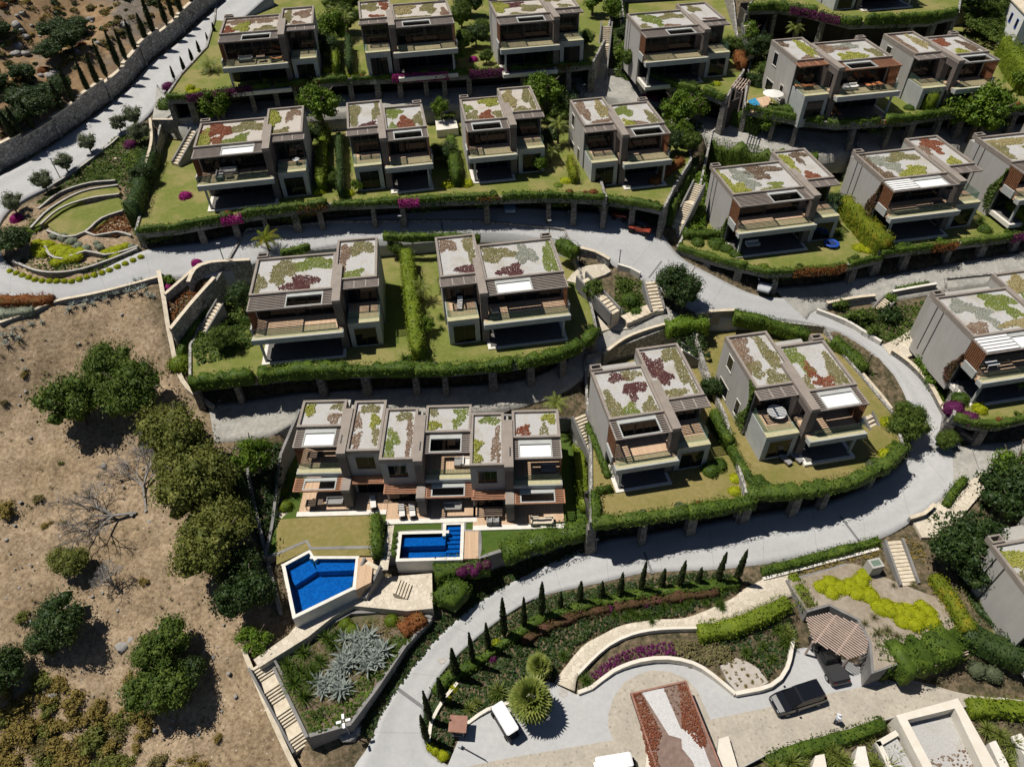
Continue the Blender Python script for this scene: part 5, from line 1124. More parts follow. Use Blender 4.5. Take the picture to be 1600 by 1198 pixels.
H_([(628,988),(645,975),(662,965)], 1.5, 1.8, .8, 'leaf_rust', 'reddish green shrubs at the upper corner of the agave bed')
# pool surroundings
for px, py in [(618,836),(618,846),(617,855),(616,866)]: shrub(px, py, .33, 'leaf_hedge', 'small clipped ball beside the rectangular pool', 'clipped balls beside the pool', z=4.4)
H_([(680,898),(720,890),(765,884)], 2.8, 2.2, 1.5, 'leaf_hedge', 'shrub mass below the rectangular pool', lumpy=.3)
for px, py in [(722,893),(735,888),(748,884),(760,882),(742,892)]: shrub(px, py, .6, 'leaf_purple', 'pink flowering shrub in the mass below the rectangular pool', 'pink shrubs below the pool', z=3.9)
H_([(690,925),(705,938),(720,915)], 2.0, 2.6, 1.4, 'leaf_hedge', 'green shrub mass below the bougainvillea')
H_([(785,870),(830,852),(880,838),(925,826)], 3.6, 2.2, 1.3, 'leaf_hedge', 'bushy hedge on the corner wall above the lower road', lumpy=.3)
H_([(370,740),(385,790),(392,830)], None, 1.6, 1.6, 'leaf_dark', 'dark hedge on the boundary left of the row house')
cover([(420,700),(450,690),(450,790),(425,800)], 'leaf_hedge', 'green planting at the left end of the row house', .4, 14, .24, z=4.5)
shrub(447, 792, .8, 'leaf_lime', 'round lime shrub at the left patio corner', z=4.5); shrub(440, 770, .7, 'leaf_golden', 'golden shrub at the left patio corner', z=4.5)
# curved garden and amphitheatre
n_ = 19
for i in range(n_):
    t = i/(n_-1); q = [(16,424),(60,439),(112,440),(165,425),(220,402)]; f = t*4; k = min(3, int(f)); f -= k
    shrub(q[k][0]*(1-f)+q[k+1][0]*f, q[k][1]*(1-f)+q[k+1][1]*f, .42, 'leaf_acid', 'small lime ball in the kerb row round the curved garden', 'lime balls along the kerb')
for px, py, r in [(68,395,1.1),(100,392,1.1),(118,402,1.0),(180,398,.9),(62,388,1.1),(72,384,1.1),(84,392,1.),(95,400,1.),(105,404,1.),(92,388,.9),(112,396,1.),(125,393,.9),(58,380,.8),(165,396,.8),(175,392,.8),(186,389,.8),(196,385,.7),(88,410,.8)]: shrub(px, py, r, 'leaf_acid', 'acid yellow mound in the curved garden by the road', 'acid yellow mounds in the curved garden', hz=.6)
for px, py, r in [(85,368,.7),(98,371,.8),(112,377,.8),(123,384,.7),(135,388,.7),(155,386,.6),(205,386,.6),(150,380,.5)]: shrub(px, py, r, 'leaf_sage', 'silvery sage shrub in the curved garden', 'sage shrubs in the curved garden', hz=.7)
cover([(140,365),(160,352),(180,340),(205,335),(208,360),(180,372),(150,372)], 'leaf_rust', 'rust red planting right of the amphitheatre lawn', .5, 16, .24)
cover([(190,243),(215,235),(238,235),(236,262),(215,272),(198,268)], 'leaf_bright', 'bright green ground cover beside the garden steps', .35, 18, .22)
cover([(25,368),(60,335),(80,325),(70,350),(35,385)], 'leaf_bright', 'bright green ground cover left of the amphitheatre', .35, 18, .22)
cover([(30,408),(60,392),(95,412),(140,412),(210,390),(215,396),(150,424),(90,430),(40,424)], 'leaf_hedge', 'low green strip inside the kerb row of the curved garden', .25, 14, .22)
cover([(140,265),(160,250),(190,262),(185,285),(150,290),(120,285)], 'leaf_tree', 'dark planting above the amphitheatre seats', .45, 14, .24)
shrub(27, 343, .9, 'leaf_magenta', 'magenta shrub at the left edge by the road'); shrub(205, 228, 1.0, 'leaf_purple', 'purple shrub below the olive trees')
shrub(263, 137, 1.0, 'leaf_purple', 'purple shrub by the road at the upper left terrace'); shrub(262, 165, 1.7, 'leaf_hedge', 'large round green shrub at the lane corner', hz=.8); shrub(285, 138, 1.2, 'leaf_hedge', 'dark rounded shrub at the upper left terrace end')
for px, py in [(300,148),(310,146),(298,140)]: shrub(px, py, .8, 'leaf_acid', 'lime mound at the left end of the top lawn', 'lime mounds on the top lawn', z=25.5)
# fill planting by gardens (each group of alike shrubs)
for px, py, r, z_, m_ in [(500,300,.9,19,'leaf_acid'),(545,303,.9,19,'leaf_acid'),(700,290,1.,19,'leaf_acid'),(730,288,1.,19,'leaf_acid'),(885,285,1.,18.8,'leaf_acid'),(872,292,.8,18.8,'leaf_lime'),(552,118,.9,25.5,'leaf_acid'),(565,115,.7,25.5,'leaf_lime'),(510,112,.9,25.5,'leaf_acid'),(1342,388,.9,13.5,'leaf_acid'),(1355,392,.8,13.5,'leaf_acid'),(1120,132,.7,23.6,'leaf_acid'),(1385,660,.8,7.8,'leaf_acid'),(1386,712,1.0,7.8,'leaf_acid'),(1150,748,.7,7.0,'leaf_acid'),(1148,768,.7,7.0,'leaf_acid')]:
    shrub(px, py, r, m_, 'yellow-green mound at the edge of a villa lawn', 'yellow-green mounds on villa lawns', z=z_, hz=.7)
for px, py, r, z_ in [(1110,735,1.1,7),(1122,728,1.0,7),(1505,290,.9,14.3),(1538,360,1.0,14.3),(1120,383,1.3,13.5),(1135,390,1.0,13.5),(1150,398,.9,13.5),(1090,380,1.0,13.5),(1185,752,.8,7.8),(1195,760,.8,7.8),(640,560,.5,12),(1420,170,.8,22)]:
    shrub(px, py, r, 'leaf_hedge', 'rounded green shrub standing on a villa lawn', 'rounded shrubs on villa lawns', z=z_, hz=.85)
for px, py, s, z_ in [(632,562,1.4,12),(672,565,1.2,12),(690,498,1.2,12),(706,505,1.2,12),(1305,345,1.6,13.5),(1310,368,1.8,13.5),(470,398,1.3,15),(590,430,1.0,13),(1530,348,1.6,14.3),(370,110,1.6,25.5),(430,120,1.2,25.5),(520,268,1.2,19),(1390,490,1.3,9),(690,515,1.,12),(480,108,1.2,25.5)]: plant('yucca', px, py, s, 'dark spiky plant in a villa garden', 'yucca', 'spiky plants in villa gardens', z=z_)
for px, py, h, s, z_, lb in [(500,225,2.6,.9,19,'feather palm left of the lime hedge in the middle row'),(660,470,2.2,.8,12,'feather palm beside the long tall hedge'),(872,225,2.8,1.0,19,'feather palm left of the windowed middle villa'),(860,255,1.8,.8,19,'shorter feather palm by the middle row garden'),(545,60,3.2,.9,25.5,'tall feather palm in the top row left'),(530,55,3.6,.9,25.5,'second tall feather palm in the top row left'),(1425,110,3.4,1.2,22,'feather palm before the pale side wall at upper right'),(420,390,1.6,1.0,15.2,'yellowing palm beside the middle road'),(868,640,1.0,.8,8.4,'short palm behind the right unit of the row house'),(330,112,.8,1.1,25.5,'low sprawling palm at the top left villa'),(1240,55,1.2,.9,24.4,'small bright palm at the top lane'),(1555,300,2.2,.8,14.3,'palm at the right edge lawn'),(690,455,1.6,.6,12,'thin palm at the white-lounger villa wall')]: palm(px, py, h, s, lb, z=z_, m='leaf_golden' if 'yellowing' in lb else None)
for px, py, r, m_, lb in [(265,440,.9,'leaf_bright','bright shrub at the stone wall top by the road bend'),(307,412,.7,'leaf_magenta','magenta shrub on the slanting wall beside the road'),(264,450,.6,'leaf_magenta','small magenta shrub in the stone planter'),(283,570,1.5,'leaf_lime','tall lime shrub at the boundary wall corner'),(380,540,1.4,'leaf_hedge','green shrubs at the left side of the slope villa'),(390,500,1.3,'leaf_hedge','shrubs behind the left side of the slope villa'),(360,510,1.2,'leaf_tree','dark shrubs under the slanting wall'),(1210,310,1.,'leaf_hedge','shrub beside the grooved villa'),(1310,480,1.2,'leaf_tree','dark shrub at the start of the cobbled lane'),(1340,500,1.7,'leaf_tree','dark shrub mass between the road and the right stairs'),(1385,495,1.7,'leaf_dark','dark shrub in the sunken garden right of the stairs'),(1360,520,1.2,'leaf_tree','dark shrub below the right stairs'),(1475,545,1.2,'leaf_tree','leafy shrub at the foot of the grooved wall right'),(1440,580,1.5,'leaf_bright','banana-like leafy shrub below the right grooved wall'),(1455,600,1.3,'leaf_bright','second leafy shrub below the right grooved wall'),(1390,470,1.0,'leaf_bright','light shrub at the head of the right stairs'),(975,450,1.2,'leaf_tree','dark shrub in the stair garden'),(985,470,1.3,'leaf_hedge','green shrub in the stair garden'),(995,490,1.0,'leaf_hedge','lower green shrub in the stair garden'),(965,490,.9,'leaf_sage','grey shrub beside the stair landing'),(1080,320,1.3,'leaf_bright','bright broad-leaved shrub left of the grooved villa'),(1090,345,1.2,'leaf_bright','second broad-leaved shrub left of the grooved villa'),(1010,150,.9,'leaf_purple','purple shrub row by the lane corner, left'),(1025,155,.9,'leaf_purple','purple shrub row by the lane corner, right'),(1075,165,.9,'leaf_purple','purple shrub in front of the curved garage'),(290,308,.9,'leaf_magenta','magenta flower mound on the sofa villa lawn'),(740,95,.8,'leaf_magenta','magenta flowers right of the second top villa'),(1235,160,1.0,'leaf_magenta','magenta shrub left of the orange loungers'),(1568,150,1.0,'leaf_purple','purple flower mound at the upper right lawn'),(1490,640,1.2,'leaf_purple','purple bougainvillea at the right edge corner'),(1515,655,1.0,'leaf_purple','second purple bougainvillea at the right edge corner'),(1500,625,1.1,'leaf_hedge','green shrub above the purple bougainvillea'),(1530,640,.9,'leaf_acid','yellow shrub above the purple bougainvillea')]:
    z_ = {290: 19, 740: 25.5, 1235: 22, 1568: 22, 1490: 8.6, 1515: 8.8, 1500: 9, 1530: 9, 1080: 13.3, 1090: 13.3}.get(px)
    shrub(px, py, r, m_, lb, z=z_)
# acid mounds over the lower right terrace
for px, py, r in [(1283,917,.8),(1298,910,.9),(1312,917,.9),(1325,920,.8),(1300,926,.8),(1345,910,.9),(1340,925,1.),(1358,930,1.),(1350,898,.8),(1330,912,.8),(1375,950,.9),(1390,953,1.),(1405,955,1.),(1420,958,1.1),(1435,962,1.1),(1450,957,.9),(1455,972,.9),(1430,975,1.),(1410,970,.9),(1385,945,.8),(1440,948,.8)]:
    shrub(px, py, r, 'leaf_acid', 'acid yellow mound in the lower right garden', 'acid yellow mounds in the lower right garden', z=2.9, hz=.6)
for px, py, s in [(1255,930,1.1),(1260,945,1.1),(1370,990,1.2),(1385,985,1.2),(1400,995,1.1),(1395,915,.8),(1425,915,.9),(1365,965,1.),(1350,975,1.)]: plant('tuft', px, py, s, 'dry grass tuft in the lower right garden', 'grass tuft', 'grass tufts in the lower right garden', z=2.9)
for px, py, s in [(1512,920,1.5),(1535,930,1.6),(1550,945,1.6),(1578,965,1.7),(1590,985,1.5),(1525,942,1.3)]: plant('yuccal', px, py, s, 'spiky pale plant along the lower right grey wall', 'yucca', 'spiky plants along the lower right wall')
for px, py, s in [(1525,1045,.9),(1550,1052,.9)]: shrub(px, py, s, 'leaf_olive', 'grey-green ball beside the paved drive', 'grey-green balls beside the drive')
scrub_proto('leaf_carob'); mat('leaf_olivescrub', (.10, .09, .035), (.18, .155, .06), island=True, rough=.8, spec=.1, c3=(.25, .20, .09)); scrub_proto('leaf_olivescrub')
# dry slope: scrub, tufts, agave rows, stones
shr_n = 0
for px, py, r in [(120,1095,1.6),(138,1120,1.7),(60,1130,1.6),(90,1150,1.7),(25,1135,1.8),(175,1170,1.2),(205,1115,1.5),(212,1066,1.2),(70,1066,1.4),(150,1152,1.6),(100,1185,1.6),(190,1195,1.3),(40,1185,1.7),(250,1190,1.3),(310,1193,1.3),(342,1152,.6),(215,1170,.7),(190,1125,1.3),(10,1165,1.6),(80,1105,1.2),(165,1130,1.3),(128,1160,1.2),(65,1165,1.3),(12,800,1.5),(62,782,.8),(75,820,.7),(98,818,.5),(95,722,.6),(138,772,.5),(35,965,.9),(225,910,.6),(40,585,.7),(5,630,.5),(15,1098,1.5),(55,1090,1.3),(95,1068,1.2),(30,1110,1.4),(75,1140,1.4),(110,1125,1.3),(45,1155,1.4),(165,1190,1.4),(130,1185,1.4),(70,1190,1.4),(15,1190,1.4),(155,1105,1.2),(185,1150,1.1),(225,1145,1.0),(280,1195,1.0),(230,1125,1.0),(5,1120,1.3),(110,1165,1.3),(85,1085,1.1)]:
    shrub(px, py, r*.95, rnd.choice(['leaf_scrub', 'leaf_scrub', 'leaf_carob', 'leaf_scrub', 'leaf_olivescrub']), 'low ochre scrub mound on the dry slope', 'scrub mounds on the dry slope', hz=.72, name='scrub_mound')
for px, py, s in [(108,485,1.),(115,478,1.),(130,480,1.1),(135,472,1.),(145,475,1.),(153,465,1.),(165,468,.9),(170,460,1.),(182,460,1.),(185,452,.9),(200,458,1.2),(205,448,1.1),(215,455,1.2),(225,450,1.1),(232,462,1.1),(212,440,1.),(222,438,1.),(240,465,1.),(50,508,1.),(35,515,1.),(22,515,1.),(66,505,.8),(18,525,1.1),(30,530,1.),(10,538,1.1),(5,525,.9),(40,580,1.)]: plant('agave', px, py, s*.75, 'small dark agave planted on the dry slope below the road', 'agave', 'agaves below the left road')
def boulder(px, py, r, label, group=None):
    V, F4, F3 = blob(r, 7, 5, .25, .6); o = obj('boulder', npmesh('boulder', *join((V, F4, F3))), 'stone_rock', loc=tuple(G(px, py, r*.15)), rz=rnd.random()*6); tag(o, label, 'rock', group)
mat('stone_rock', (.22, .215, .205), (.36, .345, .325), 3, .9, .4)
boulder(193, 1010, .65, 'larger flat grey boulder beside the dark tree'); boulder(205, 1000, .4, 'smaller grey boulder above the flat one'); boulder(86, 1085, .6, 'grey boulder among the ochre scrub'); boulder(163, 728, .35, 'small dark rock above the fallen tree')
for i in range(150): boulder(rnd.uniform(5, 370), rnd.uniform(480, 1190), rnd.uniform(.08, .22), 'small loose stone lying on the dry slope', 'loose stones on the dry slope')
for i in range(190):
    plant('tuft', rnd.uniform(0, 350), rnd.uniform(480, 1190), rnd.uniform(.2, .6), 'dry grass tuft on the dry slope', 'grass tuft', 'grass tufts on the dry slope')
# dead trees
def dead_tree(px, py, label, size, lean, seedv, trunk_len=.35):
    st = random.Random(seedv); b = MB(); tw = MB()
    def grow(p, d, L_, r, depth):
        q = p+d*L_; (b if depth < 2 else tw).tube(p, q, max(r, .012), 5 if depth < 2 else 3)
        if depth >= 6: return
        for _ in range(3 if depth else 5):
            nd = (d+Vector((st.uniform(-.8, .8), st.uniform(-.8, .8), st.uniform(-.45, .6)))).normalized(); grow(q, nd, L_*st.uniform(.55, .85), r*.6, depth+1)
    base = G(px, py); t = thing('dead_tree', label, 'dead tree', tuple(base)); grow(Vector((0, 0, -.1)), Vector(lean).normalized(), size*trunk_len, size*.026, 0)
    b.build('trunk', 'bark_dead', t); tw.build('branches', 'bark_dead', t)
dead_tree(228, 795, 'bare grey dead tree standing upright on the dry slope', 5.8, (-.25, .9, .55), 3, .42); dead_tree(212, 800, 'toppled dead tree with grey branches spread to the left', 6.6, (-1, -.25, .18), 5, .32); dead_tree(190, 925, 'grey twiggy dead bush below the small rounded tree', 4.6, (-.3, .1, .8), 8, .25)

# dense planting over the garden slopes
def fill(pix, m, lb, **k): cover(pix, m, lb, **k)
fill([(30,345),(60,315),(110,280),(150,245),(180,215),(235,205),(238,262),(228,300),(205,300),(180,284),(140,288),(95,303),(62,330),(45,362),(28,380)], 'leaf_hedge', 'green planting on the bank above the amphitheatre seats', h=.4, dens=10, leaf=.28)
fill([(210,275),(232,268),(222,330),(212,370),(205,340),(204,300)], 'leaf_tree', 'dark planting between the amphitheatre and the tall dark hedge', h=.5, dens=14, leaf=.28)
fill([(960,430),(1000,440),(1012,455),(1010,480),(985,500),(960,475)], 'leaf_tree', 'dense planting between the two stairs at the junction', h=.5, dens=16, leaf=.28)
fill([(880,440),(905,450),(945,490),(925,500),(905,470)], 'leaf_hedge', 'planting strip beside the white-lounger villa stairs', h=.4, dens=16, leaf=.26)
fill([(1300,495),(1340,485),(1365,480),(1395,480),(1450,470),(1440,520),(1400,540),(1370,530),(1335,515)], 'leaf_tree', 'planting in the sunken garden left of the grooved wall', h=.4, dens=14, leaf=.28)
fill([(1430,560),(1455,545),(1480,600),(1498,648),(1478,650),(1455,605)], 'leaf_bright', 'broad-leaved planting below the right grooved wall', h=.7, dens=16, leaf=.4)
fill([(262,475),(285,458),(315,440),(340,440),(330,470),(300,505),(280,545),(268,530)], 'leaf_rust', 'reddish green roof planting above the slanting stone wall', h=.3, dens=16, leaf=.22)
fill([(320,500),(345,478),(395,425),(395,540),(350,560),(310,570),(300,545)], 'leaf_tree', 'dark planting left of the slope villa', h=.6, dens=14, leaf=.32, z=12.05)
fill([(1065,300),(1100,262),(1108,300),(1100,355),(1066,370)], 'leaf_bright', 'broad-leaved planting between the stairs and the grooved villa', h=.8, dens=16, leaf=.4)
fill([(1440,800),(1475,850),(1500,900),(1540,900),(1560,850),(1530,790),(1560,745),(1600,760),(1600,800)], 'leaf_dark', 'dark planting around the lower right trees', h=.5, dens=12, leaf=.3)
fill([(385,700),(440,690),(440,760),(425,860),(410,880),(395,800)], 'leaf_dark', 'dark planting between the boundary wall and the row house', h=.7, dens=14, leaf=.32)
fill([(1150,70),(1200,60),(1200,130),(1160,160),(1140,130)], 'leaf_dark', 'dark planting around the upper right garden pergola', h=.6, dens=14, leaf=.32)
fill([(955,20),(975,15),(1000,100),(985,128),(960,120)], 'leaf_tree', 'planting right of the upper stone stairs', h=.6, dens=14, leaf=.32)
fill([(1500,0),(1620,0),(1620,60),(1560,70),(1510,40)], 'leaf_tree', 'dense planting at the upper right corner', h=.8, dens=14, leaf=.36)
fill([(1040,520),(1100,518),(1110,560),(1075,560),(1060,535)], 'leaf_dark', 'shaded planting between the two bend villas at the back', h=.5, dens=14, leaf=.3)
fill([(1270,525),(1330,545),(1365,585),(1345,590),(1300,550)], 'leaf_hedge', 'planting strip between the bend villa and the road', h=.5, dens=16, leaf=.28)
fill([(1000,160),(1100,195),(1090,215),(1060,225),(1040,205),(1000,172)], 'leaf_tree', 'planting behind the windowed middle villa', h=.6, dens=14, leaf=.32)
fill([(860,130),(900,130),(905,148),(870,160)], 'leaf_bright', 'planting at the lane corner in the middle row', h=.5, dens=14, leaf=.3)
fill([(675,900),(770,880),(800,880),(760,925),(715,950),(680,952)], 'leaf_hedge', 'planting on the bank below the rectangular pool', h=.5, dens=16, leaf=.28)
fill([(1230,880),(1372,850),(1380,866),(1300,886),(1232,905)], 'leaf_scrub', 'dry planting at the foot of the road hedge', h=.3, dens=14, leaf=.24)
for px, py, r, k, lb in [(520,95,1.9,'dark','dark tree between the hedge and the second top villa'),(505,140,1.6,'dark','dark low tree under the leafy tree in the middle row'),(745,75,1.7,'dark','dark tree right of the second top villa'),(700,255,1.5,'dark','dark tree beside the white court hedge'),(880,185,2.0,'dark','dark tree left of the windowed middle villa'),(1045,240,1.7,'dark','dark tree at the right corner of the windowed middle villa'),(1150,105,1.7,'dark','dark tree behind the small wooden pergola'),(1175,145,1.5,'dark','dark low tree above the small terrace pool'),(1545,190,2.0,'dark','dark tree right of the large leafy tree'),(380,480,1.6,'dark','dark tree behind the slope villa'),(355,545,1.5,'green','green tree at the left of the slope villa lawn'),(1110,620,1.4,'dark','dark tree between the two bend villas'),(1575,590,2.0,'green','tree at the right edge above the lawn'),(1470,700,1.2,'green','small tree at the curved stone wall'),(230,290,1.5,'dark','dark tree in the tall hedge by the amphitheatre'),(1190,210,1.5,'bright','small leafy tree on the lane behind the grooved villa')]:
    zt = {520: 25.5, 745: 25.5, 700: 19, 880: 19, 1045: 18.2, 355: 12}.get(px); tree(k, px, py, r, lb, base=None if zt is None else P(px, py, zt))
hedge(line([(1234,908),(1248,935),(1262,958)], 1.6), 1.2, 1.5, 'leaf_lime', 'lime creeper on the wall left of the garage pergola'); hedge(line([(1362,1004),(1364,1030),(1368,1052)], .1), 1.6, 3.0, 'leaf_hedge', 'climbing foliage on the wall right of the garage pergola', lumpy=.2); hedge(line([(1368,1054),(1420,1040),(1500,1012)], .1), 1.4, 2.6, 'leaf_hedge', 'hanging foliage in front of the garden wall along the drive', lumpy=.25)

H_([(533,228),(535,312)], 19.0, .8, 2.4, 'leaf_dark', 'narrow dark hedge left of the rust-roofed villa')
H_([(547,78),(549,120)], 25.5, .8, 2.4, 'leaf_dark', 'narrow dark hedge left of the second top villa')
H_([(1062,222),(1100,238),(1135,250),(1200,264),(1270,268)], 15.4, 1.6, 2.6, 'leaf_tree', 'dark shrub bank behind the grooved villa below the lane', lumpy=.3)
for px, py, r, k, lb, zt in [(495,190,2.2,'dark','dark tree right of the sofa villa',19),(488,232,1.9,'dark','dark lower tree at the sofa villa side wall',19),(532,30,2.2,'green','tree behind the lime hedge in the top row',25.5),(550,20,1.8,'dark','dark tree at the top edge between the first two villas',25.5),(735,25,2.2,'dark','dark tree at the top edge right of the second villa',25.5),(725,80,1.5,'green','small tree by the second top villa corner',25.5),(925,25,2.0,'bright','bright tree at the top edge by the stairs',25.5),(690,185,1.2,'bright','small tree in the white court',20.6),(868,200,1.8,'green','tree behind the palm in the middle row',19),(1480,160,1.4,'dark','dark tree at the upper right lawn edge',22),(1570,330,1.5,'green','tree at the right edge of the louvred villa lawn',14.3),(1075,240,1.5,'green','tree beside the end stairs of the middle row',18.2)]:
    tree(k, px, py, r, lb, base=P(px, py, zt))

for px, py, r, k, lb, zt in [(1545,62,2.0,'green','green tree behind the upper right villa',22),(1525,45,1.6,'dark','dark tree behind the upper right villa',22),(985,108,1.4,'green','small tree at the left wall of the pale-sided top villa',23.6),(980,72,1.6,'dark','dark tree along the wall right of the upper stairs',23.6),(1140,88,1.5,'green','tree at the right of the pale-sided top villa',23.6),(640,40,1.2,'green','small tree before the second top villa',25.5),(455,118,.9,'bright','small bright tree below the top left villa',25.5),(760,100,1.0,'green','small tree on the third top lawn',25.5),(525,290,.9,'green','small tree at the hedge end in the middle row',19),(1300,330,1.3,'dark','dark tree at the right side of the grooved villa',13.5),(1410,660,1.4,'green','tree on the slope at the bend villa corner',7.0),(560,300,.7,'bright','little bright tree on the rust-roofed villa lawn',19)]:
    tree(k, px, py, r, lb, base=P(px, py, zt))
hedge(line([(1042,348),(1064,304),(1088,264)], 14.6), 1.4, 2.6, 'leaf_tree', 'dense shrubs along the left of the end stairs', lumpy=.3)
for px, a_, b_ in [('t1', .28, .36), ('t1', .86, .95), ('t2', .33, .4), ('t2', .72, .78), ('t1c', .42, .5), ('t4', .1, .2)]:
    fr, pxy = T[px]; vines(fr, pxy, fr[0][2]+.1, 'patch of reddish creeper hanging over the garage wall ' + {'t1': 'of the top row', 't2': 'of the middle row', 't1c': 'below the orange loungers', 't4': 'over the lower lane'}[px] + (' at its left' if a_ < .5 else ' at its right'), 'leaf_rust', drop=1.6, dens=50, f0=a_, f1=b_, out=.5)

fill([(580,1160),(602,1106),(644,1044),(697,983),(757,934),(834,891),(930,858),(930,838),(830,872),(760,908),(690,962),(640,1015),(590,1085),(556,1140)], 'leaf_dark', 'dark creeping plants at the foot of the walls along the lower road', h=.35, dens=16, leaf=.26)  # creepers in a dark leaf colour that also carries the walls' shadow
fill([(440,1045),(520,985),(545,975),(610,960),(650,965),(600,1015),(540,1095),(490,1140),(470,1110)], 'leaf_olivescrub', 'dry low growth between the agaves', h=.2, dens=8, leaf=.22, z=1.5)
fill([(1376,862),(1410,835),(1440,850),(1450,880),(1400,870)], 'leaf_scrub', 'dry low growth beside the stairs to the yellow mound garden', h=.3, dens=10, leaf=.24)

for px, py, r, k, lb, zt in [(505,95,1.6,'bright','bright tree beside the tall palms at the top left',25.5),(715,100,1.3,'bright','bright tree in the gap right of the second top villa',25.5),(755,60,1.4,'green','tree at the left wall of the third top villa',25.5),(915,75,1.3,'green','tree at the right of the third top villa',25.5),(1165,75,1.6,'bright','bright tree by the red-brown hedge',23.6),(855,230,1.5,'dark','dark tree behind the palms of the middle row',19),(845,270,.9,'bright','small bright tree on the straw-roofed villa lawn',19),(520,175,1.8,'dark','dark tree behind the leafy tree in the middle row',19),(680,250,1.1,'green','tree at the right of the rust-roofed villa',19),(1060,225,1.4,'bright','bright tree at the end of the middle row',18.2),(1330,300,1.3,'green','tree between the grooved villa and the louvred villa',14),(620,400,1.0,'green','small tree at the head of the long tall hedge',12.5),(670,520,.9,'bright','small bright tree on the white-lounger villa lawn',12),(925,465,1.2,'green','tree at the right end of the white-lounger villa lawn',12),(1550,330,1.4,'dark','dark tree at the right of the louvred villa',14.3),(1590,610,1.2,'bright','bright tree on the right edge lawn',9),(1490,75,1.0,'dark','dark small tree between the two upper right villas',22),(1590,145,1.4,'bright','bright tree at the right edge by the purple mound',22)]:
    tree(k, px, py, r, lb, base=P(px, py, zt))
for i in range(30): plant('tuft', *rnd.choice([(rnd.uniform(1030, 1140), rnd.uniform(930, 955)), (rnd.uniform(930, 1030), rnd.uniform(955, 972))]), rnd.uniform(.7, 1.1), 'dark grassy tuft above the stepped path', 'grass tuft', 'grassy tufts above the stepped path').data = rnd.choice(YUC)

def wall_creeper(key, u, v0, v1, z0, z1, m, label, s=1, n=900):
    t, W = VILLAS[key]; C_ = []; N_ = []
    for i in range(n):
        f = rnd.random()**.8; z = z0+(z1-z0)*f; v = v0+(v1-v0)*rnd.random()*(.55+.45*math.sin(f*5+v0)); p = on_(t, u-s*rnd.uniform(.02, .28), v, z); C_.append(p); N_.append((-s, -.3, .4))
    tag(obj('wall_creeper', npmesh('wall_creeper', *leaf_quads(np.array(C_), np.array(N_), .26, .6)), m), label, 'vine', kind='stuff')
def on_(t, u, v, z): return np.array(Matrix.Translation(t.location) @ Matrix.Rotation(t.rotation_euler.z, 4, 'Z') @ Vector((u, v, z)))
wall_creeper('h12', 0, -.1, 1.6, 0, 6.6, 'leaf_russet', 'brown creeper climbing the front corner of the louvred villa side wall'); wall_creeper('h18', 0, -.1, 1.2, 0, 4.5, 'leaf_russet', 'brown creeper at the front corner of the right edge villa wall', n=500)
wall_creeper('h17', -10.4, 1.5, 3.6, 0, 7.0, 'leaf_tree', 'dark green creeper on the side wall of the bend villa', n=1100); wall_creeper('h11', 0, -.1, .9, 0, 3.6, 'leaf_tree', 'green creeper at the front corner of the grooved villa', n=400); wall_creeper('h13', 0, -.1, 1.6, 0, 6, 'leaf_tree', 'green creeper on the wall of the partly hidden villa', n=800)
hedge(line([(1132,196),(1160,204),(1185,212)], 18.2), 1.4, 2.8, 'leaf_tree', 'tall shrubs against the stone wall below the small wooden pergola', lumpy=.3)
# ------------------------------------------------------------------ hillside and stone wall, upper left
WB = [(-120,330),(-60,298),(0,267),(60,235),(130,188),(193,139),(233,95),(271,65),(315,25),(355,-9),(398,-48),(438,-88)]
wall_pts = smooth([G(x, y) for x, y in WB], 1.0)
wt = thing('stone_retaining_wall', 'long stepped stone wall along the upper left road below the cypresses', 'wall'); wn_n = []
for i in range(len(wall_pts)):
    a = wall_pts[max(0, i-1)][:2]; b = wall_pts[min(len(wall_pts)-1, i+1)][:2]; t_ = (b-a)/np.linalg.norm(b-a); wn_n.append(np.array([-t_[1], t_[0]]))
seg = 5; WH = []
for k, i in enumerate(range(0, len(wall_pts)-1, seg)):
    j = min(len(wall_pts)-1, i+seg); h = 2.9+.3*((k*7) % 3-1); top = max(wall_pts[i][2], wall_pts[j][2])*.5+min(wall_pts[i][2], wall_pts[j][2])*.5+h; w = MB(); c = MB(); WH.append(top)
    for q in range(i, j):
        w.quadbox(wall_pts[q][:2], wall_pts[q+1][:2], wn_n[q]*.6, wn_n[q+1]*.6, (wall_pts[q][2]-.8, wall_pts[q+1][2]-.8), (wall_pts[q][2]+h-.12, wall_pts[q+1][2]+h-.12))
        c.quadbox(wall_pts[q][:2]-wn_n[q]*.05, wall_pts[q+1][:2]-wn_n[q+1]*.05, wn_n[q]*.7, wn_n[q+1]*.7, (wall_pts[q][2]+h-.12,)*1+(wall_pts[q+1][2]+h-.12,), (wall_pts[q][2]+h, wall_pts[q+1][2]+h))
    pn = w.build('panel', 'stone_wall', wt); c.build('coping', 'travertine', pn)
    if k % 2 == 0:
        p = wall_pts[i]; n_ = wn_n[i]; tv_ = np.array([n_[1], -n_[0]]); bt = MB(); bt.quadbox(p[:2]-n_*.25-tv_*.25, p[:2]-n_*.25+tv_*.25, n_*.24, n_*.24, (p[2]-.8,)*2, (p[2]+h-.6,)*2); bt.build('buttress', 'stone_wall', wt)
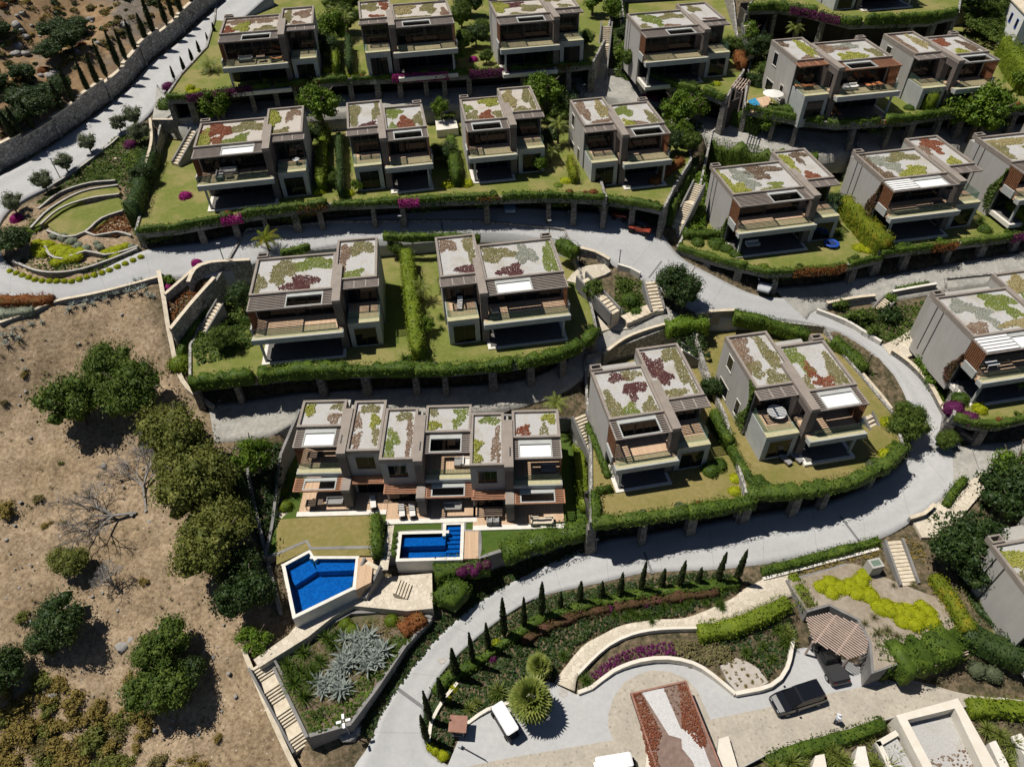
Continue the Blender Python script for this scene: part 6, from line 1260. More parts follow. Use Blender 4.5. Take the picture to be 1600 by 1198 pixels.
# the slope behind it
rows = 46; V = []; n = len(wall_pts)
hn = rng.normal(0, 1, (rows, n))
for _ in range(3): hn = (hn+np.roll(hn, 1, 0)+np.roll(hn, 1, 1)+np.roll(hn, -1, 0)+np.roll(hn, -1, 1))/5
gdir = np.array([-.72, .69])
def hill_z(d): return 2.5+d*.36+.9*math.sin(d*.35) * min(1, d/8)
for r_ in range(rows):
    d = r_*.9+(max(0, r_-20)**2)*.12
    for i in range(n):
        p = wall_pts[i]; q = p[:2]+gdir*(d+.3)*1.0+wn_n[i]*.1
        V.append((q[0], q[1], p[2]+hill_z(d)+hn[r_, i]*.9*min(1, d/2)))
I = np.arange(rows*n).reshape(rows, n); F = np.stack([I[:-1, :-1], I[:-1, 1:], I[1:, 1:], I[1:, :-1]], -1).reshape(-1, 4)
HV = np.array(V).reshape(rows, n, 3); me = npmesh('hillside', np.array(V), F); me.polygons.foreach_set('use_smooth', np.ones(len(F), bool)); o = obj('hillside', me, 'hill_earth'); o['kind'] = 'structure'
def hill_at(px, py):
    """nearest point of the hillside to the sight line through a pixel"""
    pr = HV.reshape(-1, 3); d = pr-np.array([0, 0, CAM_H]); z = d@_FW; u = 800+FPX*(d@_RT)/z; v = 599+FPX*(d@_DN)/z
    return pr[np.argmin((u-px)**2+(v-py)**2)].copy()
for i_, (bx, by, ty) in enumerate([(24,229,182),(38,215,170),(60,205,160),(99,184,135),(120,168,110),(140,154,103),(157,140,88),(173,123,68),(187,109,58),(202,95,50),(218,83,35),(232,70,28),(245,54,2),(260,44,-5),(274,30,-15),(287,19,-18),(300,8,-25)]):
    cypress(hill_at(bx, by), ty, ORD[i_] + ' tall cypress from the left on top of the stone wall', 'cypresses above the stone wall', tall=True)
hs = []
for i in range(420):
    u, v = rnd.uniform(-20, 330), rnd.uniform(-30, 210)
    if v > 215-u*.78: continue
    hs.append((rnd.uniform(.3, 1.0), tuple(hill_at(u, v))))
hs.sort(reverse=True)
for r, b in hs[:45]: shrub(0, 0, r*1.1, rnd.choice(['leaf_scrub', 'leaf_olivescrub', 'leaf_dark', 'leaf_rust']), 'low brown scrub mound on the upper left hillside', 'scrub mounds on the upper left hillside', base=np.array(b), hz=.7, name='scrub_mound')
for mi, (m_, lb) in enumerate([('leaf_scrub', 'ochre low scrub covering the upper left hillside'), ('leaf_olivescrub', 'olive brown low scrub covering the upper left hillside'), ('leaf_dark', 'dark green low scrub covering the upper left hillside')]):
    C_ = []; N_ = []
    for r, b in hs[45+mi::3]:
        d = unit(rng.normal(0, 1, (90, 3))); d[:, 2] = np.abs(d[:, 2]); C_.append(np.array(b)+d*np.array([r, r, r*.6])*rng.uniform(.7, 1.1, (90, 1))); N_.append(d)
    tag(obj('hill_scrub', npmesh('hill_scrub', *leaf_quads(np.concatenate(C_), np.concatenate(N_), .3, .5)), m_), lb, 'scrub', kind='stuff')
for u, v, r in [(95,60,2.2),(115,75,2.4),(60,185,2.6),(40,175,2.4),(85,95,2.0),(5,60,1.6),(5,145,2.0),(130,50,1.7),(75,165,2.0),(20,200,2.2),(100,140,1.6),(45,130,1.8)]: tree('dark', 0, 0, r, 'dark bushy tree on the upper left hillside', 'bushy trees on the upper left hillside', base=hill_at(u, v), zscale=.7)
for i in range(40):
    u, v = rnd.uniform(20, 200), rnd.uniform(20, 150)
    if v > 200-u*.75: continue
    V_b, F4, F3 = blob(rnd.uniform(.3, .9), 7, 5, .3, .6); o = obj('boulder', npmesh('boulder', *join((V_b, F4, F3))), 'stone_rock', loc=tuple(hill_at(u, v))); tag(o, 'grey rock on the upper left hillside', 'rock', 'rocks on the upper left hillside')

# ------------------------------------------------------------------ low walls, steps, kerbs
def lowwall(pix, h, th, m, label, z=None, name='low_wall', cap=None, dz=0):
    pts = smooth([G(x, y) if z is None else P(x, y, z) for x, y in pix], .9) if len(pix) > 2 else resample([G(x, y) if z is None else P(x, y, z) for x, y in pix], 1.0)
    b = MB(); c = MB()
    for i in range(len(pts)-1):
        t_ = (pts[i+1]-pts[i])[:2]; n_ = np.array([-t_[1], t_[0]])/(np.linalg.norm(t_)+1e-9)*th
        a0 = max(0, i-1); t0 = (pts[i+1]-pts[a0])[:2]; n0_ = np.array([-t0[1], t0[0]])/(np.linalg.norm(t0)+1e-9)*th
        a1 = min(len(pts)-1, i+2); t1 = (pts[a1]-pts[i])[:2]; n1_ = np.array([-t1[1], t1[0]])/(np.linalg.norm(t1)+1e-9)*th
        b.quadbox(pts[i][:2]-n0_/2, pts[i+1][:2]-n1_/2, n0_, n1_, (pts[i][2]-1.2, pts[i+1][2]-1.2), (pts[i][2]+h+dz, pts[i+1][2]+h+dz))
        if cap: c.quadbox(pts[i][:2]-n0_*.62, pts[i+1][:2]-n1_*.62, n0_*1.24, n1_*1.24, (pts[i][2]+h+dz, pts[i+1][2]+h+dz), (pts[i][2]+h+.07+dz, pts[i+1][2]+h+.07+dz))
    t = thing(name, label, 'wall'); b.build('masonry', m, t)
    if cap: c.build('coping', cap, t)
    return t
def stairs(a, za, b, zb, width, n, label, m='travertine', flights=1, gap=.8, side=True):
    A = P(*a, za); B = P(*b, zb); d = (B-A)[:2]; L_ = np.linalg.norm(d); d /= L_; nv = np.array([-d[1], d[0]]); t = thing('staircase', label, 'stairs', tuple(A))
    per = n//flights; run = (L_-gap*(flights-1))/n; s = 0.0; k = 0
    for f in range(flights):
        for i in range(per):
            z1 = za+(zb-za)*(k+1)/n; q = MB(); ln = run if i < per-1 or f == flights-1 else run+gap
            for_ = [(d*s+nv*width/2), (d*s-nv*width/2), (d*(s+ln+.02)-nv*width/2), (d*(s+ln+.02)+nv*width/2)]
            q.prism([tuple(p) for p in for_], min(za, z1)-za-2.0 if i == 0 else z1-za-.9, z1-za-.001*k); q.build('step', m, t); s += ln; k += 1
    if side:
        w = MB()
        for sg in (1, -1): w.quadbox(nv*sg*width/2, d*L_+nv*sg*width/2, nv*sg*.22, nv*sg*.22, (-1.5, zb-za-1.5), (.45, zb-za+.45))
        w.build('side_wall', 'concrete', t)
    return t
stairs((478,1165),-1.4,(408,1035),2.2,2.0,20,'long cream staircase down the left side of the agave bed', flights=4, gap=1.0)
stairs((945,742),4.2,(905,650),8.2,1.5,18,'staircase between the row house and the maroon-roofed villa', flights=2)
stairs((962,490),12.1,(908,432),14.0,1.3,11,'staircase down from the middle road to the white-lounger villa', flights=2, gap=.5)
stairs((1028,488),11.0,(1015,440),12.8,1.5,9,'short staircase left of the round tree')
stairs((975,500),10.6,(1025,478),11.3,1.6,6,'broad low steps leading to the lower lane', side=False)
stairs((1050,372),13.0,(1092,288),18.3,1.4,24,'staircase at the right end of the middle row', flights=3)
stairs((938,128),21.2,(948,38),27.5,1.5,28,'upper stone staircase with wavy walls', flights=3)
stairs((1362,497),8.2,(1388,470),10.4,1.4,10,'stairs down from the cobbled lane into the sunken garden')
stairs((1418,562),6.6,(1445,535),8.6,1.4,9,'stairs beside the right grooved wall')
stairs((1420,915),2.9,(1395,845),4.2,1.6,12,'stairs from the road down to the yellow mound garden', flights=1)
stairs((560,930),2.7,(583,880),4.4,1.7,7,'steps between the two swimming pools')
stairs((640,925),2.65,(618,915),3.4,1.6,5,'side steps beside the lower pool landing', side=False)
stairs((1065,545),9.2,(1100,565),7.2,1.2,8,'white steps behind the maroon-roofed villa', m='white_stone')
stairs((205,295),18.2,(185,245),19.9,1.2,12,'garden steps beside the amphitheatre', flights=3, side=False)
stairs((275,258),19.2,(305,205),22.0,1.1,12,'zigzag stairs behind the sofa villa')
stairs((318,520),12.2,(345,475),14.6,1.1,9,'stairs by the slanting stone wall', m='travertine')
stairs((1380,705),5.9,(1355,650),8.4,1.1,9,'stairs at the right of the bend villa')
stairs((1175,80),24.0,(1165,40),27.0,1.2,12,'stairs beside the red-brown hedge')
# amphitheatre
def drape(name, pix, m, lift=.1, skirt=.6):
    pts = smooth([G(x, y) for x, y in pix + [pix[0]]], 1.0)[:-1]; a = sum(pts[i-1][0]*pts[i][1]-pts[i][0]*pts[i-1][1] for i in range(len(pts)))
    if a < 0: pts = pts[::-1]
    n = len(pts); b = MB(); b.v = [(p[0], p[1], p[2]+lift) for p in pts]+[(p[0], p[1], p[2]+lift-skirt) for p in pts]; b.f = [tuple(range(n))]+[(i, n+i, n+(i+1) % n, (i+1) % n) for i in range(n)]
    me = b.mesh(name); o = obj(name, me, m); o['kind'] = 'structure'; LOWER.append(np.array([p[:2] for p in pts])); return o
drape('lawn', [(75,352),(110,328),(150,318),(185,310),(200,318),(200,332),(175,338),(150,358),(115,368),(90,366)], 'lawn', .08)
drape('lawn', [(55,358),(85,330),(130,305),(185,296),(190,304),(140,314),(100,332),(72,352)], 'lawn', .3)
for px, lb in [([(65,355),(95,330),(140,314),(188,307)], 'lowest curved seat wall of the amphitheatre'), ([(50,360),(80,330),(130,303),(186,293)], 'middle curved seat wall of the amphitheatre'), ([(62,330),(95,305),(140,290),(182,286)], 'upper curved seat wall of the amphitheatre'), ([(75,364),(105,374),(135,366),(160,345),(200,331)], 'wavy wall below the amphitheatre lawn'), ([(72,388),(80,402),(100,408),(135,396),(165,402),(195,396),(218,388)], 'wavy wall holding the yellow mounds'), ([(22,412),(66,428),(116,427),(164,413),(216,392)], 'curved kerb wall of the garden by the road'), ([(135,366),(150,372),(185,366),(207,372)], 'short stone wall under the rust red planting'), ([(85,292),(120,270),(160,240)], 'cream edging wall along the olive trees'), ([(165,236),(178,226),(186,218)], 'short cream wall by the purple shrub')]:
    lowwall(px, .38, .24, 'stone_pillar', lb, cap='cap_stone')
lowwall([(240,200),(242,235),(232,275)], 1.4, .3, 'stone_wall', 'stone wall right of the bright green ground cover', cap='travertine')
lowwall([(242,196),(275,196),(308,193)], .9, .3, 'stone_wall', 'dark stone wall behind the zigzag stairs', cap='travertine')
# boundary walls
lowwall([(250,428),(258,470),(268,530),(288,600),(335,640)], .5, .4, 'stone_wall', 'thin boundary wall between the dry slope and the villas', cap='travertine')
lowwall([(385,700),(392,760),(408,830),(425,900),(440,960)], .6, .35, 'concrete', 'boundary wall between the carobs and the row house')
lowwall([(383,1018),(400,1060),(425,1120),(450,1175),(465,1205)], .7, .35, 'concrete', 'stepped boundary wall left of the long staircase', cap='travertine')
lowwall([(0,508),(40,494),(90,474),(140,464),(190,452),(248,436)], .35, .35, 'concrete', 'low wall along the outer edge of the left road', cap='travertine')
lowwall([(262,470),(285,450),(315,424),(330,420)], 1.0, .35, 'stone_wall', 'upper slanting stone wall by the road bend', cap='travertine')
lowwall([(300,455),(310,435),(335,424),(395,420)], 1.4, .4, 'stone_wall', 'curved stone wall behind the slope villa', cap='travertine')
lowwall([(278,540),(310,500),(345,460)], 2.6, .4, 'stone_wall', 'tall slanting stone wall left of the slope villa', cap='travertine')
lowwall([(905,396),(930,402),(952,414)], .9, .4, 'stone_wall', 'stone wall at the road edge above the stairs', cap='travertine')
lowwall([(965,418),(985,424),(1000,432)], .6, .35, 'white_stone', 'cream wall at the road edge left of the round tree')
lowwall([(1045,512),(1010,522),(975,536),(942,560)], .8, .3, 'concrete', 'curved wall along the lower lane', cap='travertine')
lowwall([(1085,500),(1110,495),(1150,493)], .9, .35, 'concrete', 'wall behind the bend villa at the road junction', cap='travertine')
lowwall([(1275,488),(1320,505),(1345,520),(1375,538)], .55, .4, 'white_stone', 'stepped cream wall along the road by the right stairs')
lowwall([(1290,480),(1330,472),(1365,468)], .7, .35, 'stone_wall', 'stone wall along the start of the cobbled lane', cap='travertine')
lowwall([(1392,462),(1430,455),(1460,450)], .7, .3, 'concrete', 'straight wall along the cobbled lane', cap='white_stone')
lowwall([(1392,552),(1420,572),(1450,605),(1475,650),(1500,680),(1520,692)], .6, .4, 'stone_pillar', 'curved stone wall on the inside of the right bend', cap='travertine')
lowwall([(1345,590),(1375,625),(1390,645)], .7, .3, 'stone_pillar', 'stone wall beside the bend villa', cap='travertine')
lowwall([(1418,815),(1440,808),(1456,793)], .7, .3, 'concrete', 'short wall at the road side of the flagstone path', cap='travertine')
lowwall([(1192,905),(1280,882),(1372,858)], .2, .3, 'white_stone', 'pale wall base behind the road hedge')
lowwall([(670,1160),(674,1130),(695,1092),(715,1068)], .35, .3, 'cream_render', 'cream curb wall of the cypress bed tip')
lowwall([(722,1138),(762,1110),(806,1096),(858,1068)], .4, .3, 'cream_render', 'low cream wall at the left edge of the forecourt')
lowwall([(903,1084),(924,1076),(958,1050),(1000,1034),(1042,1030),(1082,1038),(1112,1056),(1148,1086)], .45, .35, 'cream_render', 'curved pinkish wall along the forecourt')
lowwall([(1148,1086),(1203,1073),(1228,1046),(1238,1000)], .5, .35, 'cream_render', 'angled pinkish wall beside the gravel cactus bed')
lowwall([(903,1054),(922,1034),(951,1009),(987,992),(1030,984),(1092,982)], .3, .25, 'cream_render', 'low wall on the lower side of the stepped path')
# flagstone areas
drape('flagstone_path', [(1545,735),(1500,760),(1460,790),(1425,815),(1440,840),(1470,840),(1500,810),(1530,775),(1560,745)], 'flagstone', .1)
drape('flagstone_path', [(1378,540),(1400,530),(1425,515),(1440,520),(1440,545),(1415,560),(1390,555)], 'flagstone', .1)
drape('flagstone_path', [(885,440),(905,420),(945,414),(955,425),(930,436),(905,445)], 'flagstone', .15)
drape('flagstone_path', [(930,490),(950,483),(970,500),(1000,490),(1015,478),(1020,488),(985,515),(955,515),(938,520)], 'flagstone', .2)
drape('gravel_bed', [(1125,1040),(1150,1028),(1185,1045),(1200,1066),(1150,1080)], 'gravel_warm', .1)
sheet('pool_landing', [(556,905),(675,895),(676,950),(636,954),(552,946),(520,963),(482,994),(424,1030),(405,1042),(396,1030),(450,992),(462,978),(552,930),(584,918)], 2.6, 'flagstone', 0, thick=3)
sheet('planting_terrace', [(1228,905),(1300,886),(1372,862),(1440,878),(1512,990),(1500,1003),(1362,1052),(1358,1003),(1340,968),(1296,946),(1262,956)], 2.9, 'concrete', -.02, thick=3.5); sheet('planting_soil', [(1232,908),(1300,889),(1372,866),(1438,882),(1508,990),(1498,1000),(1366,1048),(1362,1003),(1343,966),(1296,943),(1260,952)], 2.9, 'tan_soil', .01, thick=.1)
sheet('lawn', [(1490,895),(1520,880),(1540,920),(1620,990),(1620,1030),(1540,990)], 2.6, 'lawn_dry', .05, thick=2)
sheet('flagstone_path', [(606,822),(616,820),(606,890),(592,890)], 4.4, 'flagstone', .02, thick=.2)
sheet('dry_lawn', [(432,812),(580,800),(584,868),(490,868),(484,858),(432,882)], 4.4, 'lawn_dry', .025, thick=.2)
sheet('flagstone_path', [(425,775),(440,770),(450,800),(440,810),(425,800)], 4.4, 'flagstone', .03, thick=.2)
# ------------------------------------------------------------------ pools
def water_mat():
    m = bpy.data.materials.new('water'); m.use_nodes = True; N = m.node_tree.nodes; L = m.node_tree.links; out = N['Material Output']; N.remove(N['Principled BSDF'])
    t = N.new('ShaderNodeBsdfTransparent'); t.inputs[0].default_value = (.45, .74, .92, 1); g = N.new('ShaderNodeBsdfGlossy'); g.inputs['Roughness'].default_value = .04; f = N.new('ShaderNodeFresnel'); f.inputs[0].default_value = 1.25
    n = N.new('ShaderNodeTexNoise'); n.inputs['Scale'].default_value = 3; bp = N.new('ShaderNodeBump'); bp.inputs['Strength'].default_value = .22; L.new(n.outputs[0], bp.inputs['Height']); L.new(bp.outputs[0], g.inputs['Normal'])
    mx = N.new('ShaderNodeMixShader'); L.new(f.outputs[0], mx.inputs[0]); L.new(t.outputs[0], mx.inputs[1]); L.new(g.outputs[0], mx.inputs[2]); L.new(mx.outputs[0], out.inputs[0]); MAT['water'] = m
water_mat(); mat('pool_tile', (.018, .19, .38), (.05, .30, .52), 3.5, .4, lo=.40, hi=.60)
def pool(label, outer, inner, z, depth, deck, bench=None):
    c = np.mean(outer, 0); t = thing('swimming_pool', label, 'pool', (c[0], c[1], z)); R_ = lambda pts: [(p[0]-c[0], p[1]-c[1]) for p in pts]
    MB().prism(R_(inner), -depth-.3, -depth).build('floor', 'pool_tile', t)
    w = MB(); ii = R_(inner); ar = sum(ii[k-1][0]*ii[k][1]-ii[k][0]*ii[k-1][1] for k in range(len(ii))); off = inward([np.array(p) for p in ii+[ii[0]]], ii, -.3)[:-1]
    for k in range(len(ii)):
        a, b = np.array(ii[k-1]), np.array(ii[k]); tv_ = (b-a)/np.linalg.norm(b-a); nv = np.array([tv_[1], -tv_[0]])*(1 if ar > 0 else -1)*.3
        w.quadbox(a-tv_*.001, b, nv, nv, (-depth-.3,)*2, (-.02,)*2)
    w.build('tiled_wall', 'pool_tile', t)
    MB().prism(R_(inner), -.13, -.12).build('water', 'water', t)
    # coping: strips along each outer edge
    cp = MB(); oo = R_(outer); ao = sum(oo[k-1][0]*oo[k][1]-oo[k][0]*oo[k-1][1] for k in range(len(oo)))
    for k in range(len(ii)):
        a, b = np.array(ii[k-1]), np.array(ii[k]); tv_ = (b-a)/np.linalg.norm(b-a); nv = np.array([tv_[1], -tv_[0]])*(1 if ar > 0 else -1)*.34
        cp.quadbox(a-tv_*.32, b+tv_*.32, nv, nv, (-2.2,)*2, (.02+.002*k,)*2)
    cp.build('coping', 'white_stone', t)
    if deck: MB().prism(R_(deck), -2.2, .04).build('deck', 'deck', t)
    if bench:
        for (pts, zz) in bench: MB().prism(R_(pts), -depth, zz).build('pool_step', 'pool_tile', t)
    return t
ip = RL((11.1,-11.85),(17.2,-11.85),(17.2,-7.98),(15.65,-7.98),(15.65,-9.0),(11.1,-9.0))
pool('rectangular swimming pool with blue steps in front of the row house', RL((10.8,-12.2),(17.6,-12.2),(17.6,-7.7),(15.3,-7.7),(15.3,-8.7),(10.8,-8.7)), ip, 4.45, 1.5, RL((17.62,-12.1),(19.05,-12.1),(19.05,-8.85),(17.62,-8.85)),
     [(RL((11.12,-10.1),(15.6,-10.1),(15.6,-9.02),(11.12,-9.02)), -.55)] + [(RL((15.67,-8.0-.42*(i+1)),(17.18,-8.0-.42*(i+1)),(17.18,-8.0-.42*i-.04),(15.67,-8.0-.42*i-.04)), -.3-.2*i) for i in range(6)])
w2 = [tuple(P(x, y, 4.3)[:2]) for x, y in [(446,884),(483,864),(489,873),(556,873),(551,917),(462,960)]]; dk = [tuple(P(x, y, 4.3)[:2]) for x, y in [(560,871),(584,871),(580,910),(556,922)]]
pool('angular swimming pool at the edge of the dry slope', [tuple(P(x, y, 4.3)[:2]) for x, y in [(438,882),(483,858),(492,868),(561,869),(556,922),(458,970)]], w2, 4.35, 1.5, dk, [([tuple(P(x, y, 4.3)[:2]) for x, y in [(490,874),(555,874),(553,886),(494,888)]], -.6), ([tuple(P(x, y, 4.3)[:2]) for x, y in [(447,885),(482,866),(493,886),(458,908)]], -.8)])
# ------------------------------------------------------------------ lower right: garage pergola, entrance roof, reception building
def clip_slats(name, pix, z, a, b, label, cat, m, step=.24, w=.11, h=.1, posts=(), beams=2):
    """flat slatted roof: slats run along pixel direction a->b, clipped to the outline"""
    poly = np.array([P(x, y, z)[:2] for x, y in pix]); d = (P(*b, z)-P(*a, z))[:2]; d /= np.linalg.norm(d); n = np.array([-d[1], d[0]]); c = poly.mean(0)
    ang = math.atan2(d[1], d[0]); t = thing(name, label, cat, (c[0], c[1], z-2.6 if posts else z), ang); L = np.c_[(poly-c)@d, (poly-c)@n]; zb = 2.6 if posts else 0
    for v in np.arange(L[:, 1].min()+.06, L[:, 1].max(), step):
        xs = []
        for i in range(len(L)):
            (x0, y0), (x1, y1) = L[i-1], L[i]
            if (y0 > v) != (y1 > v): xs.append(x0+(x1-x0)*(v-y0)/(y1-y0))
        if len(xs) >= 2 and max(xs)-min(xs) > .3: obj('slat', MB().box(min(xs), max(xs), v-w/2, v+w/2, 0, h).mesh('slat'), m, t, loc=(0, 0, zb))
    for k in range(beams):
        x = L[:, 0].min()+(L[:, 0].max()-L[:, 0].min())*(k+1)/(beams+1); ys = []
        for i in range(len(L)):
            (x0, y0), (x1, y1) = L[i-1], L[i]
            if (x0 > x) != (x1 > x): ys.append(y0+(y1-y0)*(x-x0)/(x1-x0))
        if len(ys) >= 2: MB().box(x-.07, x+.07, min(ys), max(ys), zb-.16, zb-.005).build('beam', m, t)
    for (px, py) in posts:
        q = (P(px, py, z)[:2]-c); MB().box(q@d-.09, q@d+.09, q@n-.09, q@n+.09, -.3, zb-.005).build('post', m, t)
    return t
mat('slat_pink', (.40, .30, .245), (.50, .385, .32), 2, .7)
clip_slats('garage_pergola', [(1258,965),(1294,957),(1348,977),(1357,1003),(1353,1021),(1325,1030),(1270,1002)], 2.75, (1262,978), (1328,1026), 'angular slatted pergola roof over the parked dark car', 'pergola', 'slat_pink', posts=((1325,1028),(1270,1002),(1350,1018)))
clip_slats('slatted_canopy', [(1455,1030),(1510,1011),(1514,1021),(1460,1041)], 2.3, (1455,1032), (1510,1013), 'short slatted canopy sticking out of the climbing foliage', 'pergola', 'slat_pink', beams=1)
clip_slats('garden_pergola', [(1153,122),(1173,126),(1160,144),(1142,136)], 26.0, (1153,122), (1142,136), 'small wooden garden pergola at the end of the upper right lawn', 'pergola', 'slat_pink', step=.4, posts=((1144,136),(1160,143),(1154,123),(1172,127)))
# entrance roof with rust planting
er = [P(x, y, 2.6)[:2] for x, y in [(985,1082),(1072,1062),(1165,1290),(1058,1300)]]; c0 = np.mean(er, 0); t = thing('entrance_canopy', 'flat roof with rust red planting and white gravel beside the round paving', 'roof', (c0[0], c0[1], 0))
LR = lambda pix, z=2.6: [tuple(P(x, y, z)[:2]-c0) for x, y in pix]
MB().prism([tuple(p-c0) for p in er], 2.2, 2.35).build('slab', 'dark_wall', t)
for px_, py_ in [(1000,1095),(1062,1082),(1035,1220),(1120,1210)]: q_ = P(px_, py_, 2.3)[:2]-c0; MB().box(q_[0]-.12, q_[0]+.12, q_[1]-.12, q_[1]+.12, 0, 2.2).build('post', 'metal_dark', t)
MB().prism([tuple(p-c0) for p in er], 2.36, 2.5).build('soil', 'brown_soil' if 'brown_soil' in MAT else mat('brown_soil', (.17, .115, .095), (.24, .17, .14), 2, .9, .3), t)
rim = MB()
for i in range(4):
    a, b = er[i-1]-c0, er[i]-c0; tv_ = (b-a)/np.linalg.norm(b-a); nv = np.array([-tv_[1], tv_[0]])*.16; cc = (a+b)/2
    if (nv@(-cc)) < 0: nv = -nv
    rim.quadbox(a, b, nv, nv, (2.3,)*2, (2.62+.002*i,)*2)
rim.build('rim', mat('rim_wood', (.24, .12, .085), (.32, .17, .125), 2, .7), t)
MB().prism(LR([(1003,1080),(1037,1074),(1064,1137),(1092,1146),(1128,1240),(1100,1240),(1083,1189),(1066,1168),(1065,1153),(1045,1147)]), 2.502, 2.52).build('gravel', mat('gravel_white', (.46, .45, .44), (.62, .61, .60), 9, .95, .4), t)
def tufts_in(parent, pix, z, c, m, dens=110, tall=(.07, .12, .05, .2), name='planting'):
    poly = np.array([P(x, y, z)[:2]-c for x, y in pix]); lo, hi = poly.min(0), poly.max(0); q = lo+(hi-lo)*rng.random((int((hi-lo).prod()*dens), 2)); q = q[inpoly(q, poly)]
    V, F = dome_tufts(np.c_[q, np.full(len(q), z)], *tall); o = obj(name, npmesh(name, V, F), m, parent); o['kind'] = 'stuff'
tufts_in(t, [(989,1083),(1001,1082),(1034,1146),(1026,1178),(1045,1260),(1042,1290),(1028,1250)], 2.5, c0, 'sedum_R', name='rust_planting'); tufts_in(t, [(1060,1068),(1073,1066),(1106,1164),(1096,1168),(1066,1136)], 2.5, c0, 'sedum_R', name='rust_planting'); tufts_in(t, [(1037,1075),(1060,1070),(1066,1110),(1055,1120)], 2.5, c0, 'sedum_B', 14, (.08, .15, .05, .15), name='dry_planting')
# reception building: square ring roof with a sunken gravel court
ro = [P(x, y, 1.6)[:2] for x, y in [(1400,1117),(1497,1090),(1610,1290),(1500,1310)]]; ri = [P(x, y, 1.6)[:2] for x, y in [(1418,1124),(1492,1106),(1580,1290),(1512,1300)]]; c1 = np.mean(ro, 0)
t = thing('reception_building', 'cream building with square ring roof around a sunken gravel court', 'building', (c1[0], c1[1], 0)); rg = MB()
for i in range(4):
    a, b, ai, bi = ro[i-1]-c1, ro[i]-c1, ri[i-1]-c1, ri[i]-c1; rg.prism([tuple(a), tuple(b), tuple(bi), tuple(ai)], -3.5, 1.6-.003*i)
rg.build('ring_roof', 'cream_render', t); MB().prism([tuple(p-c1) for p in ri], -.4, .35).build('court', 'gravel', t)
lw = [P(x, y, 1.0)[:2]-c1 for x, y in [(1368,1158),(1399,1140),(1440,1215),(1405,1235)]]; MB().prism([tuple(p) for p in lw], -3.5, .6).build('side_wing', 'gravel', t)
sw = MB()
for a, b in ((lw[0], lw[1]), (lw[0], lw[3])):
    tv_ = (b-a)/np.linalg.norm(b-a); nv = np.array([-tv_[1], tv_[0]])*.45; nv = nv if nv@(np.mean(lw, 0)-a) > 0 else -nv; sw.quadbox(a, b, nv, nv, (-3.5,)*2, (1.0, 1.0))
sw.build('side_parapet', 'cream_render', t); tufts_in(t, [(1450,1185),(1520,1165),(1545,1230),(1480,1240)], .35, c1, 'sedum_B', 16, name='court_planting')
def blade(pts, z1, label, m='cream_render'):
    b = [P(x, y, z1)[:2] for x, y in pts]; c = np.mean(b, 0); MBx = MB().prism([tuple(p-c) for p in b], -4, 0); o = MBx.build('blade_wall', m, loc=(c[0], c[1], z1)); tag(o, label, 'wall', 'pale blade walls')
for pts, lb in [([(1006,1215),(1011,1176),(1021,1175),(1034,1240),(1020,1250)], 'pale pointed wall rising at the bottom beside the entrance roof'), ([(1117,1215),(1123,1154),(1138,1149),(1165,1240),(1130,1245)], 'pale blunt wall right of the entrance roof'), ([(1262,1225),(1274,1180),(1288,1177),(1300,1240)], 'cream blunt wall at the bottom among the arching plants'), ([(1328,1215),(1340,1166),(1352,1165),(1368,1240)], 'tallest white wall left of the ring roof')]: blade(pts, 1.0, lb, 'cream_render' if 'white' not in lb else 'white_stone')
for pts, lb in [([(1380,1168),(1388,1166),(1412,1240),(1402,1245)], 'white slanting wall left of the ring roof'), ([(1545,1160),(1556,1156),(1600,1240),(1588,1250)], 'white slanting wall right of the ring roof'), ([(1580,1150),(1595,1145),(1630,1190),(1615,1200)], 'white slanting wall at the lower right corner')]: blade(pts, .4, lb, 'white_stone')
hedge(line([(1200,1190),(1260,1170),(1330,1150),(1378,1132)], -.1), 1.2, .8, 'leaf_hedge', 'shrub strip between the paved drive and the white walls'); hedge(line([(1512,1108),(1560,1108),(1620,1114)], 0), 1.6, 1.1, 'leaf_lime', 'lime hedge along the drive right of the ring roof')
for px, py, s, g in [(1225,1190,1.3,0),(1250,1195,1.3,0),(1290,1190,1.2,0),(1370,1175,1.4,0),(1395,1180,1.4,0),(1365,1195,1.5,0),(1560,1150,1.3,0),(1580,1165,1.5,0),(1540,1140,1.2,0),(1570,1190,1.4,0)]: plant('yuccal', px, py, s*1.3, 'arching palm-like plant among the white walls at the bottom', 'plant', 'arching plants among the white walls', z=-.3, name='arching_plant')
# kiosk and barrier
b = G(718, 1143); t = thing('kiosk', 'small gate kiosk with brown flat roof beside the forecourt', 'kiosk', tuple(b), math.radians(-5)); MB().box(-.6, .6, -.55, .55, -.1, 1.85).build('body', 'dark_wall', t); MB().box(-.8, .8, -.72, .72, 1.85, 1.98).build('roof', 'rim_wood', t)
window(t, -.45, .45, -.56, .8, 1.6, frame='metal_grey', fw=.05, parts=1)
b = G(720, 1170); t = thing('barrier', 'lowered dark barrier arm beside the kiosk', 'barrier', tuple(b), math.radians(-28)); MB().box(-.15, .15, -.15, .15, -.1, 1.0).build('housing', 'metal_grey', t); MB().tube((0, 0, .85), (2.6, 0, .85), .035).build('arm', 'metal_dark', t)

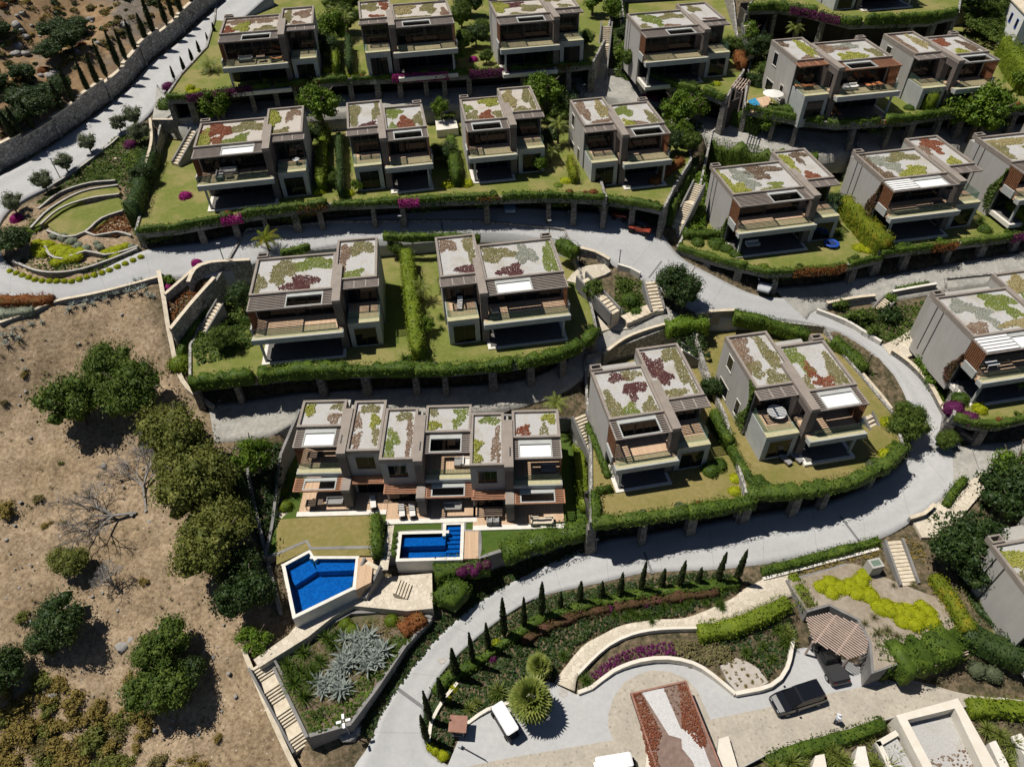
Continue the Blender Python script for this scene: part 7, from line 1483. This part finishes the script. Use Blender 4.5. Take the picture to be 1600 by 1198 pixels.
# ------------------------------------------------------------------ vehicles
mat('paint_black', (.008, .009, .013), rough=.18, spec=.6); mat('paint_dark', (.018, .018, .018), rough=.3, spec=.5); mat('paint_white', (.72, .73, .74), rough=.3, spec=.5); mat('paint_red', (.26, .05, .03), rough=.35, spec=.5); mat('paint_blue', (.20, .30, .42), rough=.3, spec=.5); mat('paint_silver', (.42, .44, .46), rough=.3, spec=.5)
mat('tyre', (.015, .015, .015), rough=.9); mat('lamp_clear', (.75, .76, .78), rough=.1, spec=.6); mat('lamp_red', (.35, .01, .01), rough=.3)
def loft(secs):
    """secs: list of (x, [(y,z)...]) rings joined along x, capped"""
    V = []; F = []; k = len(secs[0][1])
    for x, r in secs: V += [(x, y, z) for y, z in r]
    for i in range(len(secs)-1):
        for j in range(k): F.append((i*k+j, i*k+(j+1) % k, (i+1)*k+(j+1) % k, (i+1)*k+j))
    F += [tuple(range(k))[::-1], tuple(range((len(secs)-1)*k, len(secs)*k))]
    b = MB(); b.v = V; b.f = F; return b
def car(label, base, ang, paint, L_=4.8, Wd=1.9, Ht=1.75, van=False, pickup=False):
    t = thing('parked_car', label, 'car', tuple(base), ang); hw = Wd/2
    def ring(w, z0, z1): return [(-w*.92, z0), (w*.92, z0), (w, z0+(z1-z0)*.45), (w*.95, z1*.98), (w*.8, z1), (-w*.8, z1), (-w*.95, z1*.98), (-w, z0+(z1-z0)*.45)]
    hb = 1.0 if not van else 1.1
    x0, x1 = -L_/2, L_/2
    loft([(x0, ring(hw*.82, .45, hb*.78)), (x0+.18, ring(hw*.97, .3, hb*.97)), (x0+.6, ring(hw, .28, hb)), (x1-1.3, ring(hw, .28, hb)), (x1-.6, ring(hw*.98, .28, hb*.93)), (x1-.15, ring(hw*.9, .3, hb*.8)), (x1, ring(hw*.75, .42, hb*.65))]).build('body', paint, t)
    def gring(w, z0, z1): return [(-w, z0), (w, z0), (w*.98, z0+.2), (w*.86, z1-.05), (w*.8, z1), (-w*.8, z1), (-w*.86, z1-.05), (-w*.98, z0+.2)]
    cx0 = x0+.25 if not pickup else x0+1.7
    loft([(cx0, gring(hw*.84, hb-.05, hb+.1)), (cx0+.3, gring(hw*.9, hb-.05, Ht-.06)), (x1-2.1, gring(hw*.9, hb-.05, Ht-.04)), (x1-1.25, gring(hw*.86, hb-.05, hb+.06))]).build('cabin_glass', 'glass_dark', t)
    loft([(cx0+.25, [(-hw*.74, Ht-.08), (hw*.74, Ht-.08), (hw*.74, Ht-.01), (-hw*.74, Ht-.01)]), (cx0+.5, [(-hw*.78, Ht-.06), (hw*.78, Ht-.06), (hw*.76, Ht+.02), (-hw*.76, Ht+.02)]), (x1-2.3, [(-hw*.78, Ht-.06), (hw*.78, Ht-.06), (hw*.76, Ht+.02), (-hw*.76, Ht+.02)]), (x1-2.1, [(-hw*.74, Ht-.08), (hw*.74, Ht-.08), (hw*.74, Ht-.02), (-hw*.74, Ht-.02)])]).build('roof', paint, t)
    for sx in (x0+.9, x1-.95):
        for sy in (-1, 1):
            w = MB().tube((0, -.11, 0), (0, .11, 0), .34, 14).build('wheel', 'tyre', t, loc=(sx, sy*(hw-.1), .34)); MB().tube((0, -.115, 0), (0, .115, 0), .2, 10).build('rim', 'metal_grey', w)
    for sy in (-1, 1):
        MB().box(x1-.2, x1-.06, sy*hw*.55-.14, sy*hw*.55+.14, hb*.62, hb*.74).build('headlight', 'lamp_clear', t); MB().box(x0+.04, x0+.16, sy*hw*.68-.1, sy*hw*.68+.1, hb*.6, hb*.85).build('tail_light', 'lamp_red', t); MB().box(x1-1.75, x1-1.6, sy*(hw+.02), sy*(hw+.2), hb, hb+.14).build('mirror', paint, t)
    if pickup: MB().box(x0+.2, cx0+.1, -hw*.86, hw*.86, hb, hb+.06).build('bed_cover', 'metal_dark', t)
    return t
def pair(a, b, z=None): A, B = (G(*a), G(*b)) if z is None else (P(*a, z), P(*b, z)); return (A+B)/2, math.atan2(B[1]-A[1], B[0]-A[0])
c_, a_ = pair((1284,1082), (1203,1108), .08); car('glossy black van parked across the paved drive', c_, a_, 'paint_black', 5.0, 2.0, 1.9, van=True)
c_, a_ = pair((1304,1057), (1279,1010), .08); car('dark car half under the slatted garage pergola', c_, a_, 'paint_dark', 4.9, 1.9, 1.7, pickup=True)
c_, a_ = pair((796,316), (797,333)); car('pale blue car parked inside the long middle garage row', c_, a_, 'paint_blue', 4.0, 1.7, 1.5)
c_, a_ = pair((1199,438), (1193,455)); car('silver car in the dark garage below the trampoline lawn', c_, a_, 'paint_silver', 4.2, 1.75, 1.5)
c_, a_ = pair((892,318), (893,332)); car('dark blue car deep inside the middle garages', c_, a_, 'paint_black', 4.0, 1.7, 1.5)
def golf_cart(label, base, ang, roofm, bodym, L_=3.0):
    t = thing('golf_cart', label, 'golf cart', tuple(base), ang); x = L_/2
    loft([(-x, [(-.55, .3), (.55, .3), (.55, .62), (-.55, .62)]), (-x+.5, [(-.6, .25), (.6, .25), (.6, .75), (-.6, .75)]), (-x+1.0, [(-.6, .25), (.6, .25), (.6, .45), (-.6, .45)]), (x-.8, [(-.6, .25), (.6, .25), (.6, .45), (-.6, .45)]), (x-.55, [(-.58, .25), (.58, .25), (.55, .85), (-.55, .85)]), (x, [(-.45, .3), (.45, .3), (.42, .6), (-.42, .6)])]).build('body', bodym, t)
    for xx in (-x+.75, 0.1): s_ = MB().box(xx-.25, xx+.25, -.52, .52, .62, .76); s_.box(xx-.32, xx-.22, -.52, .52, .76, 1.15); s_.build('seat', 'metal_dark', t)
    loft([(-x+.1, [(-.52, 1.78), (.52, 1.78), (.5, 1.84), (-.5, 1.84)]), (-x+.25, [(-.62, 1.76), (.62, 1.76), (.58, 1.88), (-.58, 1.88)]), (x-.55, [(-.62, 1.76), (.62, 1.76), (.58, 1.88), (-.58, 1.88)]), (x-.4, [(-.52, 1.78), (.52, 1.78), (.5, 1.84), (-.5, 1.84)])]).build('canopy', roofm, t)
    for xx in (-x+.3, x-.6):
        for y in (-.54, .54): MB().tube((xx, y, .5), (xx, y, 1.78), .02, 5).build('pillar', 'metal_dark', t)
    for xx in (-x+.55, x-.55):
        for y in (-.55, .55): MB().tube((0, -.09, 0), (0, .09, 0), .25, 12).build('wheel', 'tyre', t, loc=(xx, y, .25))
    return t
c_, a_ = pair((801,1152), (776,1110), .08); golf_cart('white-roofed golf cart parked by the fan palm', c_, a_, 'paint_white', 'paint_dark', 3.4)
c_, a_ = pair((930,1205), (990,1195), -.1); golf_cart('white-roofed cart cut by the bottom edge', c_, a_, 'paint_white', 'paint_dark', 3.6)
c_, a_ = pair((982,356), (1018,371)); t = thing('buggy', 'open red and black quad buggy parked on the middle road', 'buggy', tuple(c_), a_)
loft([(-1.4, [(-.4, .5), (.4, .5), (.35, .8), (-.35, .8)]), (-.5, [(-.55, .45), (.55, .45), (.45, .85), (-.45, .85)]), (.5, [(-.5, .45), (.5, .45), (.4, .8), (-.4, .8)]), (1.4, [(-.35, .5), (.35, .5), (.3, .95), (-.3, .95)])]).build('body', 'paint_red', t)
for x in (-1.05, 1.05):
    MB().box(x-.42, x+.42, -.75, .75, .78, .86).build('fender', 'paint_red', t)
    for y in (-.65, .65): MB().tube((0, -.15, 0), (0, .15, 0), .34, 12).build('wheel', 'tyre', t, loc=(x, y, .34))
MB().box(-.75, .1, -.28, .28, .85, 1.05).build('seat', 'metal_dark', t); hb_ = MB(); hb_.tube((.6, -.45, 1.15), (.6, .45, 1.15), .03); hb_.tube((.6, 0, .8), (.6, 0, 1.15), .04); hb_.build('handlebar', 'metal_dark', t)
c_, a_ = pair((962,340), (975,345)); t = thing('buggy', 'second red quad buggy half hidden in the garage shade', 'buggy', tuple(c_), a_)
loft([(-1.0, [(-.4, .5), (.4, .5), (.35, .8), (-.35, .8)]), (0, [(-.5, .45), (.5, .45), (.4, .85), (-.4, .85)]), (1.0, [(-.35, .5), (.35, .5), (.3, .9), (-.3, .9)])]).build('body', 'paint_red', t)
for x in (-.7, .7):
    for y in (-.5, .5): MB().tube((0, -.12, 0), (0, .12, 0), .3, 12).build('wheel', 'tyre', t, loc=(x, y, .3))

# ------------------------------------------------------------------ the person on the drive
mat('cloth_white', (.62, .66, .70), (.72, .75, .78), 4, .9); mat('cloth_dark', (.03, .035, .05), (.05, .055, .07), 4, .9); mat('skin', (.36, .21, .145), rough=.6); mat('hair', (.02, .015, .012), rough=.7)
def person(label, base, ang):
    t = thing('person', label, 'person', tuple(base), ang); me = bpy.data.meshes.new('body')
    J = {'pel': (0, 0, .95, .15), 'ch': (.03, 0, 1.25, .17), 'nk': (.04, 0, 1.47, .065), 'hd': (.06, 0, 1.58, .09), 'top': (.06, 0, 1.7, .085), 'kL': (.16, .1, .5, .075), 'aL': (.12, .1, .08, .05), 'tL': (.3, .1, .03, .04), 'kR': (.02, -.1, .5, .075), 'aR': (-.22, -.1, .1, .05), 'tR': (-.06, -.1, .03, .04), 'sL': (.03, .19, 1.4, .07), 'eL': (-.1, .27, 1.14, .05), 'hL': (.02, .3, .92, .04), 'sR': (.03, -.19, 1.4, .07), 'eR': (.1, -.28, 1.15, .05), 'hR': (.28, -.27, 1.0, .04), 'qL': (.02, .1, .88, .1), 'qR': (0, -.1, .88, .1)}
    K = list(J); ed = [('pel', 'ch'), ('ch', 'nk'), ('nk', 'hd'), ('hd', 'top'), ('pel', 'qL'), ('qL', 'kL'), ('kL', 'aL'), ('aL', 'tL'), ('pel', 'qR'), ('qR', 'kR'), ('kR', 'aR'), ('aR', 'tR'), ('ch', 'sL'), ('sL', 'eL'), ('eL', 'hL'), ('ch', 'sR'), ('sR', 'eR'), ('eR', 'hR')]
    me.from_pydata([J[k][:3] for k in K], [(K.index(a), K.index(b)) for a, b in ed], []); o = obj('body', me, 'skin', t)
    o.modifiers.new('skin', 'SKIN'); o.modifiers.new('sub', 'SUBSURF').levels = 1; o.modifiers['sub'].render_levels = 1
    for i, k in enumerate(K): me.skin_vertices[0].data[i].radius = (J[k][3],)*2
    me.skin_vertices[0].data[0].use_root = True
    sh = loft([(0, [(math.cos(i)*.2, math.sin(i)*.27) for i in np.arange(0, 6.28, .785)])]*1 + [(.3, [(math.cos(i)*.19, math.sin(i)*.25) for i in np.arange(0, 6.28, .785)]), (.5, [(math.cos(i)*.17, math.sin(i)*.27) for i in np.arange(0, 6.28, .785)]), (.57, [(math.cos(i)*.09, math.sin(i)*.12) for i in np.arange(0, 6.28, .785)])]); sh.v = [(y+.02, z, x+.92) for x, y, z in sh.v]; sh.build('shirt', 'cloth_white', t)
    for k1, k2, k3 in (('qL', 'kL', 'aL'), ('qR', 'kR', 'aR')): pt = MB(); pt.tube(J[k1][:3], J[k2][:3], .115, 8); pt.tube(J[k2][:3], J[k3][:3], .09, 8); pt.build('trouser_leg', 'cloth_dark', t)
    for k1, k2 in (('sL', 'eL'), ('sR', 'eR')): MB().tube(J[k1][:3], J[k2][:3], .08, 8).build('sleeve', 'cloth_white', t)
    for s_ in (1, -1):
        hx = J['hL'] if s_ > 0 else J['hR']; f = MB()
        for i in range(4): f.tube((hx[0]+.015*i-.02, hx[1], hx[2]-.03), (hx[0]+.015*i, hx[1], hx[2]-.11+.006*abs(i-1.5)), .008, 5)
        f.tube((hx[0]+.03, hx[1], hx[2]-.01), (hx[0]+.07, hx[1], hx[2]-.06), .009, 5); f.build('fingers', 'skin', t)
    V_h, F4, F3 = blob(.115, 10, 7, .02); V_h = V_h*np.array([1.1, .95, .8])+np.array([.04, 0, 1.68]); obj('hair', npmesh('hair', *join((V_h, F4, F3))), 'cloth_white', t)
    MB().box(.13, .16, -.015, .015, 1.56, 1.62).build('nose', 'skin', t)
    return t
person('person in pale top and dark trousers walking on the paved drive', P(1305, 1128, .08), math.radians(170))

# ------------------------------------------------------------------ street lamps, drains, cabinets
def lamp(bx, by, ty, label):
    b = G(bx, by); h = height_from(b, ty); t = thing('street_lamp', label, 'street lamp', tuple(b)); MB().tube((0, 0, -.3), (0, 0, h), .06, 7).build('pole', 'metal_dark', t); MB().box(-.22, .22, -.1, .1, h, h+.08).build('lamp_head', 'metal_grey', t)
for a in [(354,418,381,'street lamp at the road bend left of the slope villa'),(629,369,338,'street lamp on the middle road above the long hedge'),(858,372,345,'street lamp at the middle road right of the grass-edged roof'),(967,416,391,'street lamp at the head of the stairs by the junction'),(1351,580,553,'street lamp on the right hand bend'),(94,278,248,'street lamp among the olive trees at upper left'),(911,156,133,'street lamp in the upper lane plaza'),(930,865,842,'street lamp at the corner below the row house')]: lamp(*a)
b = G(548, 1150); t = thing('multi_arm_lamp', 'tall lamp with four white panels at the bottom of the agave bed', 'street lamp', tuple(b)); MB().tube((0, 0, -.3), (0, 0, 3.6), .06, 7).build('pole', 'metal_grey', t)
for k in range(4):
    a = k*math.pi/2+.25; hd = MB().box(.18, .62, -.11, .11, 3.6, 3.7).build('lamp_head', 'white_paint', t); hd.rotation_euler = (0, 0, a)
b = G(540, 1146); o = boulder(545, 1148, .8, 'larger olive grey boulder at the bottom of the agave bed'); boulder(556, 1140, .6, 'smaller olive grey boulder at the bottom of the agave bed')
for a, c, lb in [((1313,806),(1343,845),'dark drain strip across the road below the bend'),((1519,699),(1532,735),'dark drain strip where the right side lane begins'),((1007,862),(1020,896),'dark drain strip across the lower road left of the bend'),((618,1073),(663,1106),'faint drain strip across the road beside the agave bed'),((690,346),(692,367),'drain strip across the middle road'),((1033,408),(1013,434),'drain strip at the road junction left of the round tree')]:
    A, B_ = G(*a), G(*c); n = 8; b = MB()
    for i in range(n):
        p, q = A+(B_-A)*i/n, A+(B_-A)*(i+1)/n; tv_ = (B_-A)[:2]/np.linalg.norm((B_-A)[:2]); nv = np.array([-tv_[1], tv_[0]])*.32; b.quadbox(p[:2]-nv/2, q[:2]-nv/2, nv, nv, (Z(*p[:2])-.1, Z(*q[:2])-.1), (Z(*p[:2])+.03, Z(*q[:2])+.03))
    tag(b.build('drain_grate', 'drain' if 'drain' in MAT else mat('drain', (.14, .14, .14), (.2, .2, .2), 8, .7)), lb, 'drain')
b = P(1362, 890, 3.2); t = thing('utility_cabinet', 'pale grey utility cabinet below the road hedge', 'cabinet', tuple(b), .2); MB().box(-.65, .65, -.5, .5, -.5, 1.3).build('housing', 'plaster_side', t); MB().box(-.45, .45, -.3, .3, 1.3, 1.33).build('top_panel', 'glass_rail', t)

# ------------------------------------------------------------------ garden and terrace furniture
mat('cushion_white', (.62, .60, .56), (.70, .68, .64), 5, .9); mat('cushion_grey', (.22, .215, .21), (.30, .29, .28), 5, .9); mat('cushion_orange', (.45, .16, .06), (.55, .22, .09), 5, .9); mat('cushion_cream', (.55, .47, .36), (.62, .54, .43), 5, .9); mat('rattan', (.10, .07, .05), (.16, .12, .09), 8, .8); mat('blue_vinyl', (.01, .06, .36), (.012, .075, .42), 3, .5)
def lounger(p, ang, m, label, group=None):
    t = thing('sun_lounger', label, 'sun lounger', tuple(p), ang, group); MB().box(-.95, .95, -.33, .33, .2, .28).build('frame', 'rattan', t); MB().box(-.2, .95, -.3, .3, .28, .38).build('seat_pad', m, t)
    b = MB(); b.v = [(-.2, -.3, .28), (-.2, .3, .28), (-.9, .3, .62), (-.9, -.3, .62), (-.2, -.3, .38), (-.2, .3, .38), (-.92, .3, .72), (-.92, -.3, .72)]; b.f = [(0, 1, 2, 3), (7, 6, 5, 4), (0, 4, 5, 1), (1, 5, 6, 2), (2, 6, 7, 3), (3, 7, 4, 0)]; b.build('backrest', m, t)
    for x in (-.8, .8):
        for y in (-.28, .28): MB().box(x-.03, x+.03, y-.03, y+.03, 0, .2).build('leg', 'rattan', t)
def sofa(p, ang, m, label, w=1.8, frame='rattan'):
    t = thing('sofa', label, 'sofa', tuple(p), ang); MB().box(-w/2, w/2, -.4, .4, .08, .3).build('frame', frame, t); MB().box(-w/2+.1, w/2-.1, -.4, .28, .3, .44).build('seat', m, t); MB().box(-w/2, w/2, .28, .42, .3, .75).build('backrest', m, t)
    for s_ in (-1, 1): MB().box(s_*w/2, s_*(w/2-.12), -.4, .28, .3, .58).build('armrest', m, t)
def table(p, ang, label, w=1.2, d=.7, h=.42, m='rattan', rnd_=False):
    t = thing('table', label, 'table', tuple(p), ang)
    if rnd_: MB().tube((0, 0, h-.05), (0, 0, h), w/2, 20).build('table_top', m, t); MB().tube((0, 0, 0), (0, 0, h-.05), .08, 8).build('pedestal', 'metal_dark', t)
    else:
        MB().box(-w/2, w/2, -d/2, d/2, h-.05, h).build('table_top', m, t)
        for x in (-w/2+.06, w/2-.06):
            for y in (-d/2+.06, d/2-.06): MB().box(x-.03, x+.03, y-.03, y+.03, 0, h-.05).build('leg', m, t)
R93 = math.radians(9.3)
zr_ = 4.55; rp = lambda x, y: np.array([_ro[0]+x, _ro[1]+y, zr_])
lounger(rp(10.9, -6.4), 1.75, 'cushion_white', 'left white lounger of the pair on the row house patio'); lounger(rp(12.0, -6.4), 1.75, 'cushion_white', 'right white lounger of the pair on the row house patio'); lounger(rp(7.7, -5.2), 1.8, 'cushion_white', 'single pale lounger in front of the left row house unit')
sofa(rp(3.6, -4.9), 0, 'cushion_grey', 'grey sofa on the left row house patio'); table(rp(1.5, -5.3), 0, 'dark dining table on the left row house patio', 1.8, .9, .72); sofa(rp(16.3, -6.0), 0, 'cushion_grey', 'grey sofa on the middle row house patio', 1.9)
table(rp(20.6, -7.1), 0, 'slatted dark dining table on the right row house patio', 1.9, 1.0, .72); sofa(rp(24.9, -8.1), math.pi/2, 'cushion_cream', 'left cream armchair on the right row house patio', .95); sofa(rp(26.4, -8.1), -math.pi/2, 'cushion_cream', 'right cream armchair on the right row house patio', .95); table(rp(25.65, -8.1), 0, 'low table between the cream armchairs', .7, .7, .4, 'cushion_cream')
for i, (x, lb) in enumerate([(20.2, 'left dark chair before the slatted dining table'), (20.9, 'right dark chair before the slatted dining table')]): sofa(rp(x, -7.95), math.pi, 'cushion_grey', lb, .6)
zd = 4.5+3.6; rd = lambda x, y: np.array([_ro[0]+x, _ro[1]+y, zd])
sofa(rd(17.0, -2.9), -math.pi/2, 'cushion_grey', 'grey armchair on the middle row house upper terrace', 1.1); sofa(rd(17.9, -2.9), math.pi/2, 'cushion_white', 'white armchair on the middle row house upper terrace', 1.1); table(rd(1.7, -1.6), 0, 'dark table on the left row house upper terrace', 1.6, .9, .72); sofa(rd(26.5, -4.0), 0, 'cushion_grey', 'grey sofa on the right row house upper terrace', 1.6)
def on(key, u, v, z=3.52):
    t, W = VILLAS[key]; t_ = Matrix.Translation(t.location) @ Matrix.Rotation(t.rotation_euler.z, 4, 'Z'); return np.array(t_ @ Vector((u, v, z)))
sofa(on('h7', 3.6, -1.0), R93, 'cushion_grey', 'back part of the L-shaped grey sofa on the terrace', 2.2, 'cushion_grey'); sofa(on('h7', 2.6, -2.0), R93+math.pi/2, 'cushion_grey', 'side part of the L-shaped grey sofa on the terrace', 1.8, 'cushion_grey'); table(on('h7', 3.7, -2.1), R93, 'low dark table inside the L-shaped sofa', 1.0, .7, .38)
table(on('h7', 7.4, -1.9), R93, 'dark dining table at the fin of the sofa villa', 1.6, .9, .72)
table(on('h17', -8.0, .3), 0, 'round white table on the bend villa terrace', 2.0, h=.75, m='white_paint', rnd_=True)
lounger(on('h15', -12.2, .3), R93-1.75, 'cushion_white', 'single white lounger on the villa roof terrace'); sofa(on('h15', -8.4, -1.9), R93+1.6, 'cushion_cream', 'small tan chair on the terrace of the grass-edged villa', .7)
table(on('h7', 12.2, -.3), 0, 'round white table on the small terrace of the sofa villa', .9, h=.7, m='white_paint', rnd_=True)
for i in range(2): lounger(on('h5', -12.6+.75*i, .2), R93+2.5, 'cushion_orange', ('left' if i == 0 else 'right') + ' orange lounger on the small terrace')
for i in range(3): lounger(on('h5', -3.4+.9*i, -1.6), R93+1.57, 'cushion_orange', ['first', 'second', 'third'][i] + ' orange lounger from the left on the main terrace')
sofa(on('h5', -6.2, -1.6), R93, 'cushion_white', 'white sofa on the orange lounger terrace', 2.0, 'cushion_white')
lounger(P(1296, 178, 22.05), R93-1.5, 'cushion_orange', 'left orange lounger on the lawn edge'); lounger(P(1306, 178, 22.05), R93-1.5, 'cushion_orange', 'right orange lounger on the lawn edge')
lounger(P(1224, 718, 7.85), R93-1.2, 'cushion_grey', 'left grey lounger on the bend villa lawn'); lounger(P(1241, 715, 7.85), R93-1.2, 'cushion_grey', 'right grey lounger on the bend villa lawn')
sofa(on('h1', 3.0, -1.6), R93, 'cushion_grey', 'dark sofa on the top left villa terrace', 2.0); lounger(on('h1', 7.4, -2.2), R93+.4, 'cushion_orange', 'tan lounger on the top left villa terrace'); table(on('h1', 5.2, -1.9), R93, 'table on the cluttered top left terrace', 1.2, .8, .7)
table(on('h18', 2.4, -1.6), R93, 'white table on the right edge villa terrace', 1.4, .9, .7, 'white_paint'); table(on('h12', 7.2, -2.2), R93, 'dark table on the louvred villa terrace', 1.4, .8, .7)
sofa(on('h11', 3.2, -2.0, .15), R93, 'cushion_white', 'white sofa under the balcony of the grooved villa', 1.8)
# trampoline
b = P(1298, 384, 13.5); t = thing('trampoline', 'round blue trampoline on the lawn', 'trampoline', tuple(b)); V = []; F = []; n = 28
for r_, z_ in ((1.0, .38), (1.0, .45), (.68, .45), (.68, .40)):
    for i in range(n): a = 2*math.pi*i/n; V.append((r_*math.cos(a), r_*math.sin(a), z_))
for k in range(4):
    for i in range(n): F.append((k*n+i, k*n+(i+1) % n, ((k+1) % 4)*n+(i+1) % n, ((k+1) % 4)*n+i))
obj('pad', npmesh('pad', np.array(V), np.array(F)), 'blue_vinyl', t); MB().tube((0, 0, .41), (0, 0, .425), .68, 24).build('mat', mat('navy', (.01, .03, .12), rough=.7), t)
for i in range(6): a = i*math.pi/3; MB().tube((.95*math.cos(a), .95*math.sin(a), 0), (.95*math.cos(a), .95*math.sin(a), .38), .03, 5).build('leg', 'metal_grey', t)
# parasol and small pool left of the orange loungers
b = P(1203, 168, 22); t = thing('parasol', 'round white parasol at the upper right terrace pool', 'parasol', tuple(b)); mb = MB(); n = 10
for i in range(n): a, c = 2*math.pi*i/n, 2*math.pi*(i+1)/n; k = len(mb.v); mb.v += [(0, 0, 2.5), (1.5*math.cos(a), 1.5*math.sin(a), 2.05), (1.5*math.cos(c), 1.5*math.sin(c), 2.05)]; mb.f.append((k, k+1, k+2))
mb.build('canopy', 'cushion_white', t); MB().tube((0, 0, 0), (0, 0, 2.5), .03, 6).build('pole', 'metal_grey', t)
sheet('pool_terrace', [(1165,158),(1200,150),(1212,168),(1175,176)], 22, 'deck', .03, thick=.2); o = sheet('water', [(1168,158),(1180,154),(1188,164),(1176,168)], 22, 'pool_tile', .06, thick=.2)
# houses at the right edges
_v = np.array([-math.sin(R93), math.cos(R93)]); _p = P(1549, 850, 9.6)
villa('grey villa at the lower right edge with gravel roof and bare side wall', None, None, 9.6, W=5.7, origin=(_p[0]-7.2*_v[0], _p[1]-7.2*_v[1], 0), patch_w=[('L', [(.2,.8,.2,.12)]), ('O', [(.15,.45,.15,.15),(.6,.2,.2,.15)])], patch_n=[('O', [(.4,.4,.3,.3)])], grooves=True)
t = thing('white_house', 'white house with blue shutters cut by the upper right edge', 'house', tuple(P(1574, 88, 22)), math.radians(-12)); MB().box(0, 9, 0, 8, -3, 6.2).build('wall', 'white_paint', t); MB().box(-.15, 9.15, -.15, 8.15, 6.2, 6.4).build('roof', 'travertine', t)
for (a, c, z0, z1) in ((1.0, 1.8, 3.8, 5.0), (3.4, 4.2, 3.8, 5.0), (1.0, 1.8, .8, 2.0), (3.4, 4.2, .8, 2.0)): window(t, a, c, 0, z0, z1, frame='blue_vinyl', fw=.08, parts=2)
for (a, c, z0, z1) in ((1.5, 2.3, 3.8, 5.0), (4.5, 5.3, 3.8, 5.0)): window(t, a, c, 0, z0, z1, face='left', frame='blue_vinyl', fw=.08, parts=2)
sheet('courtyard', [(678,157),(708,155),(710,166),(680,168)], 20.6, 'white_stone', 0, thick=2.2); sheet('courtyard', [(680,188),(712,186),(716,200),(682,204)], 20.2, 'white_stone', 0, thick=2.2)
cover([(680,168),(710,166),(712,186),(680,188)], 'leaf_tree', 'planting between the pale paved strips of the small court', h=.5, dens=14, leaf=.3, z=20.3)

for px, py, s in [(1235,1192,1.5),(1310,1188,1.6),(1320,1200,1.5),(1385,1200,1.6),(1300,1176,1.2),(1210,1200,1.4)]: plant('yuccal', px, py, s*1.3, 'arching palm-like plant among the white walls at the bottom', 'plant', 'arching plants among the white walls', z=.2, name='arching_plant')

for px, py, lb in [(1566,1087,'pale round manhole cover on the drive at right'),(880,1082,'round manhole cover in the forecourt near the path end'),(1460,700,'round manhole cover on the road bend'),(690,1030,'round manhole cover on the lower road beside the agave bed')]:
    b = G(px, py) if py < 1050 else P(px, py, .078); tag(MB().tube((0, 0, -.05), (0, 0, .035 if py < 1050 else .012), .42, 16).build('manhole_cover', 'cap_stone' if 'pale' not in lb else 'white_stone', loc=tuple(b)), lb, 'manhole cover')
land()
